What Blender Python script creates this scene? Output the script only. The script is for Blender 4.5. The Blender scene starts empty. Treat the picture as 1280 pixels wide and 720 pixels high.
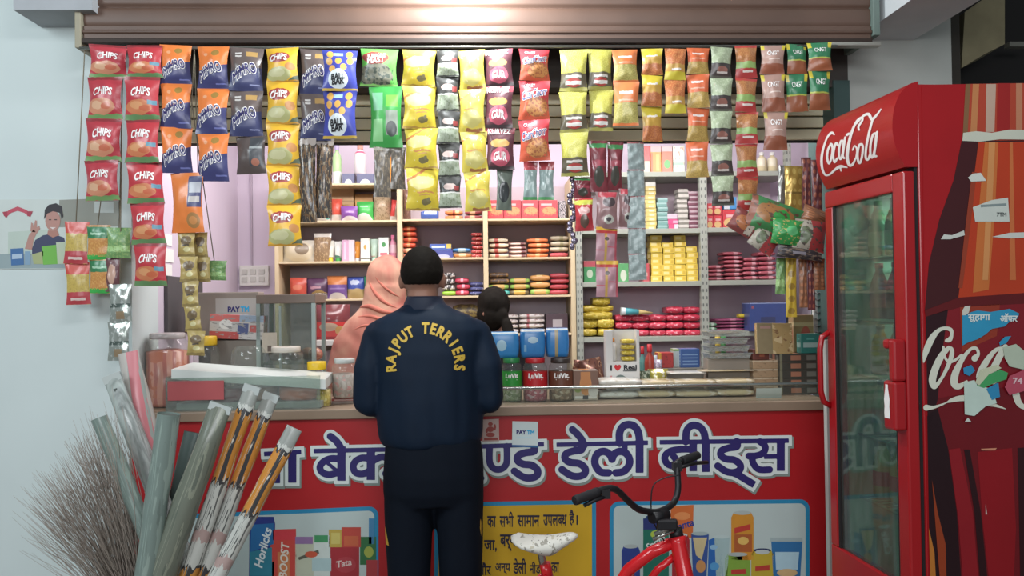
import bpy, bmesh, math, random
from mathutils import Vector, Matrix, noise
from mathutils.bvhtree import BVHTree
from mathutils.geometry import tessellate_polygon
random.seed(7)
S = bpy.context.scene
C = S.collection
# ------------------------------------------------------------------ camera
CAM = Vector((0, 0, 1.5)); FPX = 1000.0
YAW, PITCH, ROLL = 0.04, 0.016, 0.013
_f = Vector((math.sin(YAW) * math.cos(PITCH), math.cos(YAW) * math.cos(PITCH), math.sin(PITCH)))
_r0 = Vector((math.cos(YAW), -math.sin(YAW), 0)); _u0 = _r0.cross(_f)
RT = _r0 * math.cos(ROLL) - _u0 * math.sin(ROLL)
UP = _u0 * math.cos(ROLL) + _r0 * math.sin(ROLL)
cd = bpy.data.cameras.new('camera'); cd.sensor_width = 36; cd.lens = 36 * FPX / 1280; cd.clip_start = .05
co = bpy.data.objects.new('camera', cd); C.objects.link(co)
co.matrix_world = Matrix(((RT.x, UP.x, -_f.x, CAM.x), (RT.y, UP.y, -_f.y, CAM.y), (RT.z, UP.z, -_f.z, CAM.z), (0, 0, 0, 1)))
S.camera = co
def ray(px, py): return _f + RT * ((px - 640) / FPX) - UP * ((py - 360) / FPX)
def at(px, py, Y):
    d = ray(px, py); return CAM + d * (Y / d.y)
def mpp(Y): return Y / FPX
# ------------------------------------------------------------------ light, exposure
S.view_settings.view_transform = 'Standard'; S.view_settings.look = 'None'
S.view_settings.gamma = 1; S.view_settings.use_curve_mapping = False
S.view_settings.exposure = 0.0
w = bpy.data.worlds.new('world'); S.world = w; w.use_nodes = True
bg = w.node_tree.nodes['Background']; bg.inputs[0].default_value = (.62, .70, .74, 1); bg.inputs[1].default_value = .3
def lamp(name, kind, loc, energy, col, size=.1, size_y=None, tgt=None):
    l = bpy.data.lights.new(name, kind); l.energy = energy; l.color = col
    if kind == 'AREA':
        l.size = size
        if size_y: l.shape = 'RECTANGLE'; l.size_y = size_y
    else: l.shadow_soft_size = size
    o = bpy.data.objects.new(name, l); C.objects.link(o); o.location = loc
    if tgt is not None: o.rotation_euler = (Vector(tgt) - Vector(loc)).to_track_quat('-Z', 'Y').to_euler()
    return o
lamp('shutter_bulb', 'POINT', at(575, -60, 2.95), 62, (.93, .98, 1), .06)
lamp('wall_fill', 'AREA', (-3.0, .2, 3.1), 62, (.84, .95, 1), 1.0, None, (-1.6, 3.4, 1.5))  # unseen fill added at the left to brighten the white wall
lamp('shelf_fill', 'AREA', (.2, 3.7, 2.42), 33, (1, .95, .95), 3.1, .12, (.2, 4.5, 1.45))  # fill hidden behind the slat board, added to brighten the shelf backs
lamp('ceiling_tube', 'AREA', (.1, 4.0, 2.85), 22, (1, .95, .95), 2.4, .2, (.1, 4.2, 0))
lamp('front_fill', 'AREA', (-.2, -3.2, 2.5), 115, (.95, .97, 1), 3.0, 1.0, (.2, 3.3, 1.5))  # broad unseen fill behind the camera, added to reach the shelf backs
lamp('packet_fill', 'AREA', (.2, .9, 3.2), 24, (.95, .97, 1), 1.4, .3, (.2, 3.2, 1.7))  # unseen fill added to light the hanging packets from the front
# ------------------------------------------------------------------ materials
def lin(h):
    if not isinstance(h, str): return tuple(h)
    h = h.lstrip('#'); v = [int(h[i:i + 2], 16) / 255 for i in (0, 2, 4)]
    return tuple(x / 12.92 if x <= .04045 else ((x + .055) / 1.055) ** 2.4 for x in v)
_M = {}
def mat(name, col, rough=.5, metal=0., var=.12, scale=8., spec=.5, alpha=None):
    if name in _M: return _M[name]
    m = bpy.data.materials.new(name); m.use_nodes = True; nt = m.node_tree; b = nt.nodes['Principled BSDF']
    c = lin(col)
    n = nt.nodes.new('ShaderNodeTexNoise'); n.inputs['Scale'].default_value = scale; n.inputs['Detail'].default_value = 4
    tc = nt.nodes.new('ShaderNodeTexCoord'); nt.links.new(tc.outputs['Object'], n.inputs['Vector'])
    mx = nt.nodes.new('ShaderNodeMix'); mx.data_type = 'RGBA'
    mx.inputs['A'].default_value = (*[x * (1 - var) for x in c], 1)
    mx.inputs['B'].default_value = (*[min(1, x * (1 + var)) for x in c], 1)
    nt.links.new(n.outputs['Fac'], mx.inputs['Factor']); nt.links.new(mx.outputs['Result'], b.inputs['Base Color'])
    b.inputs['Roughness'].default_value = rough; b.inputs['Metallic'].default_value = metal
    b.inputs['Specular IOR Level'].default_value = spec
    _M[name] = m; return m
def clear(name, tint, opacity=.12, rough=.08, fres=.5):
    """thin clear plastic or glass: tinted see-through with a gloss"""
    if name in _M: return _M[name]
    m = bpy.data.materials.new(name); m.use_nodes = True; nt = m.node_tree; nt.nodes.remove(nt.nodes['Principled BSDF'])
    o = nt.nodes['Material Output']; t = nt.nodes.new('ShaderNodeBsdfTransparent'); t.inputs[0].default_value = (*lin(tint), 1)
    g = nt.nodes.new('ShaderNodeBsdfGlossy'); g.inputs['Roughness'].default_value = rough
    d = nt.nodes.new('ShaderNodeBsdfDiffuse'); d.inputs[0].default_value = (.75, .8, .78, 1)
    lw = nt.nodes.new('ShaderNodeLayerWeight'); lw.inputs[0].default_value = .5
    pw = nt.nodes.new('ShaderNodeMath'); pw.operation = 'POWER'; nt.links.new(lw.outputs['Facing'], pw.inputs[0]); pw.inputs[1].default_value = 3
    ma = nt.nodes.new('ShaderNodeMath'); ma.operation = 'MULTIPLY_ADD'; nt.links.new(pw.outputs[0], ma.inputs[0]); ma.inputs[1].default_value = fres; ma.inputs[2].default_value = .03
    n = nt.nodes.new('ShaderNodeTexNoise'); n.inputs['Scale'].default_value = 14
    mm = nt.nodes.new('ShaderNodeMath'); mm.operation = 'MULTIPLY'; mm.inputs[1].default_value = opacity * 2
    nt.links.new(n.outputs['Fac'], mm.inputs[0])
    m1 = nt.nodes.new('ShaderNodeMixShader'); nt.links.new(mm.outputs[0], m1.inputs[0]); nt.links.new(t.outputs[0], m1.inputs[1]); nt.links.new(d.outputs[0], m1.inputs[2])
    m2 = nt.nodes.new('ShaderNodeMixShader'); nt.links.new(ma.outputs[0], m2.inputs[0]); nt.links.new(m1.outputs[0], m2.inputs[1]); nt.links.new(g.outputs[0], m2.inputs[2])
    nt.links.new(m2.outputs[0], o.inputs[0]); _M[name] = m; return m
def soft(h): return tuple(x * .9 + .03 for x in lin(h))  # lifts printed colours towards grey: haze put into the colour
def design(name, base, layers, rough=.3, metal=0., wob=.0, var=.1, wscale=5.):
    """printed wrapper: flat shapes laid over a base colour in the mesh's own UV"""
    if name in _M: return _M[name]
    m = bpy.data.materials.new(name); m.use_nodes = True; nt = m.node_tree; b = nt.nodes['Principled BSDF']; N = nt.nodes.new; L = nt.links.new
    tc = N('ShaderNodeTexCoord'); uv = tc.outputs['UV']
    nz = N('ShaderNodeTexNoise'); nz.inputs['Scale'].default_value = wscale; L(uv, nz.inputs['Vector'])
    if wob:
        a = N('ShaderNodeVectorMath'); a.operation = 'MULTIPLY_ADD'; L(nz.outputs['Color'], a.inputs[0]); a.inputs[1].default_value = (wob * 2, wob * 2, 0); a.inputs[2].default_value = (-wob, -wob, 0)
        ad = N('ShaderNodeVectorMath'); ad.operation = 'ADD'; L(uv, ad.inputs[0]); L(a.outputs[0], ad.inputs[1]); uv = ad.outputs[0]
    sp = N('ShaderNodeSeparateXYZ'); L(uv, sp.inputs[0])
    def math2(op, x, y, z=None):
        n = N('ShaderNodeMath'); n.operation = op
        for i, q in enumerate((x, y, z)):
            if q is None: continue
            if isinstance(q, (int, float)): n.inputs[i].default_value = q
            else: L(q, n.inputs[i])
        return n.outputs[0]
    def rect(u0, v0, u1, v1):
        return math2('MULTIPLY', math2('COMPARE', sp.outputs[0], (u0 + u1) / 2, abs(u1 - u0) / 2), math2('COMPARE', sp.outputs[1], (v0 + v1) / 2, abs(v1 - v0) / 2))
    def ell(src, cu, cv, ru, rv):
        n = N('ShaderNodeVectorMath'); n.operation = 'MULTIPLY_ADD'; L(src, n.inputs[0]); n.inputs[1].default_value = (1 / ru, 1 / rv, 0); n.inputs[2].default_value = (-cu / ru, -cv / rv, 0)
        l = N('ShaderNodeVectorMath'); l.operation = 'LENGTH'; L(n.outputs[0], l.inputs[0]); return math2('LESS_THAN', l.outputs['Value'], 1)
    cur = None; c0 = soft(base)
    mx = N('ShaderNodeMix'); mx.data_type = 'RGBA'; L(nz.outputs['Fac'], mx.inputs['Factor'])
    mx.inputs['A'].default_value = (*[x * (1 - var) for x in c0], 1); mx.inputs['B'].default_value = (*[min(1, x * (1 + var)) for x in c0], 1); cur = mx.outputs['Result']
    for ly in layers:
        k, col = ly[0], ly[-1]
        if k == 'R': f = rect(*ly[1:5])
        elif k == 'E': f = ell(uv, *ly[1:5])
        elif k == 'H':
            n = N('ShaderNodeVectorMath'); n.operation = 'DOT_PRODUCT'; L(uv, n.inputs[0]); n.inputs[1].default_value = (ly[1], ly[2], 0); f = math2('GREATER_THAN', n.outputs['Value'], ly[3])
        elif k == 'D':
            n = N('ShaderNodeVectorMath'); n.operation = 'MULTIPLY'; L(uv, n.inputs[0]); n.inputs[1].default_value = (ly[1], ly[2], 0)
            q = N('ShaderNodeVectorMath'); q.operation = 'FRACTION'; L(n.outputs[0], q.inputs[0]); f = ell(q.outputs[0], .5, .5, ly[3], ly[4])
        elif k == 'N':
            n = N('ShaderNodeTexNoise'); n.inputs['Scale'].default_value = ly[1]; n.inputs['Detail'].default_value = 3; L(tc.outputs['UV'], n.inputs['Vector'])
            f = math2('GREATER_THAN', n.outputs['Fac'], ly[2])
            if len(ly) > 4: f = math2('MULTIPLY', f, rect(*ly[3]))
        x = N('ShaderNodeMix'); x.data_type = 'RGBA'; L(f, x.inputs['Factor']); L(cur, x.inputs['A']); x.inputs['B'].default_value = (*soft(col), 1); cur = x.outputs['Result']
    L(cur, b.inputs['Base Color']); b.inputs['Roughness'].default_value = rough; b.inputs['Metallic'].default_value = metal
    _M[name] = m; return m
# ------------------------------------------------------------------ mesh builder
class MB:
    def __init__(s): s.v = []; s.f = []; s.m = []; s.uv = []; s.sm = []
    def face(s, pts, mi=0, uv=None, sm=False):
        i = len(s.v); s.v += [tuple(p) for p in pts]; s.f.append(tuple(range(i, i + len(pts)))); s.m.append(mi); s.uv.append(uv); s.sm.append(sm)
    def idx(s, ids, mi=0, uv=None, sm=True): s.f.append(tuple(ids)); s.m.append(mi); s.uv.append(uv); s.sm.append(sm)
    def box(s, x0, x1, y0, y1, z0, z1, mi=0, M=None):
        P = [Vector((x, y, z)) for x in (x0, x1) for y in (y0, y1) for z in (z0, z1)]
        if M is not None: P = [M @ p for p in P]
        i = len(s.v); s.v += [tuple(p) for p in P]
        U = [(0, 0), (1, 0), (1, 1), (0, 1)]
        for q in ((0, 4, 5, 1), (4, 6, 7, 5), (6, 2, 3, 7), (2, 0, 1, 3), (1, 5, 7, 3), (2, 6, 4, 0)):
            s.f.append(tuple(i + k for k in q)); s.m.append(mi); s.uv.append(U); s.sm.append(False)
        return s
    def rings(s, R, mi=0, caps=True, sm=True, closed=True):
        """loft through equal-length rings of points"""
        n = len(R[0]); b = len(s.v)
        for r in R: s.v += [tuple(p) for p in r]
        K = len(R)
        for k in range(K - 1):
            for j in range(n if closed else n - 1):
                j2 = (j + 1) % n
                U = [(j / n, k / (K - 1)), ((j + 1) / n, k / (K - 1)), ((j + 1) / n, (k + 1) / (K - 1)), (j / n, (k + 1) / (K - 1))]
                s.idx((b + k * n + j, b + k * n + j2, b + (k + 1) * n + j2, b + (k + 1) * n + j), mi, U, sm)
        if caps:
            s.idx([b + j for j in range(n)][::-1], mi, None, False); s.idx([b + (K - 1) * n + j for j in range(n)], mi, None, False)
        return s
    def lathe(s, prof, c=(0, 0, 0), n=20, mi=0, caps=True, sy=1.):
        c = Vector(c)
        s.rings([[c + Vector((r * math.cos(2 * math.pi * j / n), sy * r * math.sin(2 * math.pi * j / n), z)) for j in range(n)] for r, z in prof], mi, caps); return s
    def tube(s, pts, rad, n=8, mi=0, caps=True):
        pts = [Vector(p) for p in pts]; R = []; K = len(pts)
        if isinstance(rad, (int, float)): rad = [rad] * K
        t0 = (pts[1] - pts[0]).normalized(); a = t0.orthogonal().normalized()
        for k in range(K):
            t = (pts[min(k + 1, K - 1)] - pts[max(k - 1, 0)])
            t = t.normalized() if t.length > 1e-9 else t0
            a = (a - t * a.dot(t)); a = a.normalized() if a.length > 1e-6 else t.orthogonal().normalized()
            b = t.cross(a)
            R.append([pts[k] + (a * math.cos(2 * math.pi * j / n) + b * math.sin(2 * math.pi * j / n)) * rad[k] for j in range(n)])
        s.rings(R, mi, caps); return s
    def ball(s, c, rx, ry=None, rz=None, n=14, k=10, mi=0, M=None):
        ry = ry or rx; rz = rz or rx; c = Vector(c); R = []
        for i in range(k + 1):
            a = -math.pi / 2 + math.pi * min(max(i, .12), k - .12) / k
            ring = [Vector((rx * math.cos(a) * math.cos(2 * math.pi * j / n), ry * math.cos(a) * math.sin(2 * math.pi * j / n), rz * math.sin(a))) for j in range(n)]
            R.append([c + (M @ p if M is not None else p) for p in ring])
        s.rings(R, mi, True); return s
    def limb(s, pts, rad, mi=0, n=12):
        pts = [Vector(p) for p in pts]
        for k in range(len(pts) - 1): s.tube([pts[k], pts[k + 1]], [rad[k], rad[k + 1]], n, mi)
        for p, r in zip(pts, rad): s.ball(p, r, n=n, k=8, mi=mi)
        return s
    def mesh(s, name, mats):
        me = bpy.data.meshes.new(name); me.from_pydata(s.v, [], s.f)
        for m in mats: me.materials.append(m)
        me.polygons.foreach_set('material_index', s.m); me.polygons.foreach_set('use_smooth', s.sm)
        if any(s.uv):
            l = me.uv_layers.new(name='UVMap'); d = []
            for f, u in zip(s.f, s.uv):
                for k in range(len(f)): d += list(u[k]) if u else (0, 0)
            l.data.foreach_set('uv', d)
        me.update(); return me
    def build(s, name, mats, parent=None, loc=None, bevel=0, world=False):
        """world=True: vertices are world points, moved into the parent's frame (or own base point)"""
        if not isinstance(mats, (list, tuple)): mats = [mats]
        if world and parent is not None:
            q = parent.matrix_basis.copy()
            pp = parent
            while pp.parent: pp = pp.parent; q = pp.matrix_basis @ q
            q = q.inverted(); s.v = [tuple(q @ Vector(p)) for p in s.v]
        elif world:
            c = Vector((sum(p[0] for p in s.v) / len(s.v), sum(p[1] for p in s.v) / len(s.v), min(p[2] for p in s.v)))
            s.v = [tuple(Vector(p) - c) for p in s.v]; loc = c
        o = bpy.data.objects.new(name, s.mesh(name, mats)); C.objects.link(o)
        if parent: o.parent = parent
        if loc is not None: o.location = loc
        if bevel:
            b = o.modifiers.new('bevel', 'BEVEL'); b.width = bevel; b.segments = 2; b.limit_method = 'ANGLE'
        return o
def thing(name, label, cat, loc=(0, 0, 0), group=None, rotz=0):
    o = bpy.data.objects.new(name, None); C.objects.link(o); o.location = loc; o.rotation_euler = (0, 0, rotz); o.empty_display_size = .05
    return tag(o, label, cat, group)
def tag(o, label, cat, group=None):
    o['label'] = label; o['category'] = cat
    if group: o['group'] = group
    return o
def struct(o): o['kind'] = 'structure'; return o
def copy_tree(o, parent=None):
    c = o.copy(); C.objects.link(c); c.parent = parent
    for ch in [x for x in bpy.data.objects if x.parent == o]: copy_tree(ch, c)
    return c
ORD = ['topmost', 'second', 'third', 'fourth', 'fifth', 'sixth', 'seventh', 'eighth', 'ninth', 'tenth', 'eleventh', 'twelfth']
def nth(i, n, where='from the top'):
    if i == 0: return 'topmost'
    if i == n - 1: return 'lowest'
    return ORD[i] + ' down'
# ------------------------------------------------------------------ lettering
import numpy as np
def field_cells(F, x0, y0, c):
    """marching squares: filled cells of F<0 on a grid, full runs merged row by row -> (verts, faces), no overlaps"""
    V = []; Q = []; ny, nx = F.shape; ins = F < 0
    def add(p): i = len(V); V.extend(p); Q.append(list(range(i, i + len(p))))
    for j in range(ny - 1):
        full = ins[j, :-1] & ins[j, 1:] & ins[j + 1, :-1] & ins[j + 1, 1:]
        anyc = (ins[j, :-1] | ins[j, 1:] | ins[j + 1, :-1] | ins[j + 1, 1:]) & ~full
        i = 0; idx = np.flatnonzero(full)
        if len(idx):
            for r in np.split(idx, np.flatnonzero(np.diff(idx) > 1) + 1):
                add([(x0 + r[0] * c, y0 + j * c), (x0 + (r[-1] + 1) * c, y0 + j * c), (x0 + (r[-1] + 1) * c, y0 + (j + 1) * c), (x0 + r[0] * c, y0 + (j + 1) * c)])
        for i in np.flatnonzero(anyc):
            K = [(i, j), (i + 1, j), (i + 1, j + 1), (i, j + 1)]; P = []
            for k in range(4):
                a, b = K[k], K[(k + 1) % 4]; fa, fb = F[a[1], a[0]], F[b[1], b[0]]
                if fa < 0: P.append((x0 + a[0] * c, y0 + a[1] * c))
                if (fa < 0) != (fb < 0):
                    t = fa / (fa - fb); P.append((x0 + (a[0] + (b[0] - a[0]) * t) * c, y0 + (a[1] + (b[1] - a[1]) * t) * c))
            if len(P) > 2: add(P)
    return V, Q
def seg_dist(X, Y, a, b):
    dx, dy = b[0] - a[0], b[1] - a[1]; L = dx * dx + dy * dy
    t = np.clip(((X - a[0]) * dx + (Y - a[1]) * dy) / (L or 1), 0, 1)
    return np.hypot(X - a[0] - t * dx, Y - a[1] - t * dy), t
def pen(strokes, cell, grow=0.):
    """union of pen strokes [(points (x,y[,w]), width, round?, smooth?)] as flat cells"""
    P = [([(p[0], p[1], p[2] if len(p) > 2 else w) for p in pts], rnd, sm) for pts, w, rnd, sm in strokes]
    m = max(p[2] for q in P for p in q[0]) / 2 + abs(grow) + 2 * cell
    xs = [p[0] for q in P for p in q[0]]; ys = [p[1] for q in P for p in q[0]]
    x0, y0 = min(xs) - m, min(ys) - m; nx, ny = int((max(xs) + m - x0) / cell) + 2, int((max(ys) + m - y0) / cell) + 2
    gx = x0 + np.arange(nx) * cell; gy = y0 + np.arange(ny) * cell; F = np.full((ny, nx), 9e9)
    for pts, rnd, sm in P:
        if sm: pts = catmull(pts, 6)
        for a, b in zip(pts[:-1], pts[1:]):
            r = max(a[2], b[2]) / 2 + grow + 2 * cell
            i0, i1 = np.searchsorted(gx, (min(a[0], b[0]) - r, max(a[0], b[0]) + r)); j0, j1 = np.searchsorted(gy, (min(a[1], b[1]) - r, max(a[1], b[1]) + r))
            X, Y = np.meshgrid(gx[i0:i1], gy[j0:j1])
            if rnd:
                d, t = seg_dist(X, Y, a, b); f = d - (a[2] + (b[2] - a[2]) * t) / 2 - grow
            else:
                l = math.hypot(b[0] - a[0], b[1] - a[1]); u = ((b[0] - a[0]) / l, (b[1] - a[1]) / l)
                s = (X - a[0]) * u[0] + (Y - a[1]) * u[1]; q = np.abs(-(X - a[0]) * u[1] + (Y - a[1]) * u[0])
                f = np.maximum(np.abs(s - l / 2) - l / 2, q - a[2] / 2) - grow
            F[j0:j1, i0:i1] = np.minimum(F[j0:j1, i0:i1], f)
    return field_cells(F, x0, y0, cell)
_T = {}
def glyphs(s, bold=0., half=None):
    """flat letters as (verts, faces); bold thickens every outline; half cuts the right stem off"""
    k = (s, bold, half)
    if k in _T: return _T[k]
    c = bpy.data.curves.new('t', 'FONT'); c.body = s; c.size = 1; c.resolution_u = 3
    o = bpy.data.objects.new('t', c); C.objects.link(o)
    dg = bpy.context.evaluated_depsgraph_get(); me = bpy.data.meshes.new_from_object(o.evaluated_get(dg))
    C.objects.unlink(o); bpy.data.objects.remove(o)
    bm = bmesh.new(); bm.from_mesh(me); bpy.data.meshes.remove(me)
    bmesh.ops.remove_doubles(bm, verts=bm.verts, dist=1e-5)
    if half:
        x0 = min(v.co.x for v in bm.verts); x1 = max(v.co.x for v in bm.verts)
        bmesh.ops.bisect_plane(bm, geom=bm.verts[:] + bm.edges[:] + bm.faces[:], plane_co=(x0 + (x1 - x0) * half, 0, 0), plane_no=(1, 0, 0), clear_outer=True)
    bm.verts.index_update()
    V = [(v.co.x, v.co.y) for v in bm.verts]; Fc = [[v.index for v in f.verts] for f in bm.faces]
    if bold and V:
        cell = .02 if bold < .05 else .024; m = bold + 2 * cell
        x0, y0 = min(p[0] for p in V) - m, min(p[1] for p in V) - m
        gx = np.arange(x0, max(p[0] for p in V) + m, cell); gy = np.arange(y0, max(p[1] for p in V) + m, cell); F = np.full((len(gy), len(gx)), 9.)
        for f in Fc:
            q = [V[i] for i in f]; xs = [p[0] for p in q]; ys = [p[1] for p in q]
            i0, i1 = np.searchsorted(gx, (min(xs), max(xs))); j0, j1 = np.searchsorted(gy, (min(ys), max(ys)))
            if i1 <= i0 or j1 <= j0: continue
            X, Y = np.meshgrid(gx[i0:i1], gy[j0:j1]); pos = np.ones(X.shape, bool); neg = pos.copy()
            for a, b in zip(q, q[1:] + q[:1]):
                cr = (b[0] - a[0]) * (Y - a[1]) - (b[1] - a[1]) * (X - a[0]); pos &= cr >= 0; neg &= cr <= 0
            sub = F[j0:j1, i0:i1]; sub[pos | neg] = -bold
        for e in bm.edges:
            if len(e.link_faces) != 1: continue
            a, b = e.verts[0].co, e.verts[1].co
            i0, i1 = np.searchsorted(gx, (min(a.x, b.x) - m, max(a.x, b.x) + m)); j0, j1 = np.searchsorted(gy, (min(a.y, b.y) - m, max(a.y, b.y) + m))
            X, Y = np.meshgrid(gx[i0:i1], gy[j0:j1]); d, _ = seg_dist(X, Y, a, b)
            F[j0:j1, i0:i1] = np.minimum(F[j0:j1, i0:i1], d - bold)
        V, Fc = field_cells(F, x0, y0, cell)
    bm.free(); _T[k] = (V, Fc); return _T[k]
def deva(tokens, bold=0.):
    """a Devanagari line; a token (letter, frac) is a half letter cut at frac of its width"""
    V = []; F = []; x = 0
    for t in tokens:
        v, f = glyphs(t, bold) if isinstance(t, str) else glyphs(t[0], bold, t[1])
        if not v: x += .3; continue
        x0 = min(p[0] for p in v); x1 = max(p[0] for p in v); i = len(V)
        V += [(p[0] - x0 + x, p[1]) for p in v]; F += [[k + i for k in q] for q in f]; x += x1 - x0 - .01
    return V, F
def fit(g, mapf, uc, vc, wid, aspect=1., rot=0., shear=0., arc=0., hgt=None):
    """lay glyphs centred on (uc,vc), total width wid (and height hgt), through mapf(u,v)->3D"""
    V, F = g; xs = [p[0] for p in V]; ys = [p[1] for p in V]
    cx, cy = (min(xs) + max(xs)) / 2, (min(ys) + max(ys)) / 2; sx = wid / (max(xs) - min(xs)); sy = sx * aspect
    if hgt: sy = hgt / (max(ys) - min(ys))
    cr, sr = math.cos(rot), math.sin(rot); out = []
    for x, y in V:
        a, b = (x - cx) * sx, (y - cy) * sy; a += shear * b
        if arc: b -= arc * (a / (wid / 2)) ** 2
        out.append(mapf(uc + a * cr - b * sr, vc + a * sr + b * cr))
    return out, F
def put(mb, vf, mi=0):
    b = len(mb.v); mb.v += [tuple(p) for p in vf[0]]
    for f in vf[1]: mb.idx([b + i for i in f], mi, None, False)
def catmull(P, k=5):
    if len(P) < 3: return [tuple(p) for p in P]
    out = []
    for i in range(len(P) - 1):
        a, b, c, d = P[max(i - 1, 0)], P[i], P[i + 1], P[min(i + 2, len(P) - 1)]
        for t in range(k):
            t /= k
            out.append(tuple(.5 * (2 * b[j] + (c[j] - a[j]) * t + (2 * a[j] - 5 * b[j] + 4 * c[j] - d[j]) * t * t + (3 * b[j] - a[j] - 3 * c[j] + d[j]) * t ** 3) for j in range(len(b))))
    out.append(tuple(P[-1])); return out
def lay(mb, vf, mapf, mi=0): put(mb, ([mapf(*p) for p in vf[0]], vf[1]), mi)
def poly(mb, pts, mapf, mi=0):
    for t in tessellate_polygon([[Vector((p[0], p[1], 0)) for p in pts]]): mb.face([mapf(*pts[i]) for i in t], mi)
def onY(Y): return lambda x, y: at(x, y, Y)
# ------------------------------------------------------------------ pillow packets
def bulge(u, v, d, crimp=.05):
    t = (v - crimp) / (1 - 2 * crimp)
    if t <= 0 or t >= 1 or u <= 0 or u >= 1: return 0
    return d / 2 * (math.sin(math.pi * u) ** .55) * (math.sin(math.pi * t) ** .6)
def pillow(w, h, d, seed=0, nx=10, ny=14, crimp=.05, pinch=.07, wr=.0055, horiz=False):
    mb = MB(); off = Vector((seed * 3.7, seed * 1.3, 0))
    def P(u, v, sg):
        uu, vv = (v, u) if horiz else (u, v)
        k = 1 - pinch * math.sin(math.pi * vv) + .025 * noise.noise(Vector((vv * 4, 0, 0)) + off)
        b = bulge(uu, vv, d, crimp)
        x = (u - .5) * w * (1 if horiz else k); z = (v - .5) * h * (k if horiz else 1)
        nn = noise.noise(Vector((u * 3.2, v * 4, 0)) + off) * wr + noise.noise(Vector((u * 9, v * 9, 5)) + off) * wr * .5
        edge = min(1, min(u, 1 - u, v, 1 - v) * 8 + .25)
        return Vector((x, -sg * (b + nn * edge * (1 if b else .4)) if sg > 0 else b * .8 + .0006, z))
    for sg in (1, -1):
        b = len(mb.v)
        for j in range(ny + 1):
            for i in range(nx + 1): mb.v.append(tuple(P(i / nx, j / ny, sg)))
        for j in range(ny):
            for i in range(nx):
                q = [b + j * (nx + 1) + i, b + j * (nx + 1) + i + 1, b + (j + 1) * (nx + 1) + i + 1, b + (j + 1) * (nx + 1) + i]
                U = [(i / nx, j / ny), ((i + 1) / nx, j / ny), ((i + 1) / nx, (j + 1) / ny), (i / nx, (j + 1) / ny)]
                if sg < 0: q = q[::-1]; U = U[::-1]
                mb.idx(q, 0, U, True)
    return mb, P
def pack_text(o, P, s, u, v, wid, m, rot=0, arc=0, shear=0, bold=.03, aspect=1., eps=.0022, hgt=None, name='printed_lettering'):
    mb = MB()
    def mp(a, b):
        p = P(min(max(a, .01), .99), min(max(b, .01), .99), 1); return Vector((p.x, p.y - eps, p.z))
    put(mb, fit(glyphs(s, bold), mp, u, v, wid, aspect, rot, shear, arc, hgt)); return mb.build(name, [m], o)
WHITE = mat('print_white', '#f4f1ee', .5, var=.02); BLACK = mat('print_black', '#16161c', .5, var=.05); NAVY = mat('print_navy', '#241c66', .5, var=.05)
REDP = mat('print_red', '#c01820', .5, var=.05); BLUEP = mat('print_blue', '#1d3f8f', .5, var=.05); CYANP = mat('print_cyan', '#1c9fd0', .5, var=.05)
GOLDP = mat('print_gold', '#e0a92c', .5, var=.05); PALEP = mat('print_pale_blue', '#bcd8e0', .5, var=.05)
# ------------------------------------------------------------------ setting
WALL = mat('white_plaster', '#c9d3d2', .85, var=.05, scale=3); LAV = mat('lavender_paint', '#c9bccb', .8, var=.05, scale=3)
GREYW = mat('grey_plaster', '#b3b6b0', .9, var=.12, scale=5); CEIL = mat('ceiling_paint', '#b9b6b2', .9)
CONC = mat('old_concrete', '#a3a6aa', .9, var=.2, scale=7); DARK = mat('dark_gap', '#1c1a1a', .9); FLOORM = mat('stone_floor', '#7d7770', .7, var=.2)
XL = at(165, 400, 3.35).x; XR = 1.9; YBK = 4.8
def slab(name, x0, x1, y0, y1, z0, z1, m, kind=True):
    o = MB().box(x0, x1, y0, y1, z0, z1).build(name, m)
    return struct(o) if kind else o
slab('floor', -5, 5, -2, 6, -.1, 0, FLOORM)
slab('wall_left', -5, XL, 3.35, 3.62, 0, 3.4, WALL)
slab('wall_inner_left', XL - .2, XL, 3.62, YBK, 0, 3.0, LAV)
slab('wall_back', XL - .2, XR + .2, YBK, YBK + .15, 0, 3.0, LAV)
slab('wall_inner_right', XR, XR + .2, 3.72, YBK, 0, 3.0, LAV)
xr0 = at(1060, 100, 3.45).x; xr1 = at(1190, 100, 3.45).x
slab('wall_right', xr0, xr1, 3.45, 3.72, 0, 3.4, GREYW)
slab('ceiling', XL - .2, XR + .2, 3.62, YBK + .15, 2.95, 3.1, CEIL)
zt0, zt1 = at(640, 177, 3.55).z, at(640, 117, 3.55).z
slab('lintel', XL, xr0, 3.45, 3.62, zt1, 3.4, mat('lintel_dark_plaster', '#4b4642', .9))
mb = MB()
n = 4
for k in range(n):
    a = zt0 + (zt1 - zt0) * k / n; b = zt0 + (zt1 - zt0) * (k + 1) / n
    mb.box(XL, xr0, 3.55, 3.61, a + .004, b - .003)
mb.box(XL, xr0, 3.57, 3.62, zt0, zt1, 1)
struct(mb.build('trim_1', [mat('beige_slat_board', '#e8dfbe', .6, var=.08), DARK], bevel=.004))
slab('pillar', at(1040, 150, 3.46).x, xr0 + .002, 3.44, 3.72, 0, 2.45, mat('green_painted_post', '#3d5552', .6))
slab('beam', -1.79, -1.49, 3.15, 3.36, 2.65, 3.4, CONC)
slab('beam_right', 1.66, 1.93, 2.3, 3.45, 2.63, 3.4, mat('beam_plaster', '#c8ccce', .9, var=.08))
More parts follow.
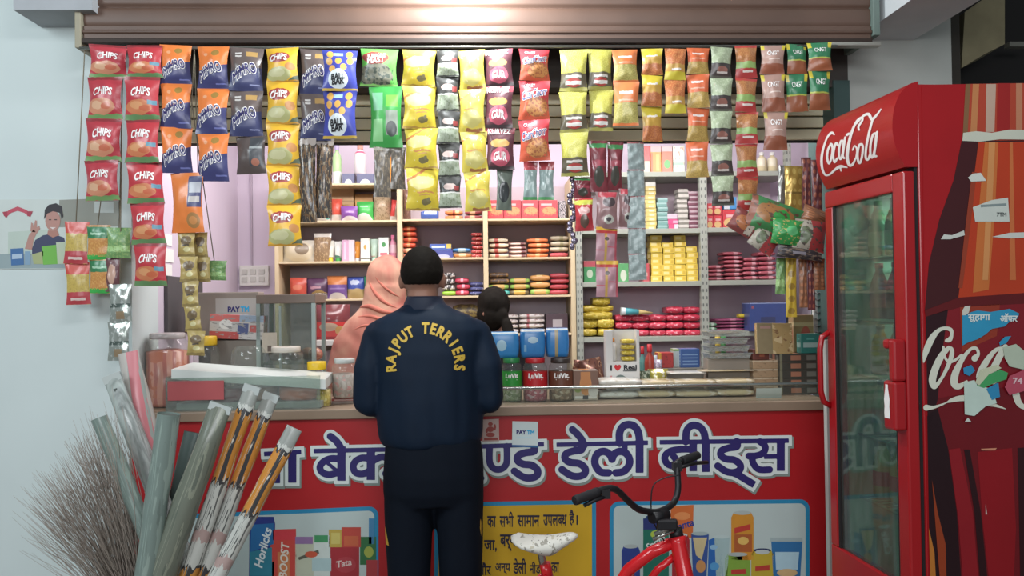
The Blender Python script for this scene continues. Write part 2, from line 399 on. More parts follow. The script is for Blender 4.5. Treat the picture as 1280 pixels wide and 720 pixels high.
# right: the dark bay past the wall, with a stub of old beige wall
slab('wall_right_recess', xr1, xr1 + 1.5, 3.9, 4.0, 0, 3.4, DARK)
slab('pillar_narrow', xr1, at(1200, 60, 3.5).x, 3.5, 3.8, 0, 3.4, mat('dark_stained_plaster', '#3a3630', .9, var=.3))
mb = MB()
P = [at(1202, 85, 3.6), at(1206, 15, 3.6), at(1256, -20, 3.6), at(1256, 55, 3.6), at(1230, 68, 3.6)]
mb.face(P); Q = [p + Vector((.03, .25, 0)) for p in P]; mb.face(Q[::-1])
for i in range(5): j = (i + 1) % 5; mb.face([P[j], P[i], Q[i], Q[j]])
struct(mb.build('wall_stub', [mat('beige_plaster', '#8e8568', .9, var=.3, scale=12)], world=True))
slab('trim_2', at(1262, 55, 3.7).x, at(1290, 55, 3.7).x, 3.7, 3.74, at(1270, 58, 3.7).z, at(1270, 52, 3.7).z, mat('pale_strip', '#74746c', .7))
# roller shutter, rolled up: curved slats, bottom rail, guide channels
SH = mat('brown_shutter_paint', '#5c463b', .5, var=.25, scale=6, spec=.5)
sx0, sx1 = at(106, 40, 3.2).x, at(1087, 40, 3.2).x
zb = at(600, 56, 3.2).z; zr = at(600, 33, 3.2).z
mb = MB(); prof = [(3.2, zr)]
sh = .074
for k in range(9):
    for t in range(1, 9):
        f = t / 8; prof.append((3.2 - .008 * math.sin(math.pi * f) ** .35, zr + (k + f) * sh))
    prof += [(3.2 + .006, prof[-1][1] + .001), (3.2 + .006, prof[-1][1] + .004)]
m_ = 12
mb.rings([[Vector((sx0 + (sx1 - sx0) * j / m_, y, z)) for j in range(m_ + 1)] for y, z in prof], 0, False, True, False)
sht = thing('roller_shutter', 'brown corrugated roller shutter rolled up above the shop counter', 'shutter', (0, 3.2, zb))
mb.build('slat_curtain', SH, sht, world=True)
zm = at(600, 50, 3.2).z
mb = MB().box(sx0, sx1, 3.186, 3.21, zm, zr - .002, 0).box(sx0, sx1, 3.176, 3.212, zb, zm, 1)
mb.tube([Vector((sx0, 3.186, (zm + zr) / 2)), Vector((sx1, 3.186, (zm + zr) / 2))], .009, 10, 0)
mb.build('bottom_rail', [SH, mat('shutter_rail_brown', '#332823', .6, spec=.3)], sht, bevel=.004, world=True)
MB().box(sx0 - .025, sx0 - .002, 3.17, 3.345, zb - .02, 3.2).build('guide_channel', mat('beige_channel', '#98917d', .6), sht, bevel=.003, world=True)
MB().box(sx1 + .002, sx1 + .03, 3.17, 3.44, zb + .03, 3.2).build('guide_channel', mat('green_channel', '#65756e', .6), sht, bevel=.003, world=True)
MB().box(at(1030, 55, 3.2).x, at(1096, 55, 3.2).x, 3.16, 3.2, zb - .016, zb - .001).build('lock_bar', mat('pale_metal', '#a9a89f', .4, .6), sht, bevel=.003, world=True)
# ------------------------------------------------------------------ shop counter
YB = 3.3
zc0, zc1 = at(640, 519, YB).z, at(640, 507, YB).z
ZC = zc1                                             # counter top height
cx0, cx1 = XL + .01, at(1036, 560, YB).x
ctr = thing('shop_counter', 'long shop counter with brown top behind the red banner', 'counter', (0, YB, 0))
MB().box(cx0, cx1, YB, 3.85, 0, zc0).build('counter_body', mat('counter_laminate', '#8d8177', .6), ctr, world=True)
MB().box(cx0 - .0, cx1 + .01, YB - .025, 3.87, zc0, zc1).build('countertop', mat('brown_countertop', '#8a7663', .45, var=.15), ctr, bevel=.004, world=True)
# printed banner on the counter front
bx0 = XL + .02
ban = thing('shop_banner', 'red printed shop banner with large navy Hindi lettering covering the counter front', 'banner', (0, YB, .15))
zbt = zc0 - .001
mb = MB().box(bx0, cx1 - .004, YB - .006, YB - .001, .15, zbt)
mb.build('banner_sheet', mat('banner_red', '#a8171d', .42, var=.07, scale=2), ban, world=True)
def bp(k): return onY(YB - .0065 - .0006 * k)
def rrect(x0, y0, x1, y1, r, sl=0.):
    pts = []
    for cx, cy, a0 in ((x1 - r, y0 + r, -90), (x1 - r, y1 - r, 0), (x0 + r, y1 - r, 90), (x0 + r, y0 + r, 180)):
        for k in range(6):
            a = math.radians(a0 + 18 * k); pts.append((cx + r * math.cos(a), cy + r * math.sin(a)))
    return [(x, y + sl * (x - x0)) for x, y in pts]
BORD = mat('banner_blue_border', '#2384ad', .5); BWHITE = mat('banner_pale_panel', '#b5c4c1', .5, var=.03); BYEL = mat('banner_yellow_panel', '#c9a01d', .5, var=.05)
mb = MB()
for (x0, y0, x1, sl, r) in ((190, 644.5, 473, -.042, 12), (543, 628.5, 745, -.018, 2), (762, 627, 1012, -.012, 12)):
    poly(mb, rrect(x0, y0, x1, 850, r, sl), bp(1), 0)
    poly(mb, rrect(x0 + 5, y0 + 5, x1 - 5, 845, max(1, r - 4), sl), bp(2), 2 if x0 == 543 else 1)
mb.build('picture_panels', [BORD, BWHITE, BYEL], ban, world=True)
# headline: बे क ... ण्ड डेली नीड्स, pen strokes traced on the banner
ST = []
def st(w, *p, rnd=True, sm=True): ST.append((p, w, rnd, sm))
def bar(w, x, y0, y1): st(w, (x, y0), (x, y1), rnd=False, sm=False)
def rule(x0, y0, x1, y1, w=5.6): st(w, (x0, y0), (x1, y1), rnd=False, sm=False)
rule(330, 567.5, 376.5, 564.8); bar(10.4, 365.3, 564, 603.4); bar(10.4, 345, 565, 604)
rule(392, 563.8, 500, 561.5); bar(10.5, 426.8, 558, 601); bar(10.5, 463.6, 561, 600); rule(500, 561.5, 590, 559)
st(8.6, (424, 573.5), (413, 573.3), (404, 577.5), (399.8, 584), (403, 590.5), (412, 593.3), (424, 590)); st(4.5, (409, 578.5), (421, 588.5))
st(9, (413, 545.5), (420, 551), (425, 558), (427, 563))
st(8.6, (462, 573), (452, 572.5), (444, 577), (441.5, 584), (445, 591), (454, 592.3), (463, 588)); st(8.6, (468, 575), (478, 571), (488, 576), (489, 586), (482, 592))
rule(590, 558.4, 680, 555.3); st(8.4, (612, 559), (612, 577), (616, 584.5), (622.5, 587), (629.5, 584.5), (633.5, 577), (633.5, 558)); st(7, (594, 566), (596, 584), (602, 598))
DA = [(0, -1), (0, 5.5), (-11, 7.5), (-19.5, 11), (-20.5, 17), (-14, 21.5), (-3, 23), (4.3, 29), (3.5, 36), (-4.5, 39), (-14, 37.5), (-24.5, 30.5)]
def da(x, y, s=1.): st(9.2 * s, *[(x + a * s, y + b * s) for a, b in DA])
da(667.5, 558.5)
rule(695.5, 556, 810, 553.3); da(727, 556.5)
st(9, (715.5, 537), (723, 544), (728, 551), (730, 557))
st(9.4, (760.5, 591), (751, 590), (745, 583), (743.5, 575), (747, 567), (755, 564.3), (762, 568), (765, 574)); st(9.4, (765, 574), (768, 567.5), (775, 564.3), (783, 567), (787, 575), (785.5, 583), (779, 589.5), (770, 591))
bar(7, 781, 553, 566); bar(10, 799.5, 552, 591)
st(9.6, (774.5, 554), (774.5, 541), (779, 533), (786, 530.7), (793, 533), (798, 541), (799.7, 554))
rule(824.6, 552.8, 986, 550.8)
st(8.6, (862, 561.5), (849, 561.8), (837, 564.5), (831, 571), (833.5, 579), (841, 582), (845.5, 576), (842, 570.5)); bar(9.6, 866.5, 551, 589); bar(9.8, 882.3, 550, 590)
st(9.2, (857.2, 552), (858, 540), (862, 533.5), (868, 531.5), (875, 534), (880, 541), (882, 552))
da(921, 552.8, .97); st(8.6, (916, 591), (926, 595), rnd=True, sm=False); st(9, (920, 592), (943, 606), rnd=False, sm=False)
st(8.4, (950, 552), (956.5, 558), (954.5, 565.5), (946, 569.5), (936, 570)); st(8.4, (939.5, 570), (942, 580), (949, 586.8), (962, 587)); rule(955, 570.8, 975, 570.4, 6); bar(10, 976, 550, 588.6)
for nm, grow, dx, dy, k, m in (('lettering_shadow', 4.6, 1.6, 2.4, 3, mat('letter_shadow_grey', '#7f8a83', .6)), ('lettering_outline', 4.0, 0, 0, 4, mat('letter_outline_white', '#d3dcd8', .5, var=.03)), ('headline_lettering', 0, 0, 0, 5, mat('letter_navy', '#281f63', .45, var=.06))):
    mb = MB()
    f = bp(k); lay(mb, pen(ST, .8, grow), lambda x, y: f(x + dx, y + dy))
    mb.build(nm, m, ban, world=True)
# small Hindi print on the yellow panel
mb = MB()
def bline(tokens, x0, x1, ybase, ytop, bold=.022):
    g = deva(tokens, bold); put(mb, fit(g, lambda u, v: bp(4)(u, -v), (x0 + x1) / 2, -(ybase + ytop) / 2, x1 - x0, hgt=ybase - ytop))
bline(['का'], 609, 620, 659, 645); bline(['सभी'], 624.5, 642, 659, 639.5); bline(['सामान'], 646.5, 674.5, 658.5, 644); bline(['उपल', ('ब', .72), 'ध'], 679, 708.5, 657.5, 643); bline(['है'], 711.5, 718, 657, 637); bline(['।'], 720.5, 722.5, 656, 644)
bline(['जा,'], 605, 621, 690, 675); bline(['बर्गर,'], 625, 652, 689, 668); bline(['पेस्ट्री'], 656, 690, 688, 667)
bline(['और'], 596, 614, 719, 703); bline(['अन्य'], 619, 638, 718, 704); bline(['डेली'], 641.5, 658, 717.5, 698); bline(['नीडस'], 662, 682, 717, 702); bline(['का'], 689, 699, 716, 703)
bline(['यहाँ'], 552, 600, 661, 640)
mb.build('small_lettering', mat('small_print_dark', '#1f1d33', .5), ban, world=True)
# printed product pictures on the two white panels
CM = {}
def cm(h):
    if h not in CM: CM[h] = mat('banner_ink_' + h[1:], h, .5, var=.08, scale=30)
    return CM[h]
def picture(name, shapes, texts=()):
    mb = MB(); ms = []
    for i, (pts, h) in enumerate(shapes):
        m = cm(h)
        if m not in ms: ms.append(m)
        poly(mb, pts, bp(3 + .22 * i), ms.index(m))
    for t, cx, cy, wd, h, rot in texts:
        m = cm(h)
        if m not in ms: ms.append(m)
        f = bp(3.4 + .22 * len(shapes)); put(mb, fit(glyphs(t, .03), lambda u, v: f(u, -v), cx, -cy, wd, rot=rot, shear=.2), ms.index(m))
    return mb.build(name, ms, ban, world=True)
def rc(x0, y0, x1, y1): return [(x0, y0), (x1, y0), (x1, y1), (x0, y1)]
def el(cx, cy, rx, ry, n=16): return [(cx + rx * math.cos(2 * math.pi * k / n), cy + ry * math.sin(2 * math.pi * k / n)) for k in range(n)]
def can(x0, y0, x1, y1, h, top='#a9b3b0', extra=(), texts=()):
    c = (x0 + x1) / 2; r = (x1 - x0) / 2
    picture('printed_can', [([(x0 + r * .25, y0), (x1 - r * .25, y0), (x1, y0 + 7), (x1, y1), (x0, y1), (x0, y0 + 7)], h), (el(c, y0 + 1, r * .78, 2.6), top)] + list(extra), texts)
can(777, 682, 800, 760, '#2a3f86', extra=[(rc(783, 706, 793, 740), '#a8332c')])
can(804, 645, 836, 760, '#1d6f5c', '#24336e', extra=[(rc(804, 648, 836, 662), '#24336e'), (el(820, 668, 7, 5), '#a9c04a')], texts=[('Sprite', 820, 679, 26, '#d7e4dd', .55)])
picture('printed_packet', [([(838, 633), (867, 631), (866, 672), (840, 672)], '#c9682f'), (el(853, 645, 10, 5), '#d98950')], [('Fanta', 855, 656, 26, '#2b3a86', .3)])
can(840, 668, 862, 760, '#a5222c', '#c3cac6', texts=[('Coke', 849, 690, 30, '#d7dcd8', 1.4)])
picture('printed_glass', [([(864, 668), (886, 668), (882, 740), (867, 740)], '#31508f'), ([(866, 672), (884, 672), (877, 700), (870, 694)], '#c9b98c'), (el(876, 708, 6, 8), '#c08a55'), (el(875, 667, 11, 2.4), '#9fb0ae')])
picture('printed_bottle', [([(886, 675), (893, 672), (902, 690), (906, 740), (884, 740)], '#2461a8'), (el(892, 684, 5, 3), '#8cb6d2'), (el(893, 708, 6, 5), '#4e93c4')])
picture('printed_glass', [([(893, 672), (912, 672), (908, 740), (896, 740)], '#9fb8b8'), (el(902, 671, 10, 2.2), '#b7c8c6')])
can(914, 640, 942, 700, '#c98a2e', extra=[(rc(918, 668, 940, 690), '#a85a2c'), ([(918, 660), (938, 655), (938, 662), (918, 667)], '#b8392f'), (el(929, 676, 7, 5), '#d8b25f')])
can(906, 692, 938, 770, '#7ca03c', '#a5aeaa', extra=[([(914, 712), (932, 711), (933, 717), (914, 718)], '#b23a30')])
can(939, 687, 967, 770, '#b9a233', '#1f2d56', extra=[(el(953, 690, 9, 3), '#b7bfbb'), ([(944, 708), (962, 706), (962, 713), (944, 714)], '#b23a30')])
picture('printed_tub', [([(964, 676), (1003, 677), (998, 760), (969, 760)], '#2d6da0'), ([(969, 690), (999, 690), (997, 712), (970, 712)], '#a9c8d4'), (rc(963, 672, 1003, 677), '#9fb0b0'), (el(984, 716, 13, 5), '#c9a97a')])
picture('printed_jar', [([(314, 646), (342, 646), (344, 655), (342, 730), (311, 730), (312, 655)], '#26357f'), ([(314, 656), (342, 654), (342, 680), (313, 690)], '#2569a0'), ([(312, 690), (340, 684), (340, 720), (312, 720)], '#2f7f94')], [('Horlicks', 329, 684, 50, '#d9e2e2', 1.32)])
picture('printed_jar', [([(340, 662), (370, 661), (371, 730), (338, 730), (338, 678)], '#c4463c'), (rc(341, 663, 369, 675), '#c93a44'), (rc(347, 690, 362, 730), '#c77a4c')], [('BOOST', 355, 700, 44, '#dcd4c6', 1.5)])
picture('printed_box', [(rc(369, 671, 392, 720), '#b9bfa9'), (rc(369, 671, 391, 680), '#8d6f9c'), ([(372, 697), (398, 687), (399, 692), (374, 700)], '#5a5a4c'), (el(389, 693, 8, 4), '#c2553a')])
picture('printed_box', [(rc(392, 669, 412, 720), '#c7d2cc'), (rc(393, 669, 410, 678), '#3f8f5c'), (rc(390, 698, 414, 714), '#a9c3c4')])
picture('printed_tin', [(rc(411, 662, 427, 684), '#b9a04a'), (rc(414, 666, 425, 680), '#c7b968')])
picture('printed_box', [(rc(427, 659, 451, 684), '#b7463a'), (rc(430, 670, 448, 682), '#c2603f')])
picture('printed_box', [(rc(413, 684, 449, 730), '#a02a33'), (el(432, 706, 13, 10), '#a83a42')], [('Tata', 430, 704, 20, '#d5b9b4', .2)])
picture('printed_box', [(rc(450, 671, 470, 706), '#2f6a3e'), (el(461, 690, 6, 7), '#9aa548'), (rc(458, 700, 472, 730), '#a5363a')])
picture('printed_carton', [(rc(461, 648, 468, 680), '#3f7fa8')])
# payment sticker and a small deity print stuck over the banner top
def sticker(name, label, cat, pts, h, k=7):
    mb = MB(); poly(mb, pts, bp(k)); back = bp(k - 1.2)
    for i in range(len(pts)): j = (i + 1) % len(pts); mb.face([bp(k)(*pts[i]), back(*pts[i]), back(*pts[j]), bp(k)(*pts[j])])
    o = mb.build(name, [mat('sticker_' + name, h, .5, var=.03)], world=True); return tag(o, label, cat)
o = sticker('payment_sticker', 'white square payment sticker on the banner above the lettering', 'sticker', [(640.5, 526.5), (672.5, 527.2), (672.5, 558), (640, 557)], '#c9d6d6')
mb = MB(); f = bp(7.6)
put(mb, fit(glyphs('PAY', .05), lambda u, v: f(u, -v), 651.5, -540.3, 12, hgt=5.6), 0); put(mb, fit(glyphs('TM', .05), lambda u, v: f(u, -v), 663.3, -540.5, 9.5, hgt=5.4), 1)
mb.face([f(640, 556), f(672.5, 557), f(672.5, 559.5), f(640, 558.5)], 2); mb.face([f(646, 545.8), f(666, 546), f(666, 546.8), f(646, 546.6)], 3)
mb.build('printed_lettering', [NAVY, CYANP, mat('sticker_blue_edge', '#2a5f92', .5), PALEP], o, world=True)
o = sticker('deity_print', 'small faded red print pasted beside the man, left of the payment sticker', 'print', [(604, 524.5), (623.5, 523.5), (624, 551.5), (603, 552)], '#b39a92')
mb = MB()
for (cx, cy, rx, ry) in ((613, 530, 3, 2.4), (613, 536.5, 4.5, 3.6), (618.5, 534, 1.6, 4), (613, 543.5, 5.5, 3), (608.5, 538.5, 1.5, 3)): mb.face([f(*p) for p in el(cx, cy, rx, ry, 12)])
mb.face([f(605, 547.5), f(622.5, 547), f(622.5, 550), f(605, 550.5)])
mb.build('printed_figure', mat('faded_red_ink', '#93403a', .6), o, world=True)
# low glass guard along the counter with a metal edge
g = thing('glass_guard', 'low glass guard with shiny metal edge along the counter front', 'guard', (0, YB + .03, ZC))
pa, pb = at(604, 489, YB + .03), at(1029, 476.5, YB + .03)
gz = (pa.z + pb.z) / 2
MB().box(pa.x, pb.x, YB + .028, YB + .033, ZC, gz).build('glass_pane', clear('guard_glass', '#f4f8f5', .015, .04, .25), g, world=True)
MB().tube([Vector((pa.x - .05, YB + .03, gz)), Vector((pb.x, YB + .03, gz))], .0065, 10).build('edge_rail', mat('rail_chrome', '#c9cfca', .22, .85), g, world=True)
# ------------------------------------------------------------------ strings of packets hanging under the shutter
def D(name, base, *layers, **k): return design('wrap_' + name, base, list(layers), **k)
W_RED = D('red', '#bf2432', ('R', 0, 0, 1, .13, '#5f8a54'), ('E', .42, .30, .40, .17, '#cf7a4c'), ('E', .36, .34, .2, .09, '#dc9a66'), ('E', .62, .27, .16, .07, '#c9633a'), ('R', .7, .36, .96, .46, '#5f93a8'), ('R', 0, .93, 1, 1, '#8f1a26'), wob=.03)
W_PINK = D('pink', '#b82839', ('R', 0, 0, 1, .12, '#6f9a58'), ('E', .42, .3, .44, .19, '#d08a68'), ('E', .3, .33, .18, .1, '#dfb08c'), ('E', .6, .3, .16, .08, '#c96a4a'), ('R', 0, .93, 1, 1, '#8f1a26'), wob=.04)
W_ORA = D('orange', '#ec7e2c', ('H', .16, -1, -.42, '#2d2f6a'), ('E', .6, .84, .13, .07, '#a07a2c'), ('E', .28, .8, .07, .04, '#f0a878'), ('R', .62, .1, .95, .13, '#6f74b4'), wob=.012)
W_BRN = D('brown', '#5b4c48', ('H', .1, -1, -.44, '#2b3163'), ('R', .5, .78, .84, .9, '#b08a4c'), ('R', .16, .76, .36, .8, '#cfcac6'), ('R', .16, .83, .36, .87, '#cfcac6'), ('R', .62, .12, .92, .145, '#8b90b8'), wob=.012)
W_YEL = D('yellow', '#eab51e', ('E', .4, .22, .4, .2, '#b9b77a'), ('E', .34, .26, .28, .12, '#cfcb9a'), ('H', .4, -1, .22, '#5c6b52'), ('E', .8, .42, .16, .11, '#c98a4a'), ('E', .42, .7, .36, .15, '#a5352c'), ('R', 0, 0, 1, .05, '#c98f1c'), wob=.04)
W_BALL = D('blue', '#2f3aa0', *[('E', a, b, .1, .085, '#e2aa4e') for a, b in ((.22, .88), (.18, .7), (.46, .71), (.78, .88), (.82, .71), (.26, .52), (.62, .56))], ('E', .45, .28, .3, .23, '#dfe8ea'), ('R', 0, 0, 1, .06, '#c9a52f'), ('R', .34, .84, .6, .92, '#9fc0e0'), wob=.012)
W_GRN = D('green', '#63c04a', ('E', .42, .3, .48, .34, '#7b7a66'), ('N', 9, .52, (0, .05, .9, .5), '#3f4a3c'), ('E', .4, .75, .38, .17, '#a43f34'), ('R', 0, 0, 1, .06, '#8fd06a'), wob=.06)
W_GBACK = D('green_back', '#2f9a3c', ('R', .1, .1, .42, .46, '#8fd08a'), ('R', .1, .6, .42, .9, '#74b48a'), ('R', .52, .66, .9, .86, '#6fe03c'), ('R', .52, .2, .9, .6, '#8f9a8a'), ('E', .7, .3, .17, .13, '#353b38'))
W_LEM = D('lemon', '#e6cb34', ('E', .45, .66, .4, .16, '#efe08a'), ('H', -.5, 1, .66, '#c9803a'), ('H', -.5, 1, .72, '#e8d040'), ('R', .3, .41, .85, .45, '#d8924a'), ('R', .38, .35, .74, .375, '#dba45c'), ('E', .6, .2, .15, .07, '#7f7448'), ('E', .66, .25, .06, .05, '#8a8058'), ('R', 0, 0, 1, .05, '#b8923a'), ('N', 7, .66, '#f0e4a0'), wob=.05)
W_LEM2 = D('lemon_pale', '#e6d050', ('E', .5, .3, .4, .2, '#d8cc78'), ('H', -.35, 1, .72, '#cc8a44'), ('H', -.35, 1, .77, '#e8d65c'), ('R', .2, .5, .8, .54, '#d89a50'), ('R', .3, .0, .9, .08, '#a86a3c'), ('N', 7, .64, '#f0e6a8'), wob=.05)
W_BLK = D('black_sachet', '#aab39c', ('R', 0, .5, 1, 1, '#26241f'), ('E', .5, .68, .3, .1, '#c9b0a8'), ('R', .72, .54, .95, .7, '#8f2c28'), ('N', 10, .55, (0, 0, 1, .48), '#8d987c'), ('R', 0, .46, 1, .5, '#dcdcd4'), ('R', 0, 0, 1, .06, '#34322c'), wob=.02)
W_MAR = D('maroon', '#5b2430', ('E', .5, .3, .36, .22, '#c8546a'), ('E', .48, .62, .36, .1, '#d2a254'), ('R', 0, .86, 1, 1, '#a33c4c'), ('R', 0, 0, 1, .08, '#352024'), wob=.03)
W_CHUR = D('churchur', '#cf2f3a', ('E', .58, .3, .4, .26, '#c9803c'), ('N', 14, .5, (.2, .08, .98, .55), '#a3542c'), ('E', .2, .38, .1, .1, '#e8a83c'), ('H', -.18, -1, -.5, '#d2552f'), ('E', .58, .28, .36, .2, '#cc8a48'), ('N', 16, .55, (.2, .08, .98, .5), '#a85c30'), wob=.03)
W_SEV = D('sev', '#c3bd4a', ('R', 0, 0, 1, .42, '#5d5238'), ('R', 0, 0, 1, .08, '#a8a24a'), ('N', 30, .52, (0, .44, 1, 1), '#d6d06a'), ('R', .18, .3, .82, .36, '#ded8d0'), ('E', .5, .19, .3, .1, '#b0362c'), ('R', .2, .14, .8, .22, '#e6e2da'), wob=.03)
W_OSEV = D('orange_sev', '#e07a3c', ('R', 0, .06, 1, .52, '#a59a4a'), ('N', 26, .5, (0, .06, 1, .5), '#bdb060'), ('R', .22, .72, .78, .79, '#efe3dc'), ('R', .2, .56, .8, .6, '#e8b090'), wob=.02)
W_YO = D('yellow_orange', '#d9c22c', ('R', 0, 0, 1, .5, '#b0602c'), ('R', 0, .42, 1, .7, '#cda03c'), ('N', 22, .52, (0, 0, 1, .45), '#c4783c'), ('R', .22, .68, .76, .74, '#efe6da'), wob=.04)
W_OY = D('orange_yellow', '#c06a34', ('R', 0, 0, 1, .26, '#cdbc2c'), ('R', 0, .26, 1, .5, '#c89a44'), ('N', 22, .54, (0, .5, 1, 1), '#d08a4c'), ('R', .3, .3, .78, .36, '#efe6da'), wob=.03)
W_ORED = D('orange_red', '#d2622e', ('R', 0, 0, 1, .46, '#a8883c'), ('N', 24, .5, (0, 0, 1, .44), '#bd9c4c'), ('R', .2, .74, .76, .8, '#efe2da'), ('R', .16, .56, .8, .6, '#e0a58a'), wob=.02)
W_GBK = D('grey_black', '#a3b08e', ('R', 0, 0, 1, .46, '#3a2e2a'), ('N', 12, .56, (0, .48, 1, 1), '#b9c4a4'), ('R', 0, .44, 1, .47, '#24201e'), ('E', .52, .26, .26, .12, '#8f5a4c'), ('R', .26, .14, .78, .2, '#cfc4bc'), ('R', 0, 0, 1, .07, '#57564a'), wob=.02)
W_BGR = D('brown_green_red', '#ad6a34', ('R', 0, .12, 1, .5, '#93b462'), ('R', 0, 0, 1, .3, '#b52f2c'), ('N', 24, .52, (0, .52, 1, 1), '#c08448'), ('R', .3, .17, .8, .23, '#e8dcd2'), ('R', 0, .93, 1, 1, '#c0392f'), wob=.04)
W_CPK = D('pinkish', '#b08a7c', ('R', 0, 0, 1, .36, '#8f4a2a'), ('R', .0, .82, .14, 1, '#d2c02c'), ('R', .86, .82, 1, 1, '#d2c02c'), ('R', .3, .5, .8, .53, '#d8c4b8'), wob=.03)
W_CGR = D('cgreen', '#1f7a4c', ('R', 0, 0, 1, .42, '#9a5228'), ('R', 0, .42, 1, .46, '#b9c04a'), ('R', 0, .8, .15, 1, '#d2c02c'), ('R', .85, .8, 1, 1, '#d2c02c'), wob=.02)
W_OBACK = D('orange_back', '#e87e2c', ('R', .58, .42, .98, .94, '#3b3d6e'), ('R', .62, .66, .96, .84, '#b8b8c0'), ('R', .62, .5, .94, .6, '#c0b8b4'), ('E', .72, .2, .2, .13, '#a8783c'), ('E', .72, .2, .12, .07, '#cf8a48'))
W_BBACK = D('brown_back', '#4f403c', ('R', .5, .2, .94, .96, '#35383e'), ('R', .5, .66, .92, .72, '#9aa0a0'), ('E', .7, .3, .14, .1, '#a8644c'))
# kind -> (name, wrap, thickness, texts)
def tx_chips(o, P): pack_text(o, P, 'CHIPS', .5, .67, .58, WHITE, .03, .05, .1, .03, 1.15)
def tx_ychips(o, P): pack_text(o, P, 'CHIPS', .42, .71, .58, WHITE, .04, .05, .1, .035, 1.1)
def tx_mimro(o, P):
    pack_text(o, P, 'MIMRO', .44, .46, .8, WHITE, .33, .09, .05, .075, 1.35); pack_text(o, P, 'MIMRO', .44, .46, .77, NAVY, .33, .09, .05, .012, 1.35, .0034)
def tx_ball(o, P): pack_text(o, P, 'BALL', .45, .33, .42, BLACK, .08, 0, .1, .04, 1.0); pack_text(o, P, 'BAR', .45, .22, .36, BLACK, .08, 0, .1, .04, 1.0)
def tx_green(o, P): pack_text(o, P, 'JUNGLE', .42, .79, .5, WHITE, .08, 0, .1, .03); pack_text(o, P, 'MAST', .42, .68, .5, WHITE, .08, 0, .1, .03)
def tx_mar(o, P): pack_text(o, P, 'GUR', .5, .32, .5, WHITE, 0, .04, 0, .04, 1.1); pack_text(o, P, 'KURVEZ', .46, .91, .8, WHITE, .02, 0, .1, .03, .9)
def tx_chur(o, P): pack_text(o, P, 'CharChorr', .5, .65, .9, WHITE, .17, 0, .2, .07, 1.5); pack_text(o, P, 'CharChorr', .5, .65, .88, BLUEP, .17, 0, .2, .005, 1.5, .0032); pack_text(o, P, 'CRAZY', .34, .87, .36, PALEP, 0)
def tx_cngt(o, P): pack_text(o, P, 'CNGT', .5, .72, .52, WHITE, 0, 0, 0, .02, 1.1)
rod = MB().tube([at(100, 60, 3.15), at(1046, 57.5, 3.15)], .006, 8).build('hanging_rod', mat('steel_rod', '#8f8f88', .35, .8), world=True)
tag(rod, 'thin steel rod under the shutter carrying the strings of packets', 'rod')
def column(name, adj, where, wrap, texts, rows, Y, depth, cat='packet', group=None, pinch=.13, crimp=.05, seed=None):
    depth *= 1.25
    """one string: rows of (x0,x1,y0,y1) in the photo's frame, topmost first"""
    sd = seed if seed is not None else sum(map(ord, where)) % 50 / 3.
    protos = []; n = len(rows); rnd = random.Random(where)
    for v in range(2 if n > 2 else 1):
        x0, x1, y0, y1 = rows[min(v, n - 1)]
        w0, h0 = (x1 - x0) * mpp(Y), (y1 - y0) * mpp(Y)
        mb, P = pillow(w0, h0, depth, sd + v * 5, crimp=crimp, pinch=pinch)
        protos.append((mb, P, w0, h0))
    made = {}
    for i, (x0, x1, y0, y1) in enumerate(rows):
        v = i % len(protos); mb, P, w0, h0 = protos[v]
        p = at((x0 + x1) / 2, (y0 + y1) / 2, Y - .012 * rnd.random())
        if v not in made:
            o = mb.build(name, [wrap]); made[v] = o
            if texts: texts(o, P)
        else: o = copy_tree(made[v])
        o.location = p; o.scale = ((x1 - x0) * mpp(Y) / w0, 1, (y1 - y0) * mpp(Y) / h0 * 1.01)
        o.rotation_euler = (rnd.uniform(-.04, .06), rnd.uniform(-.035, .035) + ROLL * .6, rnd.uniform(-.2, .2))
        tag(o, (adj + ', ' + ((nth(i, n) + ' ') if n > 1 else '') + where) if n > 1 else adj + ' ' + where, cat, group)
def col(x0, x1, ys, dx=0, jit=None):
    return [(x0 + dx * i + (jit[i] if jit else 0), x1 + dx * i + (jit[i] if jit else 0), ys[i], ys[i + 1]) for i in range(len(ys) - 1)]
Y0 = 3.14
G1 = 'snack packets hanging in strings under the shutter'
cs = column
cs('chips_packet', 'red CHIPS packet with green foot', 'in the leftmost string', W_PINK, tx_chips, col(112, 157, [57, 97, 149, 201, 250], 0, [1, -3, -5, -7]), Y0, .034, group=G1)
cs('chips_packet', 'red CHIPS packet', 'in the second string from the left', W_RED, tx_chips, col(157, 201, [57, 97, 150, 203, 254, 305, 357], 0, [2, -1, -1, 3, 6, 9]), Y0 - .015, .034, group=G1)
cs('snack_packet', 'orange and navy packet', 'right of the long red string', W_ORA, tx_mimro, col(201, 239, [57, 105, 160, 216], 0, [0, 0, 1]), Y0, .032, group=G1)
cs('snack_packet', 'orange and navy packet', 'beside the dark brown packets', W_ORA, tx_mimro, col(245, 286, [59, 111, 167, 226], 0, [1, 0, 1]), Y0 - .01, .034, group=G1)
cs('snack_packet', 'plain orange packet seen from its back', 'below the orange and navy packets', W_OBACK, None, [(213, 256, 217, 290)], Y0 + .01, .034, group=G1)
cs('snack_packet', 'dark brown and navy packet', 'in the string left of the yellow chips', W_BRN, tx_mimro, col(287, 329, [60, 114, 170], 0, [0, 0]), Y0, .036, group=G1)
cs('snack_packet', 'dark brown packet seen from its back', 'below the dark string', W_BBACK, None, [(294, 334, 171, 217)], Y0, .03, group=G1)
cs('chips_packet', 'yellow CHIPS packet', 'in the golden string of five', W_YEL, tx_ychips, col(332, 374, [60, 103, 155, 207, 257, 307], 0, [0, 0, 1, 2, 3]), Y0 - .01, .036, group=G1)
cs('snack_packet', 'dark brown and navy packet', 'half behind the blue packets', W_BRN, tx_mimro, col(375, 413, [62, 118, 175]), Y0 + .015, .034, group=G1)
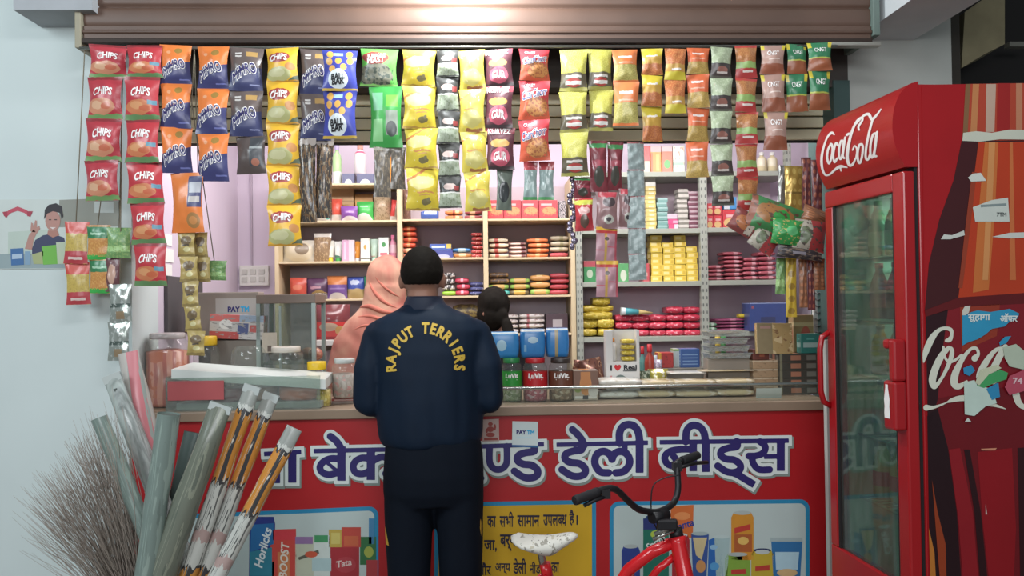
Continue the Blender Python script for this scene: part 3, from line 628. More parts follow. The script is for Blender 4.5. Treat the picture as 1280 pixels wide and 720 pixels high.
cs('snack_packet', 'blue packet with orange puffed balls', 'in the blue pair', W_BALL, tx_ball, col(403, 447, [63, 114, 173], 0, [0, 0]), Y0 - .04, .034, group=G1)
cs('snack_packet', 'bright green packet with red and white lettering', 'hanging left of the tall lemon yellow string', W_GRN, tx_green, [(450, 498, 62, 108)], Y0, .034, group=G1)
cs('snack_packet', 'green packet seen from its back', 'hanging under the bright green packet', W_GBACK, None, [(461, 504, 109, 184)], Y0, .03, group=G1)
cs('snack_packet', 'lemon yellow packet', 'in the tallest lemon string', W_LEM, None, col(502, 545, [63, 108, 161, 211, 263], 0, [0, 1, 3, 5]), Y0, .038, group=G1)
cs('masala_sachet', 'small silver and black sachet', 'between two lemon strings', W_BLK, None, col(545, 574, [63, 96, 139, 180, 221, 260], 0, [0, 0, 1, 2, 3]), Y0 - .01, .022, group=G1)
cs('snack_packet', 'lemon yellow packet', 'in the shorter lemon string', W_LEM2, None, col(573, 607, [63, 112, 165, 215, 264], 0, [0, 0, 3, 7]), Y0, .036, group=G1)
cs('snack_packet', 'maroon packet with pink dome label', 'left of the bright red string', W_MAR, tx_mar, col(605, 642, [62, 108, 160, 212], 0, [0, 0, 2]), Y0, .03, group=G1)
cs('snack_packet', 'bright red packet with slanted white lettering', 'in the red string', W_CHUR, tx_chur, col(648, 688, [62, 101, 150, 201], 0, [0, 0, 0]), Y0 - .01, .034, group=G1)
cs('namkeen_packet', 'yellow green packet with brown foot', 'right of the bright red string', W_SEV, None, col(699, 735, [62, 114, 166, 220], 0, [0, 0, 1]), Y0, .03, group=G1)
cs('namkeen_packet', 'yellow green packet with brown foot', 'in the short pair', W_SEV, None, col(734, 766, [62, 112, 164], 0, [0, 1]), Y0 + .012, .028, group=G1)
cs('namkeen_packet', 'orange packet with olive foot', 'in the orange pair', W_OSEV, None, col(765, 798, [62, 103, 157], 0, [0, 1]), Y0, .028, group=G1)
cs('masala_sachet', 'small yellow topped orange sachet', 'in the strip of three', W_YO, None, col(801, 829, [61, 94, 133, 177]), Y0, .02, group=G1)
cs('masala_sachet', 'small brown sachet with yellow foot', 'in the pair of sachets', W_OY, None, col(830, 858, [61, 100, 142]), Y0, .02, group=G1)
cs('masala_sachet', 'small orange red sachet', 'in the strip of four', W_ORED, None, col(858, 887, [60, 93, 135, 177, 222], 0, [0, 0, 0, -1]), Y0, .02, group=G1)
cs('masala_sachet', 'small grey green sachet with black foot', 'in the strip of five', W_GBK, None, col(887, 916, [59, 98, 139, 180, 220, 257], 0, [0, 0, 0, 1, 2]), Y0 - .01, .022, group=G1)
cs('masala_sachet', 'small brown green and red sachet', 'in the longest right strip', W_BGR, None, col(918, 947, [57, 98, 140, 180, 222, 263], 0, [0, 0, 1, 1, 2]), Y0, .022, group=G1)
cs('snack_packet', 'dusty pink packet', 'in the string before the green ones', W_CPK, tx_cngt, col(950, 981, [57, 93, 140, 188], 0, [0, 1, 4]), Y0, .024, group=G1)
cs('snack_packet', 'green packet with brown foot', 'second string from the right', W_CGR, tx_cngt, col(982, 1010, [55, 93, 140]), Y0 + .012, .022, group=G1)
cs('snack_packet', 'green packet with brown foot', 'at the right end of the rod', W_CGR, tx_cngt, col(1009, 1040, [53, 89, 138]), Y0, .024, group=G1)
# lower strips and pouches
W_ORYEL = D('strip_orange', '#c8ad52', ('R', 0, .72, 1, 1, '#d0483a'), ('R', 0, 0, 1, .3, '#b5323c'), ('R', .2, .1, .8, .16, '#e0c8c0'), ('N', 20, .56, (0, .3, 1, .72), '#b59a4a'), wob=.02)
W_GRST = D('strip_green', '#c98a44', ('R', 0, .62, 1, .95, '#1f7a48'), ('R', 0, 0, 1, .14, '#35b34a'), ('R', .15, .72, .8, .78, '#a8d0b0'), ('N', 16, .55, (0, .1, 1, .6), '#d9a458'), wob=.03)
W_GFOLD = D('strip_green_pale', '#6d9a5a', ('R', 0, .2, 1, .4, '#a8d088'), ('N', 12, .55, '#8fb06a'), wob=.05)
W_ROSE = D('rose_pouch', '#6b3c40', ('E', .45, .5, .3, .3, '#c9a08c'), wob=.05)
W_SILV = D('silver_sachet', '#aab2aa', ('R', .0, .4, 1, .5, '#5e6d66'), ('N', 6, .55, '#d2d8d2'), ('R', .3, .1, .7, .3, '#b79d7c'), rough=.2, metal=.5)
W_GUTKA = D('beige_sachet', '#b39c58', ('E', .5, .66, .34, .18, '#6f5a3a'), ('R', 0, .0, 1, .12, '#8f7a44'), ('E', .55, .3, .2, .1, '#d8cf9a'), ('R', .3, .44, .7, .5, '#4d4238'), wob=.05)
W_DRED = D('dark_red_pouch', '#7e2430', ('E', .5, .3, .3, .2, '#3c3a2e'), ('R', 0, .86, 1, .95, '#3f8f4c'), ('R', .1, .5, .9, .62, '#a83a4c'), rough=.2, wob=.04)
W_DRED2 = D('red_pouch_bright', '#b5242e', ('R', 0, .8, 1, .95, '#c9c64a'), ('E', .5, .3, .26, .2, '#5a3f30'), ('E', .5, .62, .34, .12, '#d9a8a4'), rough=.2, wob=.04)
W_MAUVE = D('mauve_pouch', '#8f6a6a', ('E', .6, .72, .3, .13, '#3f2c30'), ('E', .6, .25, .24, .12, '#b3b0a4'), ('E', .6, .25, .12, .06, '#3a3438'), ('R', .1, .86, .9, 1, '#b02a3a'), rough=.22, wob=.04)
W_MAG = D('magenta_strip', '#b98a94', ('R', 0, .9, 1, 1, '#dfae2c'), ('R', 0, .82, 1, .9, '#c4302f'), ('R', .4, 0, .52, .82, '#c9a04a'), ('E', .5, .66, .1, .06, '#4a3a30'), ('R', 0, .3, .4, .33, '#c45a6c'), ('R', .55, .4, 1, .43, '#c45a6c'), ('R', .9, 0, 1, .82, '#b34a58'), wob=.01)
W_GRYS = D('grey_strip', '#8c9a98', ('R', 0, .96, 1, 1, '#a85a5c'), ('N', 10, .58, '#a3b0ae'), ('R', .3, .3, .7, .7, '#95a3a1'))
W_GRYP = D('grey_pouch', '#93a6a2', ('R', 0, .78, 1, 1, '#a5343c'), ('E', .3, .35, .18, .1, '#b9c8c4'), ('R', .0, .0, 1, .08, '#4f9a5c'), rough=.2)
W_CLRB = D('dark_clear_pouch', '#6a7468', ('E', .45, .45, .36, .26, '#23282a'), rough=.2, wob=.03)
W_DKB = D('dark_brown_strip', '#2e241e', ('N', 9, .52, '#6f4f2c'), ('N', 14, .6, '#9a8a70'), ('R', 0, .93, 1, 1, '#a89c94'), rough=.2, wob=.06)
W_DKC = D('dark_clear_strip', '#5b5248', ('N', 10, .55, '#7d6f5c'), ('R', 0, .94, 1, 1, '#8f8a7c'), rough=.2, wob=.05)
G2 = 'sachet strips hanging at the left post'; G3 = 'pouches hanging before the shelves'
cs('masala_sachet', 'small orange and yellow sachet', 'in the strip before the wall poster', W_ORYEL, None, col(80, 109, [278, 329, 380], 0, [1, 3]), Y0 + .1, .016, group=G2)
cs('masala_sachet', 'small green and tan sachet', 'in the strip right of the poster face', W_GRST, None, col(108, 137, [282, 324, 366], 0, [1, 3]), Y0 + .1, .018, group=G2)
cs('masala_sachet', 'pale green sachet twisted aside', 'beside the long red chips string', W_GFOLD, None, [(134, 163, 285, 322)], Y0 + .08, .02, group=G2)
cs('masala_sachet', 'rose brown sachet', 'hanging below the twisted pale green one', W_ROSE, None, [(132, 151, 322, 364)], Y0 + .1, .018, group=G2)
cs('masala_sachet', 'shiny silver sachet', 'in the strip at the edge of the white wall', W_SILV, None, col(137, 164, [356, 403, 450], 0, [0, -2]), Y0 + .08, .016, group=G2)
cs('masala_sachet', 'beige brown sachet', 'in the long twisted strip before the carton', W_GUTKA, None, col(222, 244, [290, 321, 352, 383, 414, 444], 0, [0, 3, 5, 8, 12]), Y0 + .02, .012, group=G2)
cs('masala_sachet', 'beige brown sachet', 'in the short strip right of the twisted one', W_GUTKA, None, col(240, 259, [291, 322, 352], 0, [1, 4]), Y0 + .06, .012, group=G2)
cs('candy_packet', 'small green packet hanging alone', 'before the lavender wall', W_GFOLD, None, [(258, 283, 326, 350)], Y0 + .1, .02)
cs('snack_strip', 'dark clear strip of brown snacks', 'hanging left of the bottle shelf', W_DKB, None, [(373, 396, 174, 277)], Y0, .02, group=G3)
cs('snack_strip', 'darker shiny strip of brown snacks', 'hanging beside the bottle shelf, right of its twin', W_DKB, None, [(394, 416, 174, 272)], Y0 + .03, .02, group=G3, seed=4)
cs('snack_strip', 'murky clear strip', 'hanging from the green backed packet', W_DKC, None, [(467, 489, 184, 246)], Y0 + .01, .014, group=G3)
cs('snack_strip', 'murky clear strip with wavy edge', 'hanging left of the lemon yellow string', W_DKC, None, [(488, 507, 184, 236)], Y0 + .02, .014, group=G3, seed=9)
cs('snack_pouch', 'clear pouch with dark sweets', 'hanging right of the lowest lemon packet', W_CLRB, None, [(620, 641, 212, 263)], Y0 + .03, .018, group=G3)
cs('snack_pouch', 'grey pouch with red head', 'hanging below the bright red string, left one', W_GRYP, None, [(654, 672, 202, 250)], Y0 + .02, .016, group=G3)
cs('snack_pouch', 'grey pouch with red head', 'hanging below the bright red string, right one', W_GRYP, None, [(673, 693, 202, 250)], Y0 + .02, .016, group=G3, seed=6)
cs('snack_pouch', 'dark red pouch', 'hanging under the yellow green pair', W_DRED, None, [(736, 760, 176, 240)], Y0 + .02, .024, group=G3)
cs('snack_pouch', 'dark maroon pouch', 'hanging right of the dark red one', W_DRED, None, [(758, 779, 178, 238)], Y0 + .045, .024, group=G3, seed=2)
cs('snack_pouch', 'brown red pouch', 'hanging low beside the metallic garland', W_DRED, None, [(717, 740, 222, 248)], Y0 + .03, .02, group=G3, seed=3)
cs('snack_pouch', 'bright red shiny pouch with yellow head', 'hanging just above the metal rack shelf', W_DRED2, None, [(718, 742, 248, 289)], Y0, .026, group=G3)
cs('snack_pouch', 'mauve pouch with round emblem', 'hanging above the magenta strip', W_MAUVE, None, [(744, 773, 240, 286)], Y0 + .01, .02, group=G3)
cs('snack_pouch', 'mauve pouch with round emblem', 'hanging left of the grey strip', W_MAUVE, None, [(773, 793, 236, 284)], Y0 + .03, .02, group=G3, seed=8)
cs('sachet_strip', 'pink sachet strip with yellow head', 'hanging before the metal rack', W_MAG, None, col(744, 772, [284, 326, 371], 0, [0, 1]), Y0 + .01, .008, pinch=.03)
cs('sachet_strip', 'dull grey blister strip', 'hanging before the yellow cartons', W_GRYS, None, col(784, 806, [178, 212, 245, 285, 317, 350], 0, [0, 0, 0, 1, 2]), Y0 + .02, .006, pinch=.01)
mb = MB(); P = [at(715 + 3 * math.sin(k * 1.3), 224 + 7 * k, Y0 + .04) for k in range(13)]
for k, p in enumerate(P): mb.ball(p, .011 + .003 * (k % 2), .006, .015, 8, 6)
mb.tube(P, .003, 6)
tag(mb.build('tinsel_garland', design('violet_foil', '#6f5f78', [('N', 9, .55, '#cfc8d4')], rough=.15, metal=.6), world=True), 'crinkled violet metallic garland hanging at the rack edge', 'garland')
def cord(x0, y0, x1, y1, Y, nm): tag(MB().tube([at(x0, y0, 3.16), at((x0 + x1) / 2, (y0 + y1) / 2, (Y + 3.16) / 2), at(x1, y1, Y)], .0022, 6).build('jute_twine', mat('jute_cord', '#8a8270', .8), world=True), nm, 'twine', 'twines of the left sachet strips')
cord(106, 60, 95, 279, Y0 + .1, 'thin twine holding the orange and yellow sachet strip'); cord(150, 60, 122, 283, Y0 + .1, 'thin twine holding the green and tan sachet strip'); cord(154, 60, 149, 287, Y0 + .08, 'thin twine holding the twisted pale green sachet'); cord(153, 60, 150, 357, Y0 + .09, 'thin twine holding the shiny silver sachets'); cord(230, 60, 268, 327, Y0 + .1, 'thin twine holding the lone green packet')
cord(243, 60, 232, 291, Y0 + .02, 'thin twine holding the long beige brown strip'); cord(243, 60, 250, 292, Y0 + .06, 'thin twine holding the short beige brown strip')
# packets piled on hooks beside the fridge
W_BG = D('big_green_bag', '#2f7a3c', ('E', .5, .6, .4, .3, '#a06a30'), ('E', .62, .5, .2, .3, '#1f9a3c'), ('R', .0, .0, .12, 1, '#8a4a30'), ('N', 8, .6, '#5d3a26'), wob=.05)
W_BR = D('big_red_bag', '#7e2c26', ('E', .4, .5, .3, .3, '#a8602c'), ('R', .5, .1, .7, .9, '#bdb0a0'), ('N', 8, .6, '#3a2a26'), wob=.05)
W_BW = D('big_white_bag', '#a8a090', ('R', .5, 0, 1, 1, '#a02a2a'), ('E', .3, .5, .18, .3, '#5d6a4a'), ('N', 7, .58, '#4a4038'), wob=.06)
W_BK = D('big_dark_bag', '#2c2428', ('N', 7, .55, '#7d6a58'), ('R', .3, .3, .6, .5, '#8f8a94'), wob=.05)
W_GOLD = D('gold_strip', '#b08f3c', ('D', 3, 5, .3, .3, '#d0b25c'), ('R', 0, .45, 1, .5, '#8a6f2c'), rough=.22, metal=.4)
W_MST = D('maroon_strip', '#6d3034', ('D', 2, 7, .3, .3, '#a85c44'), rough=.25)
W_BST = D('brown_strip', '#8d5a38', ('D', 2, 8, .32, .3, '#b5744a'), rough=.3)
W_YST = D('yellow_strip', '#c9a92a', ('D', 1, 5, .34, .25, '#9a7a1c'), rough=.3)
W_SLV = D('silver_strip', '#8d8a84', ('N', 6, .55, '#c4c0ba'), rough=.18, metal=.5)
YF = 3.12
def hang(name, label, wrap, x, y, w_, h_, rot, Y, d=.04, cat='packet', g='packets bunched beside the fridge', seed=1, pinch=.06):
    mb, P = pillow(w_ * mpp(Y), h_ * mpp(Y), d, seed, pinch=pinch); o = mb.build(name, [wrap]); o.location = at(x, y, Y); o.rotation_euler = (0, rot, 0); return tag(o, label, cat, g)
hang('sachet_strip', 'silver edged strip hanging beside the gold strips', W_SLV, 977, 236, 10, 60, .05, YF + .05, .014)
hang('sachet_strip', 'gold sachet strip hanging above the green bag', W_GOLD, 992, 240, 24, 66, .02, YF, .022)
hang('sachet_strip', 'maroon sachet strip hanging close to the fridge header', W_MST, 1008, 232, 13, 72, 0, YF + .02, .018)
hang('sachet_strip', 'maroon and brown strip hanging right at the fridge edge', W_MST, 1021, 234, 14, 70, 0, YF, .02, seed=3)
hang('sachet_strip', 'yellow sachet strip hanging below the bunched bags', W_YST, 989, 358, 14, 78, .01, YF + .03, .014)
hang('sachet_strip', 'olive green strip hanging left of the yellow strip', W_GFOLD, 976, 345, 13, 46, .05, YF + .05, .014)
hang('sachet_strip', 'tan brown strip hanging below the bags', W_BST, 1004, 352, 11, 66, 0, YF + .02, .014)
hang('sachet_strip', 'dark maroon strip hanging below the bags', W_MST, 1014, 354, 10, 68, 0, YF + .03, .014, seed=5)
hang('sachet_strip', 'orange brown strip hanging nearest the fridge door', W_BST, 1024, 343, 15, 40, 0, YF, .014, seed=5)
hang('snack_bag', 'green and brown snack bag tilted on top of the bunch', W_BG, 966, 273, 70, 44, .35, YF - .03, .05)
hang('snack_bag', 'reddish snack bag sticking out left of the bunch', W_BR, 934, 281, 46, 30, .55, YF - .015, .04, seed=2)
hang('snack_bag', 'bright green bag in the middle of the bunch', D('mid_green_bag', '#1d8f3c', ('N', 8, .58, '#b5a85a'), ('E', .6, .55, .2, .2, '#5fc07a'), wob=.04), 984, 290, 40, 32, .12, YF - .06, .05, seed=3)
hang('snack_bag', 'white and red bag low in the bunch', W_BW, 1012, 295, 42, 40, .15, YF - .055, .045, seed=4)
hang('snack_bag', 'pale torn looking bag at the lower left of the bunch', W_BW, 956, 300, 36, 30, .6, YF - .03, .035, seed=6)
hang('snack_bag', 'black striped bag at the bottom of the bunch', W_BK, 1000, 315, 60, 18, .12, YF - .045, .04, seed=5)
hang('snack_bag', 'orange brown bag behind the fridge corner', W_BST, 1018, 272, 36, 24, .4, YF - .02, .04, seed=7)
# ------------------------------------------------------------------ shelving along the back wall
YS = 4.5; YI = 4.56
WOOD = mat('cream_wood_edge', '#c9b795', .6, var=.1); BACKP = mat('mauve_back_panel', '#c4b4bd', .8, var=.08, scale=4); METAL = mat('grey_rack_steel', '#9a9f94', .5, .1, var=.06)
wsu = thing('wooden_shelf_unit', 'cream wooden shelf unit behind the man filled with packets and toiletries', 'shelf', (at(530, 400, YS).x, YS, 0))
def part_box(nm, m, par, x0, x1, y0, y1, z0, z1, bv=.002): return MB().box(x0, x1, y0, y1, z0, z1).build(nm, m, par, bevel=bv, world=True)
def px(x, y=300, Y=YS): return at(x, y, Y).x
def pz(x, y, Y=YS): return at(x, y, Y).z
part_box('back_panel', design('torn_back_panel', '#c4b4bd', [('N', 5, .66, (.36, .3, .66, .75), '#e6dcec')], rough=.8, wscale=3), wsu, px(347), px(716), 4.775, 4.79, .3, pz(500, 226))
for x0, x1 in ((343, 348), (496.5, 502.5), (604, 610), (713, 719)): part_box('upright', WOOD, wsu, px(x0), px(x1), YS, 4.775, 0, pz(x0, 222))
SHZ = {}
for k, x0, x1, ys in (('A', 348, 496.5, (229, 275.5, 326.5, 373.5)), ('B', 502.5, 604, (273.5, 322, 370, 420)), ('C', 610, 713, (273, 321.5, 369, 417))):
    for i, y in enumerate(ys):
        z = pz((x0 + x1) / 2, y); SHZ[k, i] = z
        part_box('shelf', WOOD, wsu, px(x0 + (30 if (k, i) == ('A', 3) else 0)), px(x1), YS + .004, 4.775, z - .012, z)
rack = thing('metal_rack', 'grey perforated steel rack holding soaps, yellow cartons and red foil packs', 'rack', (at(850, 400, YS).x, YS, 0))
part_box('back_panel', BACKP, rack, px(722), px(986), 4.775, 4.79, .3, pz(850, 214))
PERF = design('perforated_steel', '#9a9f94', [('D', 2, 60, .2, .25, '#4f5450')], rough=.5)
for x0, x1 in ((719.5, 727.5), (875, 884), (983, 990)):
    part_box('upright', PERF, rack, px(x0), px(x1), YS - .012, YS - .008, 0, pz(x0, 160)); part_box('upright', PERF, rack, px(x0), px(x0) + .003, YS - .008, YS + .03, 0, pz(x0, 160), 0)
for k, x0, x1, ys in (('D', 721, 881, (215, 286, 352, 421)), ('E', 878, 990, (214, 284, 350, 414))):
    for i, y in enumerate(ys):
        z = pz((x0 + x1) / 2, y); SHZ[k, i] = z
        part_box('shelf', METAL, rack, px(x0), px(x1), YS - .006, 4.77, z - .028, z)
# ------------------------------------------------------------------ goods
def carton(name, label, cat, wrap, x0, x1, y0, y1, Y=YI, d=.12, group=None, rz=0, base=None, bevel=.0015):
    """box whose front face covers (x0..x1, y0..y1) of the photo at distance Y"""
    a = at((x0 + x1) / 2, y1, Y); wd, h = (x1 - x0) * mpp(Y), (y1 - y0) * mpp(Y)
    if base is not None: h += a.z - base; a.z = base
    o = MB().box(-wd / 2, wd / 2, 0, d, 0, h).build(name, [wrap], loc=a, bevel=min(bevel, h * .1)); o.rotation_euler = (0, 0, rz)
    return tag(o, label, cat, group)
def pouch(name, label, cat, wrap, x0, x1, y0, y1, Y=YI, d=.06, group=None, rot=0, seed=None, horiz=False, base=None, tilt=0, pinch=.05, wr=.005):
    wd, h = (x1 - x0) * mpp(Y), (y1 - y0) * mpp(Y); a = at((x0 + x1) / 2, y1, Y)
    if base is not None: h += a.z - base; a.z = base
    sd = seed if seed is not None else x0 * .37
    if horiz:                                          # lying pack: lumpy rounded bar with crimped ends
        mb = MB(); R = []
        for k in range(11):
            t = k / 10; q = math.sin(math.pi * min(max(t, .03), .97)) ** .13
            R.append([Vector(((t - .5) * wd, d / 2 + .004 + d / 2 * (.85 + .15 * q) * math.copysign(abs(math.cos(a)) ** .6, math.cos(a)) + wr * .6 * noise.noise(Vector((t * 5, a, sd))), h / 2 + h * .49 * q * math.copysign(abs(math.sin(a)) ** .6, math.sin(a)) * (1 + (.16 * noise.noise(Vector((t * 4, a * .9, sd + 3))) if math.sin(a) > 0 else 0)))) for a in [2 * math.pi * j / 16 - math.pi / 2 for j in range(16)]])
        mb.rings(R)
        for fi, f in enumerate(mb.f):
            if mb.uv[fi]: mb.uv[fi] = [(mb.v[i][0] / wd + .5, mb.v[i][2] / h * .7 + mb.v[i][1] / d * .3) for i in f]
        o = mb.build(name, [wrap], loc=a); o.rotation_euler = (tilt, rot, 0); return tag(o, label, cat, group)
    mb, P = pillow(wd, h, d, sd, pinch=pinch, wr=wr, nx=8, ny=8, crimp=.06)
    mb.v = [(p[0], p[1] + d / 2 + .004, p[2] + h / 2) for p in mb.v]
    o = mb.build(name, [wrap], loc=a); o.rotation_euler = (tilt, rot, 0); return tag(o, label, cat, group)
def stack(name, adj, where, cat, wraps, x0, x1, y0, y1, n, shelf, Y=YI, d=.11, soft_=True, group=None, jit=.004):
    """n packets lying on each other, seen end on; adj/where make the label"""
    base = SHZ[shelf] if isinstance(shelf, tuple) else shelf
    c = at((x0 + x1) / 2, y1, Y); top = at((x0 + x1) / 2, y0, Y).z; h = (top - base) / n; wd = (x1 - x0) * mpp(Y)
    if not isinstance(wraps, (list, tuple)): wraps = [wraps] * n
    rnd = random.Random(x0); done = {}
    for i in range(n):                                 # i = 0 topmost
        w_ = wraps[i]
        if w_.name in done: o = done[w_.name].copy(); C.objects.link(o)
        elif soft_:
            mb = MB(); R = []
            for k in range(7):                          # puffed wrapper with crimped ends
                t = k / 6; q = math.sin(math.pi * min(max(t, .05), .95)) ** .22
                R.append([Vector(((t - .5) * wd, d / 2 + d / 2 * math.cos(a) * (.9 + .1 * q), h / 2 + h * .49 * q * math.copysign(abs(math.sin(a)) ** .45, math.sin(a)))) for a in [2 * math.pi * j / 12 - math.pi / 2 for j in range(12)]])
            mb.rings(R); o = mb.build(name, [w_]); done[w_.name] = o
        else: o = MB().box(-wd / 2, wd / 2, 0, d, .0004, h - .0004).build(name, [w_], bevel=min(.0012, h * .08)); done[w_.name] = o
        o.location = (c.x + rnd.uniform(-jit, jit), Y + rnd.uniform(0, .008), base + (n - 1 - i) * h); o.rotation_euler = (0, 0, rnd.uniform(-.03, .03))
        tag(o, adj + ', ' + nth(i, n) + ' in ' + where if n > 1 else adj + ' ' + where, cat, group or adj + 's')
def bottle(name, label, cat, x0, x1, y0, y1, m_body, m_cap, Y=YI + .04, shape='bottle', base=None, group=None):
    c = at((x0 + x1) / 2, y1, Y); r = (x1 - x0) / 2 * mpp(Y); h = (y1 - y0) * mpp(Y)
    if base is not None: h += c.z - base; c.z = base
    t = thing(name, label, cat, c, group)
    if shape == 'tube':                                # standing on its cap
        MB().lathe([(r * .62, 0), (r * .66, h * .02), (r * .62, h * .18)]).build('cap', m_cap, t)
        MB().rings([[Vector((rx * math.cos(2 * math.pi * j / 16), ry * math.sin(2 * math.pi * j / 16), z)) for j in range(16)] for rx, ry, z in ((r * .6, r * .6, h * .18), (r * .8, r * .75, h * .24), (r * .9, r * .6, h * .6), (r, r * .12, h))]).build('body', m_body, t)
    else:
        MB().lathe([(r * .8, 0), (r, h * .03), (r, h * .62), (r * .85, h * .72), (r * .4, h * .8), (r * .38, h * .86)]).build('body', m_body, t)
        MB().lathe([(r * .48, h * .84), (r * .5, h * .86), (r * .46, h)]).build('cap', m_cap, t)
    return t
z = SHZ
W = lambda n, b, *l, **k: D('g_' + n, b, *l, **k)
WHT = mat('goods_white', '#dcdad6', .5); PNK = mat('goods_pink', '#d87a9c', .45); ORG = mat('goods_orange', '#dd8a2c', .45); GRN_ = mat('goods_green', '#3f9a4c', .45); YEL_ = mat('goods_yellow', '#d9b92c', .45); NVY = mat('goods_navy', '#28356f', .45); MINT = mat('goods_mint', '#b5d4c0', .45); REDG = mat('goods_red', '#b8242c', .45)
# wooden unit, left bay
bottle('shampoo_bottle', 'pale green bottle with lilac cap on the highest wooden shelf', 'bottle', 416, 427, 180, 229, W('greenb', '#a8cf8f', ('R', 0, 0, 1, .3, '#d9e0d8')), mat('lilac_cap', '#a89cc0', .5), base=z['A', 0])
bottle('lotion_bottle', 'white and pink bottle on the highest wooden shelf', 'bottle', 443, 458, 181, 217, W('pinkb', '#dcd4d6', ('R', 0, .55, 1, .72, '#d8607f')), mat('peach_cap', '#c98a7c', .5), base=at(450, 217, YI).z)
carton('soap_carton', 'navy carton with pale disc on the highest wooden shelf', 'carton', W('navyc', '#2a3163', ('E', .5, .1, .3, .4, '#c9cdd0')), 428, 443, 217, 229, base=z['A', 0])
carton('soap_carton', 'navy carton with pale disc under the white and pink bottle', 'carton', _M['wrap_g_navyc'], 446, 467, 217, 229, base=z['A', 0])
bottle('incense_tube', 'thin orange tube standing at the right end of the highest wooden shelf', 'tube', 484, 490, 184, 229, ORG, WHT, base=z['A', 0])
carton('cardboard_box', 'tan cardboard box behind the red and purple packets', 'box', W('tan', '#b8925c', ('R', 0, .6, 1, .66, '#9a7848')), 414, 442, 236, 275.5, Y=4.66, d=.08, base=z['A', 1])
carton('cardboard_box', 'orange tan cardboard box behind the green packet', 'box', W('tan2', '#bf8a3c'), 444, 466, 243, 275.5, Y=4.67, d=.08, base=z['A', 1])
pouch('wafer_packet', 'red and white packet on the second wooden shelf', 'packet', W('redw', '#cc4a34', ('R', 0, 0, 1, .3, '#d8ccc4')), 413, 427, 248, 275.5, base=z['A', 1])
pouch('wafer_packet', 'purple and white packet on the second wooden shelf', 'packet', W('purw', '#7a3f96', ('E', .55, .0, .5, .34, '#d8d0d6'), ('R', .3, .55, .8, .66, '#a880b8')), 425, 446, 257, 275.5, Y=YI - .03, base=z['A', 1])
pouch('wafer_packet', 'bright green and white packet on the second wooden shelf', 'packet', W('grnw', '#37b04a', ('E', .45, .0, .5, .42, '#d8dcd4'), ('R', .2, .7, .7, .78, '#8fd09a')), 445, 466, 251, 275.5, base=z['A', 1])
pouch('nut_bag', 'clear bag of tan nuts with knotted top on the second wooden shelf', 'bag', W('nuts', '#b09a7c', ('N', 12, .55, '#8f7a5c'), ('R', 0, .88, 1, 1, '#d8d4cc'), rough=.2), 466, 488, 241, 275.5, d=.08, base=z['A', 1])
pouch('wafer_packet', 'red and white packet leaning at the end of the second wooden shelf', 'packet', W('redlean', '#c93430', ('R', 0, 0, 1, .22, '#d0c8c4'), ('R', .7, .2, 1, 1, '#bfb0a8')), 486, 495, 249, 274, rot=.12, base=z['A', 1] + .002)
pouch('white_pouch', 'crumpled white and teal pouch behind the dark snack strips', 'pouch', W('whteal', '#c4c4c0', ('E', .85, .6, .16, .4, '#3f9a8f')), 390, 412, 262, 275.5, base=z['A', 1])
pouch('snack_bag', 'orange brown bag at the left end of the second wooden shelf', 'bag', W('orbr', '#b0602c'), 374, 390, 258, 275.5, base=z['A', 1])
pouch('noodle_bag', 'white bag with brown round window on the third wooden shelf', 'bag', W('disc', '#c9c3b4', ('E', .62, .58, .24, .28, '#7d6f5c'), ('E', .5, .5, .46, .46, '#d2c8b0'), ('E', .62, .6, .22, .26, '#84745e')), 352, 392, 300, 326.5, d=.09, base=z['A', 2])
pouch('nut_bag', 'tall clear bag of brown nuts on the third wooden shelf', 'bag', W('nuts2', '#94795a', ('N', 9, .55, '#b59a74'), ('R', 0, .86, 1, 1, '#cfcbc2'), rough=.2), 391, 413, 291, 326.5, d=.07, base=z['A', 2])
tb = [('tube', 409, 418, 301, 'white face cream tube with yellow foot', W('t1', '#dcdccf', ('R', 0, 0, 1, .3, '#cdb92c'), ('E', .5, .6, .2, .1, '#4a4a3c')), YEL_), ('tube', 418, 428, 302, 'white tube with dark green print', W('t2', '#dde0da', ('E', .6, .3, .3, .12, '#2f7a5c')), GRN_), ('box', 428, 436, 300, 'lilac pink carton', W('t3', '#c99cb8', ('R', .3, .1, .5, .9, '#dcc4d2')), None), ('box', 436, 443, 300, 'pale pink carton beside the lilac one', W('t4', '#d6c4cc'), None), ('tube', 442.5, 451, 302, 'orange face wash tube', W('t5', '#e0952c', ('R', .3, .5, .7, .58, '#efe0c0')), WHT), ('box', 451, 462, 298, 'white carton with small gold sun', W('t6', '#dedcd2', ('E', .5, .62, .16, .1, '#c09a4c'), ('R', 0, .1, 1, .16, '#5c5c4c')), None), ('tube', 463, 473, 299, 'mint tube with red band', W('t7', '#bcd6c6', ('R', .2, .26, .8, .34, '#c8505c')), MINT), ('box', 473.5, 486, 297, 'white carton with green leaf and red band', W('t8', '#dce0da', ('E', .5, .7, .2, .1, '#3f8f4c'), ('R', .15, .24, .85, .36, '#c9707c')), None), ('bottle', 486.5, 496, 294, 'pink bottle at the right end of the toiletries row', W('t9', '#dc8fb0', ('R', 0, .3, 1, .42, '#e8c4d4')), PNK)]
for kd, x0, x1, y0, lb, w_, cp in tb:
    if kd == 'box': carton('face_cream_carton', lb + ' on the third wooden shelf', 'carton', w_, x0, x1, y0, 326.5, d=.05, group='toiletries on the third wooden shelf', base=z['A', 2])
    else: bottle('face_cream_tube' if kd == 'tube' else 'powder_bottle', lb + (' on the third wooden shelf' if kd == 'tube' else ''), kd, x0, x1, y0, 326.5, w_, cp, shape=kd, base=z['A', 2], group='toiletries on the third wooden shelf')
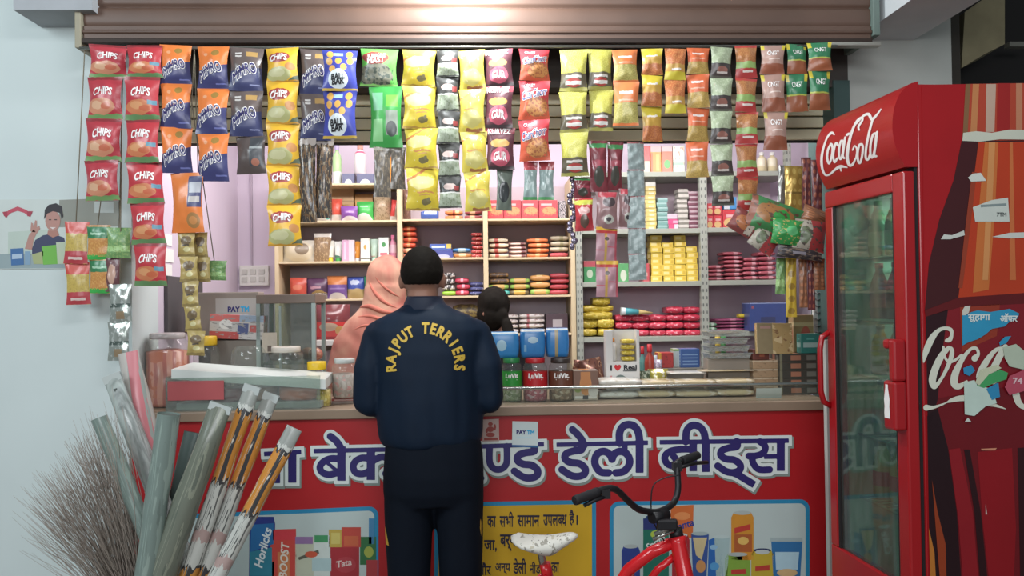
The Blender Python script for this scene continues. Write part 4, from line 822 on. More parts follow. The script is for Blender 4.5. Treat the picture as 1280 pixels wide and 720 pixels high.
for i, (x0, x1, y0, lb, w_) in enumerate(((361, 382, 347, 'red chips packet', W('c1', '#d0503c', ('R', 0, 0, 1, .1, '#6a5a3c'), ('E', .5, .55, .3, .12, '#dc7a5c'))), (382, 409, 348, 'dark purple packet with pink slash', W('c2', '#4c2a4c', ('H', -.4, 1, .3, '#5a3058'), ('R', .2, .5, .7, .62, '#c08f9c'), ('E', .6, .24, .36, .18, '#a8884c'), wob=.06)), (408, 433, 345, 'orange and purple packet', W('c3', '#6d4a94', ('R', 0, .62, 1, 1, '#cf7a34'), ('E', .5, .06, .4, .22, '#d0ccd0'), ('R', .1, .42, .9, .48, '#9a80b4'))), (433, 455, 346, 'blue chips packet', W('c4', '#2f4aa4', ('R', 0, 0, 1, .45, '#b8a06c'), ('E', .45, .75, .3, .12, '#b9c4dc'), wob=.06)), (454, 472, 345, 'green chips packet', W('c5', '#1f7f54', ('E', .5, .2, .46, .3, '#b09c54'), ('E', .2, .4, .16, .3, '#2c4a34'), wob=.06)))):
    pouch('chips_packet', lb + ' on the fourth wooden shelf', 'packet', w_, x0, x1, y0, 373.5, group='chips on the fourth wooden shelf', base=z['A', 3], Y=YI + .01 * (i % 2))
pouch('snack_pouch', 'small dark foil pouch lying before the purple packet', 'pouch', W('c6', '#4a4038', ('N', 6, .55, '#a89a84'), rough=.2), 390, 408, 366, 373.5, Y=YS + .02, d=.03, base=z['A', 3], horiz=True)
ob = MB().box(px(396), px(447), 4.42, 4.7, pz(420, 431), pz(420, 424.5)).build('white_board', mat('white_board', '#cbc9c4', .6), world=True, bevel=.002); tag(ob, 'small white board shelf under the big red noodle packet', 'shelf')
part_box('bracket', METAL, wsu, px(400), px(404), 4.5, 4.775, pz(400, 440), pz(400, 431))
pouch('noodle_packet', 'big shiny red family pack on the white board', 'packet', W('bigred', '#a0202a', ('R', 0, .08, 1, .5, '#c9302f'), ('E', .4, .36, .3, .12, '#c0a890'), ('E', .75, .25, .16, .14, '#c89a5c'), ('R', 0, .5, 1, 1, '#6f2228'), rough=.18), 393, 436, 381, 424.5, Y=4.46, d=.09, base=pz(420, 424.5) + .001)
# middle bay
pouch('biscuit_packet', 'blue and white packet on the top shelf behind the lemon string', 'packet', W('b1', '#2f4f9c', ('R', .2, .4, .9, .7, '#b8c4d4')), 526, 548, 262, 273.5, base=z['B', 0], horiz=True); 
for n_, (x0, x1, w_, lb) in enumerate(((556, 578, W('b2', '#cf7a3c', ('R', .0, .45, 1, .55, '#8f3024'), ('R', .3, .6, .8, .8, '#e0c08c')), 'orange biscuit packet'), (581, 602, W('b3', '#8f2a30', ('R', .3, .3, 1, .6, '#cfa47c')), 'dark red biscuit packet'))): stack('biscuit_packet', lb, 'the pair on the top shelf before the middle post', 'packet', w_, x0, x1, 262, 273.5, 2, ('B', 0))
pouch('nut_bag', 'brown bag standing beside the left cream post', 'bag', W('b4', '#6f4a40', ('N', 9, .55, '#8d6a58'), rough=.2), 503, 513, 236, 273.5, base=z['B', 0])
RO = W('ro', '#cc4a24', ('R', .1, .4, .9, .6, '#e09a5c'), rough=.3); RP = W('rp', '#d0846c', ('R', .1, .3, .9, .6, '#e0c49c'))
stack('biscuit_packet', 'red orange biscuit packet', 'the stack right of the left cream post', 'packet', [RO, RO, RO, RO, RP, RP], 503, 520, 282, 322, 6, ('B', 1))
pouch('sweet_packet', 'pink packet just above the head of the man', 'packet', W('pk', '#c8606c'), 519, 537, 311, 322, base=z['B', 1], horiz=True)
carton('biscuit_carton', 'dark blue carton with pale mountain shape behind the head of the man', 'carton', W('b5', '#2a3488', ('E', .55, .2, .3, .3, '#a8a8c8')), 539, 566, 313, 322, base=z['B', 1], d=.1)
carton('biscuit_carton', 'blue carton with white and yellow end lying on the dark blue one', 'carton', W('b6', '#2b4fa0', ('R', .1, .4, .7, .7, '#c0d0dc'), ('R', .78, .3, 1, 1, '#cdb44c')), 537, 564, 305, 313, base=pz(552, 313, YI), d=.1)
stack('biscuit_packet', 'tan orange foil packet', 'the low pile under the blue one', 'packet', W('b7', '#bd7a3c', ('R', .4, .3, .8, .7, '#e0c090'), rough=.2), 568, 590, 315.5, 322, 1, ('B', 1))
stack('biscuit_packet', 'bright blue foil packet', 'on the tan orange one', 'packet', W('b8', '#2f78b4', ('R', .6, .3, .9, .7, '#a8cce0'), rough=.2), 567, 589, 309.5, 315.3, 1, pz(578, 315.4, YI))
stack('biscuit_packet', 'red foil packet', 'the pile left of the middle post', 'packet', W('b9', '#b52f30', ('N', 6, .56, '#e0b0a0'), rough=.2), 590, 604, 290, 322, 6, ('B', 1))
stack('wafer_packet', 'black and white wafer packet', 'the pile right of the man', 'packet', W('b10', '#2c2628', ('N', 7, .52, '#d8d4d0')), 554, 569, 340, 363, 3, z['B', 2] + .03)
stack('wafer_packet', 'lime green packet', 'under the black and white ones', 'packet', W('b11', '#8fc02c', ('R', 0, .2, .3, .8, '#d0c82c')), 553, 570, 363, 370, 1, ('B', 2))
stack('wafer_packet', 'crimson wafer packet', 'the stack before the navy ones', 'packet', W('b12', '#bd2f4c', ('R', .2, .4, .8, .6, '#e0a0b0'), rough=.25), 570, 586.5, 347, 370, 3, ('B', 2))
stack('wafer_packet', 'navy wafer packet', 'the stack left of the middle post', 'packet', W('b13', '#353c78', ('N', 6, .58, '#9c9cc0')), 587, 604, 352, 370, 3, ('B', 2))
pouch('candy_packet', 'mustard packet low between the man and the dark haired child', 'packet', W('b14', '#8f7a3c', ('N', 6, .5, '#5d4a30')), 566, 600, 380, 398, base=z['B', 3] + .09, horiz=True)
carton('candy_box', 'brown box under the mustard packet', 'box', W('b15', '#5a4438'), 560, 602, 398, 420, base=z['B', 3])
# third bay
for i, (x0, x1) in enumerate(((610, 629.5), (630, 651.5), (652, 673.5), (674, 697))):
    carton('biscuit_carton', 'red carton with biscuit picture, %s of the row of four' % ('leftmost', 'second', 'third', 'rightmost')[i], 'carton', W('c_red', '#cc3a44', ('E', .55, .45, .38, .2, '#c98f5c'), ('N', 8, .55, (.1, .2, .95, .6), '#b5744a'), ('R', .1, .72, .7, .82, '#e0a8a8')), x0, x1, 250, 273, group='red cartons on the top shelf', base=z['C', 0])
carton('soap_carton', 'white carton with black print beside the red row', 'carton', W('c_bw', '#c0b8bc', ('N', 10, .5, '#3a343c')), 699, 708, 251, 273, base=z['C', 0])
CR = W('cr', '#d2c4a8', ('R', 0, .3, 1, .5, '#b5483c'), ('R', .85, 0, 1, 1, '#b53a3a')); DC = W('dc', '#8f6a60', ('D', 6, 1, .3, .4, '#d8c8b8'), ('R', 0, .7, 1, .9, '#6d3438'))
stack('biscuit_packet', 'cream biscuit packet with red end', 'the stack right of the middle post', 'packet', CR, 611, 635, 297, 321.5, 4, ('C', 1))
stack('biscuit_packet', 'dark lettered biscuit packet', 'the stack between cream and orange', 'packet', DC, 636, 658, 302, 321.5, 4, ('C', 1))
stack('biscuit_packet', 'orange biscuit packet', 'the orange stack', 'packet', W('orp', '#d87438', ('R', 0, .3, .3, .8, '#c8402c'), ('R', .4, .4, .9, .6, '#e0a870')), 660, 686, 297, 321.5, 4, ('C', 1))
stack('biscuit_packet', 'pale green biscuit packet with red foot', 'the stack at the right end', 'packet', [W('pgr', '#b4a890', ('R', .0, .5, 1, .7, '#98906c'))] * 3 + [W('prd', '#c04a54', ('R', 0, .5, .6, 1, '#d8c8b4'))], 688, 711, 294, 321.5, 4, ('C', 1))
DB = W('db', '#4f3828', ('N', 6, .54, '#9a7038')); GT = W('gt', '#8fb84c', ('R', .5, .2, 1, .8, '#cfa860')); TL = W('tl', '#3fa098', ('R', 0, .1, .3, .9, '#5c9a54'), ('R', .6, .3, .9, .7, '#cfa878')); TA = W('ta', '#cc9450', ('R', .2, .3, .7, .6, '#e0c488')); YG = W('yg', '#5c4c28', ('R', .3, .2, .9, .8, '#c9a03c')); BR_ = W('brd', '#3a2f78', ('R', .5, 0, 1, 1, '#b03440'), ('E', .3, .5, .16, .3, '#d0c4d0'))
stack('biscuit_packet', 'mixed brown and green biscuit packet', 'the leftmost stack of the third row', 'packet', [DB, DB, GT, TL], 611, 636, 340, 369, 4, ('C', 2))
stack('biscuit_packet', 'green and tan biscuit packet', 'the second stack of the third row', 'packet', [GT, GT, YG], 638, 662, 347, 369, 3, ('C', 2))
stack('biscuit_packet', 'tan biscuit packet', 'the third stack of the third row', 'packet', [TA, TA, GT], 663, 687, 343, 369, 3, ('C', 2))
stack('biscuit_packet', 'blue and red biscuit packet', 'the rightmost stack of the third row', 'packet', BR_, 688, 711, 341, 369, 4, ('C', 2))
WS = W('ws', '#cfc8c4', ('R', 0, .3, 1, .4, '#a85a60'), ('N', 8, .6, '#9a8480'))
stack('soap_packet', 'white red striped packet', 'the pile right of the dark haired child', 'packet', WS, 627, 648, 393, 417, 4, ('C', 3)); stack('soap_packet', 'white red striped packet', 'the pile before the maroon box', 'packet', WS, 650, 681, 392, 417, 4, ('C', 3))
carton('tea_box', 'dark maroon box with white label at the right end of the low shelf', 'box', W('dm', '#3f2230', ('R', .3, .3, .75, .7, '#a8a0a4')), 683, 710, 392, 417, base=z['C', 3])
# metal rack, left bay
for i, (x0, x1, w_, lb) in enumerate(((801, 813, W('j1', '#b04a48', ('R', 0, 0, 1, .45, '#d0bca0')), 'red and cream juice carton'), (813.5, 827, W('j2', '#dc8a34', ('R', 0, .78, 1, 1, '#d0a0a0'), ('R', .5, .1, .8, .7, '#e0a85c'), ('R', 0, 0, .2, .75, '#c05c34')), 'orange juice carton'), (827.5, 841, W('j3', '#cf6a4c', ('E', .5, .34, .3, .16, '#4fa04c'), ('R', 0, .8, 1, 1, '#d0a8a8')), 'red orange juice carton with green fruit'), (841.5, 856, W('j4', '#c9d8c8', ('R', 0, .3, 1, .4, '#8fb89c'), ('N', 6, .6, '#c0907c')), 'white and green juice carton'))):
    carton('juice_carton', lb + ' on the top of the steel rack', 'carton', w_, x0, x1, 182, 215, d=.06, base=z['D', 0], group='juice cartons')
SY = W('sy', '#d0bd70', ('R', .3, .2, .8, .6, '#e0d8b8')); SW = W('sw', '#cfd0c6')
stack('soap_bar', 'yellow soap carton', 'the tallest soap stack', 'soap', [SW, SW] + [SY] * 10, 808, 821, 222, 286, 12, ('D', 1), soft_=False, d=.09)
stack('soap_bar', 'teal soap carton', 'the teal stack', 'soap', W('st', '#6f9a94', ('R', 0, .6, 1, .9, '#9cbcb8')), 822, 835, 247, 286, 7, ('D', 1), soft_=False, d=.09)
stack('soap_bar', 'pink soap carton', 'the low pink stack', 'soap', [W('sp2', '#cfb8c4'), W('sp', '#c8487c', ('R', .5, .2, 1, .7, '#d8a0b8')), W('sp3', '#cf4a78', ('R', .6, 0, 1, 1, '#d8c8d0'))], 835.5, 848, 267, 286, 3, ('D', 1), soft_=False, d=.09)
stack('soap_bar', 'white and grey soap carton', 'the stack left of the maroon soaps', 'soap', W('sg', '#c4c0b8', ('R', 0, 0, 1, .4, '#7d7a70')), 848, 861, 236, 286, 8, ('D', 1), soft_=False, d=.09)
stack('soap_bar', 'maroon and silver soap carton', 'the stack at the rack post', 'soap', W('sm', '#b8a0a8', ('R', 0, 0, 1, .55, '#6f3a4c')), 861.5, 874, 239, 286, 8, ('D', 1), soft_=False, d=.09)
carton('tea_carton', 'green carton with red top left of the magenta strip', 'carton', W('te', '#2f8a4c', ('R', 0, .72, 1, 1, '#b0404c'), ('E', .5, .4, .25, .2, '#b8c8b0')), 730, 745, 326, 352, base=z['D', 2]); carton('tea_carton', 'green and white carton right of the magenta strip', 'carton', W('te2', '#4f9a5c', ('E', .5, .35, .3, .3, '#c4ccb8')), 773, 786, 329, 352, base=z['D', 2])
carton('tea_carton', 'small red carton left of the yellow cartons', 'carton', W('te3', '#b84a50', ('R', .2, .3, .7, .5, '#d8b0a8')), 804, 812, 329, 352, base=z['D', 2])
YC = W('yc', '#e2c64a', ('R', .12, .25, .6, .75, '#eddc94'), ('R', .7, .2, .9, .8, '#d4b03c'))
for x0, x1, y0, n_, lb in ((814, 828.4, 294, 8, 'the leftmost yellow stack'), (829, 843, 303, 7, 'the second yellow stack'), (843.5, 858, 294, 8, 'the third yellow stack'), (858.6, 873, 308, 6, 'the yellow stack at the post')):
    stack('yellow_carton', 'yellow carton', lb, 'carton', YC, x0, x1, y0, 352, n_, ('D', 2), soft_=False, d=.1)
GF = D('gold_foil', '#c9ad24', ('N', 5, .56, '#e6d468'), ('N', 9, .62, '#a08a1c'), rough=.22, metal=.12)  # pale noise patches are foil highlights painted into the colour
for i, (x0, x1, y0, y1, lb) in enumerate(((741, 763, 371, 382, 'topmost of the gold heap'), (727, 767, 380, 391, 'under the topmost gold one'), (729, 766, 389, 400, 'wide, in the middle of the gold heap'), (727, 748, 398, 411, 'left in the gold heap, middle row'), (748, 768, 397, 411, 'right in the gold heap, middle row'), (727, 746, 410, 421, 'left at the foot of the gold heap'), (748, 769, 410, 421, 'right at the foot of the gold heap'))):
    pouch('gold_pouch', 'gold foil pouch ' + lb, 'pouch', GF, x0, x1, y0, y1, Y=YI + .02 * (i % 2), d=.12, group='gold foil pouches', seed=i * 2.3, horiz=True, wr=.008)
RF = D('red_foil', '#cc2a48', ('N', 4, .58, '#f0a8b4'), ('N', 7, .62, '#981a34'), rough=.2, metal=.1)  # noise paints pale highlights into the red of the foil
cols_ = (770, 791, 812, 833.5, 855.5, 877)
for i in range(5):
    n_ = 3 if i < 3 else 4; lows = 421
    for k in range(n_):
        h_ = 9.4; y1 = lows - k * h_ * (1 if i < 3 else 1.02); kk = n_ - 1 - k
        pouch('foil_pack', 'red foil pack, %s in the %s red pile' % (nth(kk, n_), ('leftmost', 'second', 'middle', 'fourth', 'rightmost')[i]), 'pack', RF, cols_[i], cols_[i + 1], y1 - h_, y1, Y=YI + .006 * ((i + k) % 3), d=.13, group='red foil packs', seed=i * 3 + k * 1.7, horiz=True, pinch=.02, wr=.006)
c0, c1 = at(776, 389, YI - .01), at(816, 391, YI - .01)
cn = thing('teal_cone_packet', 'teal and tan cone shaped packet lying on the red foil packs', 'packet', c0)
MB().tube([c0, c0 + (c1 - c0) * .55], [.024, .016], 12).build('wrapper', W('tc', '#3f9aa4', ('R', 0, 0, 1, .25, '#cfd8d8')), cn, world=True); MB().tube([c0 + (c1 - c0) * .55, c1], [.016, .003], 12).build('tip', mat('tan_tip', '#b09a64', .5), cn, world=True)
# metal rack, right bay
for x0, x1, lb in ((946, 958.6, 'left'), (959, 972, 'right')): bottle('oil_bottle', 'cream bottle on the top right shelf, %s one of two' % lb, 'bottle', x0, x1, 190, 214, W('cb', '#d2c49c', ('R', .2, .3, .8, .6, '#e0d8c0')), WHT, base=z['E', 0], group='cream bottles')
RB = W('rb', '#c93440', ('E', .45, .3, .4, .26, '#d8b478'), ('R', .2, .6, .8, .75, '#e0b0b0'))
for x0, x1, y0, y1, w_, lb in ((884, 892, 269, 284, RB, 'red cube carton, leftmost at the foot'), (892.5, 903, 269, 284, RB, 'red cube carton, second at the foot'), (903.5, 925, 262, 284, RB, 'wider red carton, right at the foot')):
    carton('red_carton', lb + ' of the red pile', 'carton', w_, x0, x1, y0, y1, base=z['E', 1], group='red cartons right of the rack post')
for x0, x1, y0, y1, w_, lb in ((884, 892, 254, 268.6, RB, 'red cube carton, left on top of the red pile'), (892.5, 902.5, 254, 268.6, RB, 'red cube carton, right on top of the red pile')): carton('red_carton', lb, 'carton', w_, x0, x1, y0, y1, group='red cartons right of the rack post')
carton('blue_carton', 'white and blue carton on the wider red carton', 'carton', W('wb', '#c8ccd4', ('R', .45, 0, 1, 1, '#3f88c4')), 905, 921, 246, 261.6); carton('red_carton', 'small red carton standing alone near the gold strip', 'carton', RB, 957, 969, 268, 284, base=z['E', 1])
PKF = W('pkf', '#a84a58', ('R', 0, .55, 1, .8, '#cf98a0'), ('R', .2, .1, .6, .4, '#8f3444'), rough=.3)
for x0, x1, y0, n_, lb in ((885, 906, 331, 4, 'the low pile at the rack post'), (906, 930, 314, 7, 'the tall pink pile'), (930, 949, 321, 5, 'the pile right of the tall pink one'), (949, 971, 314, 6, 'the pink pile at the right end')):
    stack('pink_packet', 'flat pink packet', lb, 'packet', PKF, x0, x1, y0, 350, n_, ('E', 2), d=.13, group='flat pink packets')
stack('purple_packet', 'magenta packet', 'the fanned pile on the lowest right shelf', 'packet', W('mg', '#8f3460', ('R', 0, .5, 1, .7, '#c07a94'), rough=.3), 897, 934, 398, 414, 4, ('E', 3), jit=.012, d=.14)
stack('green_packet', 'green and white packet', 'the pair left of the magenta pile', 'packet', W('gw', '#6f9a78', ('R', 0, .4, 1, .7, '#c4d0c4')), 886, 897, 403, 414, 2, ('E', 3))
pouch('yellow_packet', 'small yellow packet on the magenta pile', 'packet', W('yp', '#d8c02c'), 924, 938, 392, 398, d=.05, base=pz(930, 397.6, YI), horiz=True)
carton('blue_box', 'tall dark blue box at the right end of the lowest rack shelf', 'box', W('bb', '#27407f', ('R', .3, .2, .7, .5, '#22305c'), ('R', .05, .8, .12, .9, '#8f4a5c'), ('R', 0, .97, 1, 1, '#8fa0c4')), 937, 984, 378, 414, Y=4.47, d=.14, base=z['E', 3])
# ------------------------------------------------------------------ back wall fittings
sw = thing('switch_board', 'white electric switch board on the lavender back wall', 'switch', at(318, 345, YBK - .02))
MB().box(-.085, .085, -.01, .02, -.058, .062).build('plate', mat('switch_white', '#d2d2cc', .4), sw, bevel=.004)
for k in range(6): MB().box(-.07 + .05 * (k % 3), -.038 + .05 * (k % 3), -.016, -.009, -.035 + .045 * (k // 3), -.004 + .045 * (k // 3)).build('switch', mat('switch_key', '#bdbdb6', .4), sw, bevel=.002)
tag(MB().box(px(313.2, 250, 4.79), px(315.2, 250, 4.79), 4.785, 4.799, at(314, 332, 4.79).z, 2.6).build('cable_conduit', mat('conduit_lilac', '#a79aa8', .6), world=True), 'thin vertical cable conduit above the switch board', 'conduit')
def onX(x, y, X): d = ray(x, y); return CAM + d * (X / d.x)
pa_, pb_ = onX(205, 417, XL), onX(249, 345, XL)
tag(MB().box(XL + .001, XL + .018, pa_.y, pb_.y, pa_.z, onX(205, 345, XL).z).build('dark_panel', mat('dark_board', '#4f4c4e', .7), world=True, bevel=.002), 'dark grey board fixed to the inner left wall behind the jars', 'board')
for k, (x0, y0, x1, y1, lb) in enumerate(((205, 294, 214, 306, 'topmost'), (204, 312, 216, 327, 'middle'), (203, 331, 214, 344, 'lowest'))):
    a_, b_ = onX(x0, y1, XL), onX(x1, y0, XL)
    tag(MB().box(XL + .001, XL + .004, a_.y, b_.y, a_.z, b_.z).build('reflection_slip', mat('reflection_white', '#e6e6e2', .6, var=.03), world=True), lb + ' of three white slips standing in for reflections on the inner left wall', 'reflection', 'reflection slips on the inner left wall')  # thin white slips stand in for bright reflections on the wall
# ------------------------------------------------------------------ goods on the counter
PET = clear('jar_plastic', '#f8faf8', .05, .08, .2); SHEET = clear('clear_sheet', '#e6ece8', .1, .1); GLASS = clear('case_glass', '#cfdcd6', .07, .04)
def jar(name, label, x0, x1, y0, y1, Y, fill, lidm, band=None, text=None, fillh=.5, cat='jar', group=None, base=ZC, lidh=.1, n=20):
    c = at((x0 + x1) / 2, y1, Y); r = (x1 - x0) / 2 * mpp(Y); top = at((x0 + x1) / 2, y0, Y).z; c.z = base; h = top - base
    t = thing(name, label, cat, c, group); q = 1 - lidh
    MB().lathe([(r * .9, 0), (r, h * .05), (r, h * (q - .2)), (r * .94, h * (q - .08)), (r * .72, h * q)], n=n, caps=False).build('jar_wall', PET, t)
    MB().lathe([(r * .86, h * .012), (r * .95, h * .06), (r * .95, h * fillh), (r * .5, h * (fillh + .03))], n=n).build('contents', fill, t)
    if lidm: MB().lathe([(r * .78, h * (q - .02)), (r * .8, h * q), (r * .8, h * .985), (r * .74, h)], n=n).build('lid', lidm, t, bevel=0)
    if band:
        b = MB().lathe([(r * 1.012, h * .36), (r * 1.012, h * .7)], n=n, caps=False).build('label_band', band, t)
        if text:
            mb = MB()
            def mp(u, v): a = u / r - math.pi / 2; return Vector((r * 1.03 * math.cos(a), r * 1.03 * math.sin(a), v))
            put(mb, fit(glyphs(text, .05), mp, 0, h * .6, r * 1.25, shear=.05)); put(mb, ([mp(a, b_) for a, b_ in ((-r * .5, h * .5), (r * .5, h * .5), (r * .5, h * .515), (-r * .5, h * .515))], [[0, 1, 2, 3]]))
            mb.build('printed_lettering', WHITE, b)
    return t
sweets = lambda nm, a, b, c: D('sweets_' + nm, a, ('D', 14, 5, .42, .42, b), ('N', 14, .58, c), wob=.08, rough=.4)
jar('sweet_jar', 'clear sweet jar with green label, nearest the elbow of the man', 627, 653, 447, 509, 3.45, sweets('green', '#7f8f66', '#a8b48a', '#c4c8b4'), mat('jar_lid_green', '#2f8a4c', .4), mat('label_green', '#2f9a3c', .45), 'LuVit', group='sweet jars')
jar('sweet_jar', 'clear sweet jar with red label and red lid', 654, 685, 447, 510, 3.45, sweets('red', '#b0485c', '#d0707f', '#d8b4ba'), mat('jar_lid_red', '#c0242c', .4), mat('label_red', '#bf1f28', .45), 'LuVit.', group='sweet jars')
jar('sweet_jar', 'clear sweet jar with brown label and dark lid', 686, 717, 447, 510, 3.45, sweets('brown', '#7d6248', '#a8896a', '#c9b8a0'), mat('jar_lid_dark', '#3a302c', .4), mat('label_brown', '#6d4030', .45), 'LuVit.', group='sweet jars')
BLU = [W('bp1', '#1f86c8', ('E', .42, .48, .16, .22, '#a8cfe0'), ('R', 0, .93, 1, 1, '#d0dce0'), rough=.25), W('bp2', '#1f80c4', ('E', .5, .62, .2, .12, '#b0d0e0'), ('R', .14, .2, .24, .45, '#7fb4d8'), ('R', 0, .92, 1, 1, '#dce4e6'), rough=.25), W('bp3', '#1f7cc0', ('R', .36, 0, .5, 1, '#a8946c'), ('R', 0, .93, 1, 1, '#d0dce0'), rough=.25)]
for i, (x0, x1, y0, lb) in enumerate(((611, 650, 416, 'with pale emblem above the green label jar'), (651, 683, 413, 'above the red label jar'), (684, 713, 412, 'with tan tape above the brown label jar'))):
    mb = MB(); wd, h, d = (x1 - x0) * mpp(3.42), (448 - y0) * mpp(3.42), .1; R = []
    for k in range(8):
        t = k / 7; q = .86 + .14 * math.sin(math.pi * min(max(t, .03), .97)) ** .4
        R.append([Vector((wd / 2 * q * math.copysign(abs(math.cos(a)) ** .35, math.cos(a)), d / 2 * q * math.copysign(abs(math.sin(a)) ** .35, math.sin(a)), t * h)) for a in [2 * math.pi * j / 24 for j in range(24)]])
    mb.rings(R)
    for fi, f in enumerate(mb.f): # front projection of the print
        if mb.uv[fi]: mb.uv[fi] = [(mb.v[q][0] / wd + .5, mb.v[q][2] / h) for q in f]
    b = at((x0 + x1) / 2, 448, 3.42); b.y = 3.49; b.z = at(670, 447, 3.45).z + .002
    tag(mb.build('napkin_pack', [BLU[i]], loc=b), 'bright blue soft pack ' + lb, 'pack', 'blue soft packs on the jars')
NB = W('nutbox', '#b8aa98', ('R', 0, .5, 1, 1, '#7a5644'), ('E', .5, .52, .24, .36, '#cf8a48'), ('R', .3, .5, .7, .95, '#c47f44'), ('R', .06, .06, .38, .14, '#e4e0d8'), ('R', .6, .06, .94, .14, '#e4e0d8'), ('R', .38, .03, .6, .16, '#3f3a38'), ('E', .8, .3, .2, .2, '#d8d4cc'), ('E', .18, .36, .14, .1, '#8a9a4c'))
carton('nut_carton', 'brown and white carton with orange jar picture beside the brown label jar', 'carton', NB, 717, 748, 463, 508, Y=3.43, d=.09, base=ZC)
FOILB = D('copper_foil', '#7a4a38', ('N', 4, .55, '#c09070'), ('N', 8, .6, '#5c2a28'), rough=.22, metal=.4)
pouch('copper_pouch', 'copper foil pouch leaning behind the nut carton', 'pouch', FOILB, 716, 748, 452, 478, Y=3.62, d=.06, base=ZC + .1, rot=.15)
pouch('copper_pouch', 'copper foil pouch lying left of the white dispenser', 'pouch', FOILB, 733, 762, 448, 484, Y=3.56, d=.06, base=ZC, rot=-.2, seed=3)
# white dispenser box with window
dw = at(779, 476, 3.55); dx = 21 * mpp(3.55); dz = (at(779, 413, 3.55).z - ZC)
dt = thing('sample_dispenser', 'white counter dispenser printed I love Real with yellow packs in its window', 'dispenser', (dw.x, 3.55, ZC), rotz=-.06)
DW = mat('dispenser_white', '#cfccc8', .5, var=.03)
zl = dz * .52
MB().box(-dx, dx, 0, .1, 0, zl).build('lower_box', DW, dt, bevel=.002); MB().box(-dx, dx, .09, .1, zl, dz).build('back_panel', DW, dt)
MB().box(-dx, -dx + .03, 0, .09, zl, dz).build('side_panel', DW, dt, bevel=.001); MB().box(dx - .012, dx, 0, .09, zl, dz).build('side_panel', DW, dt, bevel=.001)
mb = MB(); fx = lambda u, v: Vector((u, -.0015, v))
put(mb, fit(glyphs('I', .05), fx, -.053, zl - .026, .008, hgt=.026), 0); put(mb, fit(glyphs('♥'), fx, -.024, zl - .026, .03, hgt=.028), 1); put(mb, fit(glyphs('Real', .04), fx, .032, zl - .024, .058, hgt=.022), 0)
mb.face([fx(0, zl - .042), fx(.06, zl - .042), fx(.06, zl - .038), fx(0, zl - .038)], 0)
mb.face([fx(-.012 + .03 * math.cos(k * .4), .062 + .034 * math.sin(k * .4)) for k in range(16)], 2)
mb.face([Vector((-.012 + .02 * math.cos(k * .4), -.0022, .062 + .022 * math.sin(k * .4))) for k in range(16)], 0)
for a, w_ in ((-.05, 1), (-.045, 1)): mb.face([fx(a + .012 * math.cos(q) - .0, .062 + .036 * math.sin(q)) for q in (2, 2.5, 3.14, 3.8, 4.2)], 1)
mb.face([fx(.045 + .005 * math.cos(k), .07 + .006 * math.sin(k)) for k in range(6)], 0)
mb.build('printed_lettering', [BLACK, REDP, mat('disc_grey', '#6d7a74', .5)], dt)
for k in range(4):
    o = pouch('mustard_pack', 'yellow pack in the dispenser window, %s of the pile of four' % nth(k, 4), 'pack', GF, 780, 796, 440 - 0, 446, Y=3.6, d=.05, group='yellow packs in the dispenser', horiz=True, seed=k); o.location = (dw.x + .03, 3.57, ZC + zl + .001 + (3 - k) * .026)
o = bottle('white_bottle', 'small white bottle with orange cap in the dispenser window', 'bottle', 764, 773, 417, 446, WHT, ORG, Y=3.6); o.location = (dw.x - .035, 3.6, ZC + zl + .001)
# wrapped flat breads in two layers behind the guard
BRD = D('bread_wrap', '#c6b594', ('N', 4, .54, '#d9d0bc'), ('N', 7, .62, '#b89460'), ('E', .5, .5, .3, .2, '#cbb890'), rough=.22)
BRW = D('bread_wrap_white', '#cdcac0', ('N', 4, .55, '#dedcd4'), ('N', 8, .63, '#b5a890'), rough=.22)
br = []
for k, (x0, x1, y0, y1, m, lb) in enumerate(((750, 799, 490, 505, BRW, 'lowest at the left'), (798, 846, 489, 505, BRD, 'second from the left in the lower layer'), (846, 899, 489, 504, BRD, 'third in the lower layer'), (898, 944, 487, 503, BRD, 'last in the lower layer, beside the white card'), (749, 803, 474, 490, BRW, 'white one at the left of the upper layer'), (803, 846, 476, 489, BRD, 'second in the upper layer'), (844, 897, 475, 489, BRD, 'third in the upper layer'), (896, 945, 474, 487, BRD, 'last in the upper layer'))):
    low = k < 4; o = pouch('bread_packet', 'clear wrapped flat bread, ' + lb, 'bread', m, x0, x1, y0, y1, Y=3.44 + .005 * (k % 2), d=.15, group='wrapped breads behind the glass guard', horiz=True, pinch=.03, base=ZC + (0 if low else .0535), wr=.006, seed=k * 1.9)
pouch('bread_packet', 'white wrapped bread roll on top of the upper layer', 'bread', BRW, 838, 884, 468, 478, Y=3.5, d=.1, group='wrapped breads behind the glass guard', horiz=True, base=ZC + .106)
pouch('bread_packet', 'long wrapped roll under the clear trays', 'bread', BRD, 878, 948, 463, 476, Y=3.5, d=.1, group='wrapped breads behind the glass guard', horiz=True, base=ZC + .106, seed=5)
